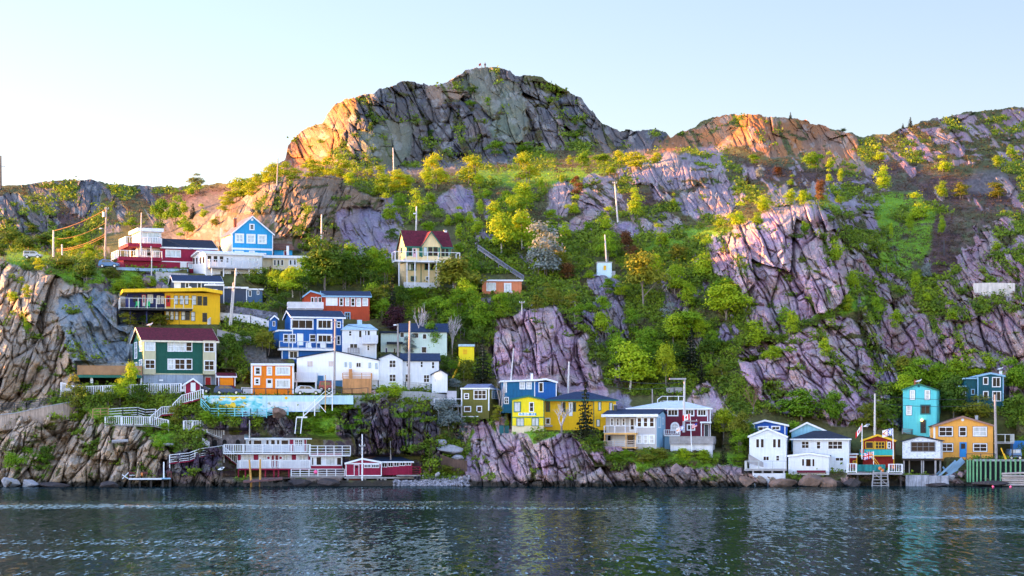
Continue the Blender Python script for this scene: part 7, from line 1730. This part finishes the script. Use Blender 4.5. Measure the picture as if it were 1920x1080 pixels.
pole('tall thin pole at the summit foot', 737, 277, 738.5, 322, .17, WP)
pole('pole with lamp behind the yellow cottage roof', 781, 387, 780, 436, .2, WP, lamp=[(-3, 402)])
pole('white pole in front of the blue gable crag', 603, 402, 602, 460, .19, WP)
pole('white pole just left of the blue gable house', 415, 427, 416, 480, .2, WP)
pole('leaning pole with white crossarm in front of the slate blue house', 442.5, 503, 433, 600, .19, WP, arm=[(540.5, 11, 13)], off=3)
pole('second leaning pole close behind the crossarm pole', 437, 530, 430, 600, .12, WP, off=3.4)
pole('leaning white pole on the boulder slope', 1152.5, 341, 1159, 415, .19, WP, arm=[(343.5, 4, 4)])
pole('white pole standing on the small concrete box', 1134, 440, 1138, 492, .18, WP, d=d0(1133, 520)+1.5)
pole('tall pole in front of the white barn gable', 628.5, 598, 626.5, 738, .22, arm=[(603, 8, 2), (634, 8, 2)], d=d0(632, 727)-4.5)
pole('pole with lamp between balcony house and mint house', 746, 607, 746, 665, .2, lamp=[(-5, 611)])
pole('tall pole in front of the white farmhouse', 768.5, 602, 766, 730, .24, d=d0(776, 730)-2.2)
pole('tall white pole behind the yellow house wing', 1067, 678, 1064.5, 740, .2, WP, d=d0(1064, 720)-2)
pole('thin leaning pole behind the petrol blue house', 963, 653, 957, 713, .14, WP, d=d0(960, 700)-4)
pole('pole carrying a flat timber platform by the maroon house', 1283.5, 711, 1282, 800, .24, WP, d=d0(1254, 822)-2.0)
o = MB().box(-1.4, -.5, 0, 1.5, .5, .28).obj('pole_platform', WOODG); o.location = P(1270, 712, d0(1254, 822)-2.0); tag(o, 'flat grey timber platform on top of the pole by the maroon house', 'platform')
pole('white pole behind the red fishing stage', 1640.5, 738, 1640, 816, .2, WP, d=d0(1646, 872)+8)
pole('pole at the right corner of the apricot house', 1865.5, 740, 1868, 860, .27, d=d0(1806, 858)-3.0)
pole('short grey post on the bank above the maroon roof', 1223, 730, 1223.5, 757, .14)
pole('tall thin mast at the left picture edge', 1.2, 292, 1.2, 349, .35, DMET, arm=[(312, 9, 9)], name='mast', d=640)
pole('white mast with yard in front of the crimson boathouse', 679.2, 814, 679.2, 908, .14, WRAIL, arm=[(836, 6, 6)], name='mast', d=d0(715, 897)+1.4)
pole('grey post beside the crimson boathouse cliff', 732, 827, 732.5, 852, .12)
pole('small white post beside the cars of stone arches', 467.8, 788, 467.8, 816, .12, WP)
pole('thin dark pole on the right-hand green valley, left', 1612, 492, 1612, 515, .13, DMET); pole('thin dark pole on the right-hand green valley, middle', 1662, 496, 1662, 516, .13, DMET); pole('thin dark pole on the far right heather', 1770, 450, 1770, 476, .13, DMET)
pole('pole with white bird board left of the salmon shed', 978.5, 565, 978.5, 586, .1, WP, arm=[(567.5, 5, 5)])
def wire(label, pts, r=.035, sag=.6, m=None, group='overhead wires'):
    mb = MB(); A = P(*pts[0]); B = P(*pts[1]); nseg = 14; prev = None
    for i in range(nseg+1):
        f = i/nseg; p = A.lerp(B, f) - Vector((0, 0, sag*4*f*(1-f)))
        if prev is not None: mb.cyl(prev, p, r, r, 4)
        prev = p
    return world_mesh('overhead_wire', mb, m or DMET, label, 'wire', group)
dA = gd(100, 482)-1.0; dB = gd(196, 498)-1.0; OR = mat('sunlit_orange_cable', (0.35, 0.17, 0.06), .7)  # low sun's orange is painted into the cable colour
wire('top sunlit cable from the white pole to the transformer pole', [(100, 433, dA), (198, 393, dB)], .08, .5, OR)
wire('thin sagging cable between the two left poles', [(104, 448, dA), (197, 418, dB)], .05, .8, OR)
wire('upper of the two thick low cables at the left poles', [(103, 468, dA), (197, 439, dB)], .07, .7, OR); wire('lower of the two thick low cables at the left poles', [(103, 471, dA), (197, 443, dB)], .07, .7, OR)
wire('wire from transformer pole across the penthouse', [(201, 394, dB), (385, 474, d0(440, 519)-3)], .03, .8)
wire('wire running down right from the crossarm pole', [(444, 508, gd(433, 600)-3), (540, 575, 418)], .035, .6)
dG, dH = d0(632, 727)-4.5, gd(746, 665)-1; wire('wire between barn pole and lamp pole', [(628.5, 603, dG), (746, 610, dH)], .035, .8)
dI, dJ = d0(1646, 872)+8, d0(1806, 858)-3
wire('upper wire across the turquoise house', [(1641, 741, dI), (1865, 746, dJ)], .035, .5); wire('lower wire across the turquoise house', [(1641, 756, dI), (1865, 758, dJ)], .035, .5)
wire('wire from the yellow wing pole to the maroon platform pole', [(1067, 690, d0(1064, 720)-2), (1282, 716, d0(1254, 822)-2)], .035, 1.2); wire('low wire across the wooded gully', [(1067, 705, d0(1064, 720)-2), (1282, 722, d0(1254, 822)-2)], .03, 1.4)

# ---- vehicles
TYRE = mat('tyre', (0.018, 0.018, 0.02), .8); RIM = mat('wheel_rim', (0.45, 0.47, 0.5), .35, metal=.7); CGL = mat('car_glass', (0.02, 0.026, 0.034), .06, spec=.6)
TAIL = mat('tail_light', (0.40, 0.01, 0.02), .3); HEADL = mat('head_light', (0.7, 0.72, 0.75), .2)
def vehicle(name, label, cat, px0, px1, py, d, paint, body, glass, wheels, wr=.36, width=1.8, flip=False, rot=0.0):
    """side outline body and window band in metres, nose to the right"""
    e = empty(name, P(px0, py, d), rot); tag(e, label, cat)
    L = (px1-px0)*d/F; mx = max(x for x, _ in body); k = L/mx
    f = (lambda x: L - x*k) if flip else (lambda x: x*k)
    def outl(pts): 
        q = [(f(x), z) for x, z in pts]; return q if not flip else q[::-1]
    ob = MB().prism(outl(body), 0, width).obj('body', paint, e)
    bv = ob.modifiers.new('edge', 'BEVEL'); bv.width = .07; bv.segments = 2
    for g in glass: MB().prism(outl(g), -.012, width+.012).obj('side_window', CGL, e)
    for wx_ in wheels:
        for y in (.12, width-.12):
            tt = MB().cyl((f(wx_), y-.14, wr), (f(wx_), y+.14, wr), wr, n=16).obj('wheel', TYRE, e)
            MB().cyl((f(wx_), y-.155, wr), (f(wx_), y+.155, wr), wr*.62, n=12).obj('rim', RIM, tt)
    zt = .85; 
    for y in (.25, width-.25):
        MB().box(f(.02*mx)-.06, y-.14, zt-.1, f(.02*mx)+.03, y+.14, zt+.12).obj('tail_light', TAIL, e)
        MB().box(f(.985*mx)-.05, y-.16, zt-.14, f(.985*mx)+.04, y+.16, zt+.04).obj('headlight', HEADL, e)
    return e
SUV = [(0, .35), (4.5, .35), (4.55, .75), (4.4, .95), (3.3, 1.08), (2.6, 1.58), (1.0, 1.66), (.35, 1.45), (.05, 1.0)]
SUVG = [[(.75, 1.08), (1.7, 1.08), (1.7, 1.52), (1.0, 1.54)], [(1.8, 1.08), (3.0, 1.08), (2.5, 1.48), (1.8, 1.52)]]
NAVYCAR = mat('dark_blue_car_paint', (0.018, 0.045, 0.11), .3, spec=.4, var=.02); SILV = mat('silver_car_paint', (0.40, 0.43, 0.48), .3, spec=.6, var=.02); REDCAR = mat('dark_red_car_paint', (0.22, 0.01, 0.02), .3, spec=.6, var=.02); BLUCAR = mat('blue_car_paint', (0.05, 0.15, 0.32), .3, spec=.6, var=.02)
rz = 741.0
vehicle('parked_suv', 'dark blue SUV parked on the road above the mural wall', 'car', 400.5, 453.5, rz-1, dm+2.2, NAVYCAR, SUV, SUVG, (.9, 3.65))
vehicle('parked_car', 'silver hatchback parked beside the carport', 'car', 553, 602, rz-.5, dm+2.2, SILV, SUV, SUVG, (.9, 3.65))
vehicle('parked_jeep', 'dark red boxy jeep parked behind the silver hatchback', 'car', 598, 622, rz-7, dm+6.0, REDCAR, [(0, .4), (2.3, .4), (2.35, 1.0), (2.2, 1.8), (.15, 1.85), (0, 1.0)], [[(.3, 1.1), (1.1, 1.1), (1.1, 1.65), (.35, 1.65)], [(1.25, 1.1), (2.1, 1.1), (2.0, 1.65), (1.25, 1.65)]], (.45, 1.9), .38, 1.7)
vehicle('parked_car', 'dark car half hidden behind the crimson hut', 'car', 366, 392, rz-4, dm+5.0, NAVYCAR, [(0, .35), (2.6, .35), (2.65, .8), (2.2, .95), (1.5, 1.4), (.2, 1.45), (0, 1)], [[(.2, 1.0), (1.9, 1.0), (1.45, 1.32), (.3, 1.35)]], (.5, 2.1), .34)
vehicle('parked_car', 'pale blue car parked left of the crimson house', 'car', 184, 222, 502, d0(205, 503)-1.5, BLUCAR, SUV, SUVG, (.9, 3.65))
vehicle('parked_pickup', 'white and dark pickup parked on the far left clifftop', 'truck', 43, 77, 485, gd(60, 488)-.5, SILV, [(0, .45), (3.3, .45), (3.35, .85), (2.6, 1.0), (2.2, 1.5), (.1, 1.55), (0, 1.0)], [[(.2, 1.02), (1.2, 1.02), (1.2, 1.42), (.25, 1.45)], [(1.3, 1.02), (2.4, 1.02), (2.1, 1.42), (1.3, 1.42)]], (.7, 2.7), .38)
e = vehicle('parked_van', 'bright blue van parked nose out below the far right deck', 'van', 1893, 1916, 862, d0(1900, 862)-.5, BLUCAR, [(0, .4), (2.0, .4), (2.0, 1.0), (1.85, 1.9), (.15, 1.9), (0, 1.0)], [], (.3, 1.7), .34, 3.6)
MB().box(.25, -.02, 1.15, 1.9, .03, 1.75).obj('windscreen', PALEG, e); MB().box(.15, -.05, .6, 2.0, .01, .8).obj('grille', DMET, e)
o = MB().box(0, 0, 0, 2.3, 1.8, 2.3).obj('blue_container', mat('container_blue', (0.02, 0.18, 0.50), .5, 'boards')); o.location = P(1899, 851, d0(1900, 862)+4); tag(o, 'bright blue box container standing behind the blue van', 'container')
for (x, y0, y1, sl_, lb) in ((1884, 840, 877, 7, 'long yellow leaning pole at the far right quay'), (1886, 850, 868, 4, 'short yellow leaning pole at the far right quay')):
    d_ = d0(1890, 880)-1.2; A = P(x+sl_, y1, d_); o = MB().cyl((0, 0, 0), P(x-sl_, y0, d_)-A, .13, .1, 6).obj('leaning_pole', YTRIM); o.location = A; tag(o, lb, 'pole')

# ---- flags
def flag(label, px0, py0, w, hpx, d, fn, slope=0.0, group='flags on poles'):
    """waving cloth whose pattern fn(u, v) picks one of its colours"""
    k = d/F; nu, nv = 30, 20; W_, H_ = w*k, hpx*k
    vs = []; fs = []; mi = []; ms = []
    for side in (0, 1):
        for i in range(nu+1):
            for j in range(nv+1):
                u, v = i/nu, j/nv
                vs.append((W_*u, .22*math.sin(u*7+v*1.2)*abs(W_)*.3*u**.6 + side*.012, -H_*v + slope*k*u + .05*math.sin(u*5)*H_))
    off = (nu+1)*(nv+1)
    for side in (0, 1):
        for i in range(nu):
            for j in range(nv):
                a = side*off + i*(nv+1)+j; q = (a, a+1, a+nv+2, a+nv+1)
                fs.append(q if side == 0 else q[::-1])
                m_ = fn((i+.5)/nu, (j+.5)/nv)
                if m_ not in ms: ms.append(m_)
                mi.append(ms.index(m_))
    me = bpy.data.meshes.new('flag'); me.from_pydata(vs, [], fs); me.update()
    for m_ in ms: me.materials.append(m_)
    me.polygons.foreach_set('material_index', mi)
    o = bpy.data.objects.new('flag', me); COL.objects.link(o); o.location = P(px0, py0, d); tag(o, label, 'flag', group)
FR, FW, FB, FG = mat('flag_red', (0.62, 0.008, 0.015), .7), mat('flag_white', (0.80, 0.80, 0.82), .7), mat('flag_blue', (0.02, 0.05, 0.36), .7), mat('flag_gold', (0.75, 0.50, 0.08), .7)
def canada(u, v):
    if u < .25 or u > .75: return FR
    x, y = abs(u-.5)/.25, v
    leaf = (y > .16 and y < .86) and ((y < .40 and x < (y-.14)*1.3) or (.34 <= y < .64 and x < .62-(abs(y-.46)*1.4)) or (.6 <= y < .72 and x < .34) or (y >= .72 and x < .07))
    return FR if leaf else FW
def union(u, v):
    if abs(u-.5) < .06 or abs(v-.5) < .10: return FR
    if abs(u-.5) < .10 or abs(v-.5) < .17: return FW
    dd = min(abs(v-u), abs(v-(1-u)))
    return FR if dd < .05 else FW if dd < .14 else FB
def newf(u, v):
    if u < .48:
        if abs(u-.24) < .035 or abs(v-.5) < .07: return FW
        uu, vv = u/.48, v
        return FW if min(abs(vv-uu), abs(vv-(1-uu))) < .09 else FB
    x = (u-.48)/.52
    if abs(v-.5) < .05 and x < .9: return FG
    return FR if (abs(abs(v-.5) - .42*(1-x) ) < .05 or x < .06) else FW
def ensign(u, v):
    if u < .42 and v < .5: return FB
    return FR if int(v*7) % 2 == 0 else FW
dF = d0(1296, 846)-1.0; dS = d0(1640, 893)-1.4
pole('white flagpole with yardarm on the deck of the maroon house', 1294, 775, 1297.5, 846, .09, WRAIL, arm=[(789.5, 11, 13)], name='flagpole', d=dF)
flag('red and white maple leaf flag on the maroon house flagpole', 1293.6, 776.5, -14, 11, dF, canada, -2)
flag('white flag with blue crosses hanging from the yardarm, left', 1283, 797, -15, 9, dF, newf, -6); flag('small striped flag hanging from the yardarm, right', 1307, 793, -10, 7, dF, ensign, -4)
pole('white flagpole on the left of the red fishing stage', 1616.3, 794, 1616.3, 850, .09, WRAIL, name='flagpole', d=dS+2); pole('short flagpole on the right of the red fishing stage', 1674, 803, 1675, 850, .09, WRAIL, name='flagpole', d=dS+2); pole('short flagpole on the wharf before the red fishing stage', 1638, 846, 1638, 886, .08, WRAIL, name='flagpole', d=dS-.6)
flag('red and white maple leaf flag drooping left of the red stage', 1616, 796, -11.5, 11, dS+2, canada, -15); flag('white and blue flag streaming over the red stage roof', 1673.6, 803.5, -19, 13, dS+2, newf, -3); flag('crossed red white and blue flag below the turquoise balcony', 1637.6, 847, -18, 13, dS-.6, union, -2)

# ---- deck chairs, gulls, the figure on the summit
for x, lb in ((258, 'left'), (278, 'right')):
    d_ = d0((239+412.5)/2, 613)+1.0; e = empty('deck_chair', P(x-4, 577, d_)); tag(e, f'{lb} bright green deck chair on the navy balcony', 'chair', 'green deck chairs')
    GC = mat('green_chair', (0.03, 0.42, 0.16), .5)
    MB().box(0, -.5, .34, .7, .1, .40).obj('seat', GC, e); MB().add([(0, .1, .4), (.7, .1, .4), (.7, .35, 1.2), (0, .35, 1.2), (0, .15, .4), (.7, .15, .4), (.7, .40, 1.2), (0, .40, 1.2)], [(0,1,2,3), (7,6,5,4), (0,4,5,1), (2,6,7,3), (1,5,6,2), (0,3,7,4)]).obj('backrest', GC, e)
    for lx in (0, .62):
        for ly in (-.48, .02): MB().box(lx, ly, 0, lx+.08, ly+.08, .34).obj('leg', GC, e)
def gull(label, px, py, d, fly=False, flip=1):
    e = empty('gull', P(px, py, d)); tag(e, label, 'bird', 'white gulls')
    mb = MB()
    prof = [(-.42, .20, .01), (-.30, .22, .06), (-.10, .25, .12), (.10, .28, .12), (.20, .34, .085), (.26, .42, .07), (.32, .45, .06), (.36, .45, .02)]
    n_ = 8; vs = []; fs = []
    for (x, z, r_) in prof:
        for i in range(n_): a = 2*math.pi*i/n_; vs.append((flip*x*1.5, r_*1.3*math.cos(a), z*1.5 + r_*1.5*math.sin(a)))
    for j in range(len(prof)-1): fs += [(j*n_+i, j*n_+(i+1) % n_, (j+1)*n_+(i+1) % n_, (j+1)*n_+i) for i in range(n_)]
    fs += [tuple(range(n_)), tuple(range((len(prof)-1)*n_, len(prof)*n_))]
    MB().add(vs, fs).obj('body', WHITE, e, True)
    if fly:
        for s_ in (1, -1): MB().add([(-.1, .05*s_, .4), (.25, .05*s_, .4), (.35, .7*s_, .75), (.05, .75*s_, .75), (-.15, 1.5*s_, .60), (-.1, .05*s_, .36), (.25, .05*s_, .36), (.35, .7*s_, .72), (.05, .75*s_, .72)], [(0,1,2,3), (2,4,3), (5,8,7,6), (7,8,4), (0,5,6,1), (1,6,7,2), (3,8,5,0)]).obj('wing', mat('gull_grey', (0.42, 0.44, 0.48), .7), e)
    else:
        MB().add([(flip*-.75, .03, .30), (flip*-.2, .20, .34), (flip*.2, .20, .46), (flip*.05, .17, .52), (flip*-.75, -.03, .30), (flip*-.2, -.20, .34), (flip*.2, -.20, .46), (flip*.05, -.17, .52)], [(0,1,2,3), (7,6,5,4), (0,3,7,4)]).obj('wing', mat('gull_grey', (0.42, 0.44, 0.48), .7), e)
        for y in (.06, -.06): MB().cyl((flip*.02, y, 0), (flip*.02, y, .22), .025, n=5).obj('leg', YTRIM, e)
    MB().cyl((flip*.53, 0, .67), (flip*.66, 0, .655), .03, .01, 5).obj('beak', YTRIM, e)
gull('white gull perched on the turquoise house ridge', 1722.5, 718.8, d0(1724, 813)+1, flip=1); gull('white gull perched on the dark teal house chimney', 1876, 695.5, d0(1857, 768)+4)
gull('white gull flying beside the red fishing stage', 1625, 803, dS+1, True); gull('white gull flying in front of the dark rock left of the boathouse', 415, 884, 376, True); gull('white gull on the dark green house roof', 281, 613, d0(337, 726)+5)
# the figure
e = None
fd = gd(908, 130)+2
def person(label, px, py, d, h_):
    mb = MB(); s_ = h_/1.75
    ring = []; n_ = 10
    for z, rx, ry, cx in ((0, .16, .14, 0), (.45, .15, .13, 0), (.85, .19, .15, 0), (1.05, .17, .13, 0), (1.35, .23, .14, 0), (1.46, .12, .10, 0), (1.50, .06, .07, 0), (1.56, .09, .10, 0), (1.66, .10, .11, 0), (1.75, .04, .05, 0)):
        ring.append([(s_*(cx+rx*math.cos(2*math.pi*i/n_)), s_*ry*math.sin(2*math.pi*i/n_), s_*z) for i in range(n_)])
    vs = [p for r_ in ring for p in r_]; fs = []
    for j in range(len(ring)-1): fs += [(j*n_+i, j*n_+(i+1) % n_, (j+1)*n_+(i+1) % n_, (j+1)*n_+i) for i in range(n_)]
    fs += [tuple(range(n_-1, -1, -1)), tuple(range((len(ring)-1)*n_, len(ring)*n_))]
    mb.add(vs, fs)
    for sd_ in (1, -1): mb.bar((sd_*.20*s_, 0, 1.36*s_), (sd_*.33*s_, -.08*s_, .82*s_), .10*s_, .09*s_)
    o = mb.obj('person', mat('dark_clothes', (0.06, 0.03, 0.04), .8), smooth=True); o.location = P(px, py, d); tag(o, label, 'person')
person('tiny dark figure standing on the very top of the summit', 909.5, 127.5, fd, 1.75)
o = MB().bar((0, 0, 0), (-.5, 0, 1.6), .08).add([(-.5, 0, 1.6), (-1.1, 0, 1.2), (-1.0, 0, .5), (-.35, 0, .9), (-.5, .05, 1.6), (-1.1, .05, 1.2), (-1.0, .05, .5), (-.35, .05, .9)], [(0,1,2,3), (7,6,5,4), (0,4,5,1), (1,5,6,2), (2,6,7,3), (3,7,4,0)]).obj('summit_marker', mat('marker_red', (0.30, 0.05, 0.03), .7)); o.location = P(904, 127.5, fd); tag(o, 'small tilted red-brown marker board beside the figure on the summit', 'marker')

# ---- boulders, beach and debris
def boulder(label, px, py, w, hpx, m, seed, off=1.0, group='shore boulders', name='boulder', d=None):
    d = d if d is not None else gd(px, py) - off; k = d/F
    n_, m_ = 26, 16; r = np.random.default_rng(seed); vs = []; fs = []
    dirs = r.normal(size=(22, 3)); dirs /= np.linalg.norm(dirs, axis=1)[:, None]; cut = r.uniform(.50, .88, 22)
    for j in range(m_+1):
        th = math.pi*j/m_
        for i in range(n_):
            a = 2*math.pi*i/n_; v = np.array((math.sin(th)*math.cos(a), math.sin(th)*math.sin(a), math.cos(th)))
            dp = dirs @ v; rr = min(1.0, float(np.min(np.where(dp > .05, cut/np.maximum(dp, .05), 9))))
            vs.append((v[0]*rr*w*k*.55, v[1]*rr*w*k*.45, v[2]*rr*hpx*k*.62 + hpx*k*.38))
    for j in range(m_):
        for i in range(n_): fs.append((j*n_+i, (j+1)*n_+i, (j+1)*n_+(i+1) % n_, j*n_+(i+1) % n_))
    o = MB().add(vs, fs).obj(name, m); o.location = P(px, py, d); tag(o, label, 'rock', group)
RB = mat('brown_rock', (0.17, 0.11, 0.085), .85, 'stone', .4); RP = mat('pink_rock', (0.27, 0.19, 0.195), .85, 'stone', .3); RD = mat('wet_dark_rock', (0.045, 0.035, 0.035), .7, 'stone', .3); RW = mat('pale_rock', (0.30, 0.29, 0.31), .85, 'stone', .2)
for i, (lb, x, y, w_, h_, m_) in enumerate((
 ('brown rock hump in front of the small white cabin', 1520, 913, 66, 26, RB), ('low dark brown rock left of the brown hump', 1465, 913, 60, 17, RB), ('rounded brown rock right of the brown hump', 1552, 913, 44, 24, RB), ('dark brown rock left of the white crib wall', 1400, 912, 30, 24, RB), ('pink boulder at the foot of the blue planks', 1801, 893, 13, 12, RP), ('second pink boulder beside the green piles', 1813, 888, 12, 10, RP), ('grey boulder left of the pink boulders', 1784, 899, 14, 11, RW), ('dark green tinted boulder below the planks', 1792, 896, 12, 9, RD), ('low dark rock under the concrete quay', 1760, 913, 60, 9, RD), ('dark rock under the log crib', 1860, 912, 70, 14, RD), ('dark rock under the fishing wharf', 1600, 913, 34, 20, RD), ('dark wet rock left of the small dock', 205, 914, 50, 14, RD), ('grey boulder at the far left waterline', 20, 912, 40, 22, RW), ('grey boulder right of the far left boulder', 55, 912, 36, 18, RW), ('dark rock in front of the low left cliff', 100, 914, 60, 12, RD), ('dark rock between slipway and landing', 560, 912, 50, 16, RD), ('dark rock under the landing', 620, 911, 46, 16, RD), ('pale boulder on the pebble beach', 820, 893, 10, 9, RW), ('purple boulder beside the driveway', 702, 740, 14, 12, RP), ('purple boulder under the turquoise fence end', 522, 780, 38, 20, RB), ('pale boulder above the shoreline bushes', 1268, 888, 18, 24, RP), ('tilted pale boulder left of the rose rock', 1288, 888, 16, 16, RP), ('lilac boulder in the yard left of the slate house', 297, 548, 14, 18, RP), ('pale lilac boulder next to the lilac boulder', 310, 546, 13, 13, RW), ('pink boulder on the bank above the yellow roof', 276, 536, 22, 18, RP))):
    boulder(lb, x, y, w_, h_, m_, 50+i, 2.5 if y > 880 else .8)
for i, (x, y, w_, h_) in enumerate(((829, 834, 28, 12), (841, 850, 50, 19), (857, 864, 30, 14))):
    boulder(('upper', 'widest', 'lowest')[i] + ' of the pale concrete slabs above the pebble beach', x, y, w_, h_, RW, 90+i, 1.0, 'concrete slabs over the beach', 'concrete_slab')
r = np.random.default_rng(12); mb = MB()
for i in range(900):
    x = r.uniform(738, 880); y = r.uniform(892, 911); d_ = min(gd(x, y)-.1, HC*F/(max(y, 847)-YH)); c = P(x, y, d_)
    s_ = r.uniform(.10, .30); mb.ball((c.x, c.y, max(c.z, .02)), s_*1.3, s_, s_*.7, 6, 4)
o = mb.obj('beach_pebbles', mat('pebble_grey', (0.30, 0.29, 0.33), .8, var=.5, scale=4)); tag(o, 'grey pebbles on the little beach', None, None, 'stuff')
bl = mat('blue_plank', (0.22, 0.36, 0.50), .8, 'wood', .2)
for i, (x0_, y0, x1_, y1, w_) in enumerate(((1760, 893, 1788, 868, .35), (1765, 897, 1796, 880, .3), (1774, 884, 1792, 864, .4), (1778, 888, 1806, 862, 1.1), (1768, 876, 1776, 884, .3), (1756, 890, 1762, 884, .25))):
    d_ = d0(1785, 890)-2.4+.25*i; o = world_mesh('loose_plank', MB().bar(P(x0_, y0, d_), P(x1_, y1, d_+.6), .12, w_), bl, ('lowest', 'second lowest', 'steep narrow', 'broadest', 'short upper', 'shortest')[i] + ' blue-grey plank in the debris pile beside the apricot house', 'plank', 'debris planks')
for i, (x0_, y0, x1_, y1) in enumerate(((210, 828, 240, 826), (291, 832, 325, 834))):
    d_ = gd((x0_+x1_)/2, y0)-.9; world_mesh('driftwood_log', MB().cyl(P(x0_, y0, d_), P(x1_, y1, d_), .3, .24, 8), WOODG, 'grey log lying on the green bank under the boardwalk, ' + ('left' if i == 0 else 'right'), 'log')
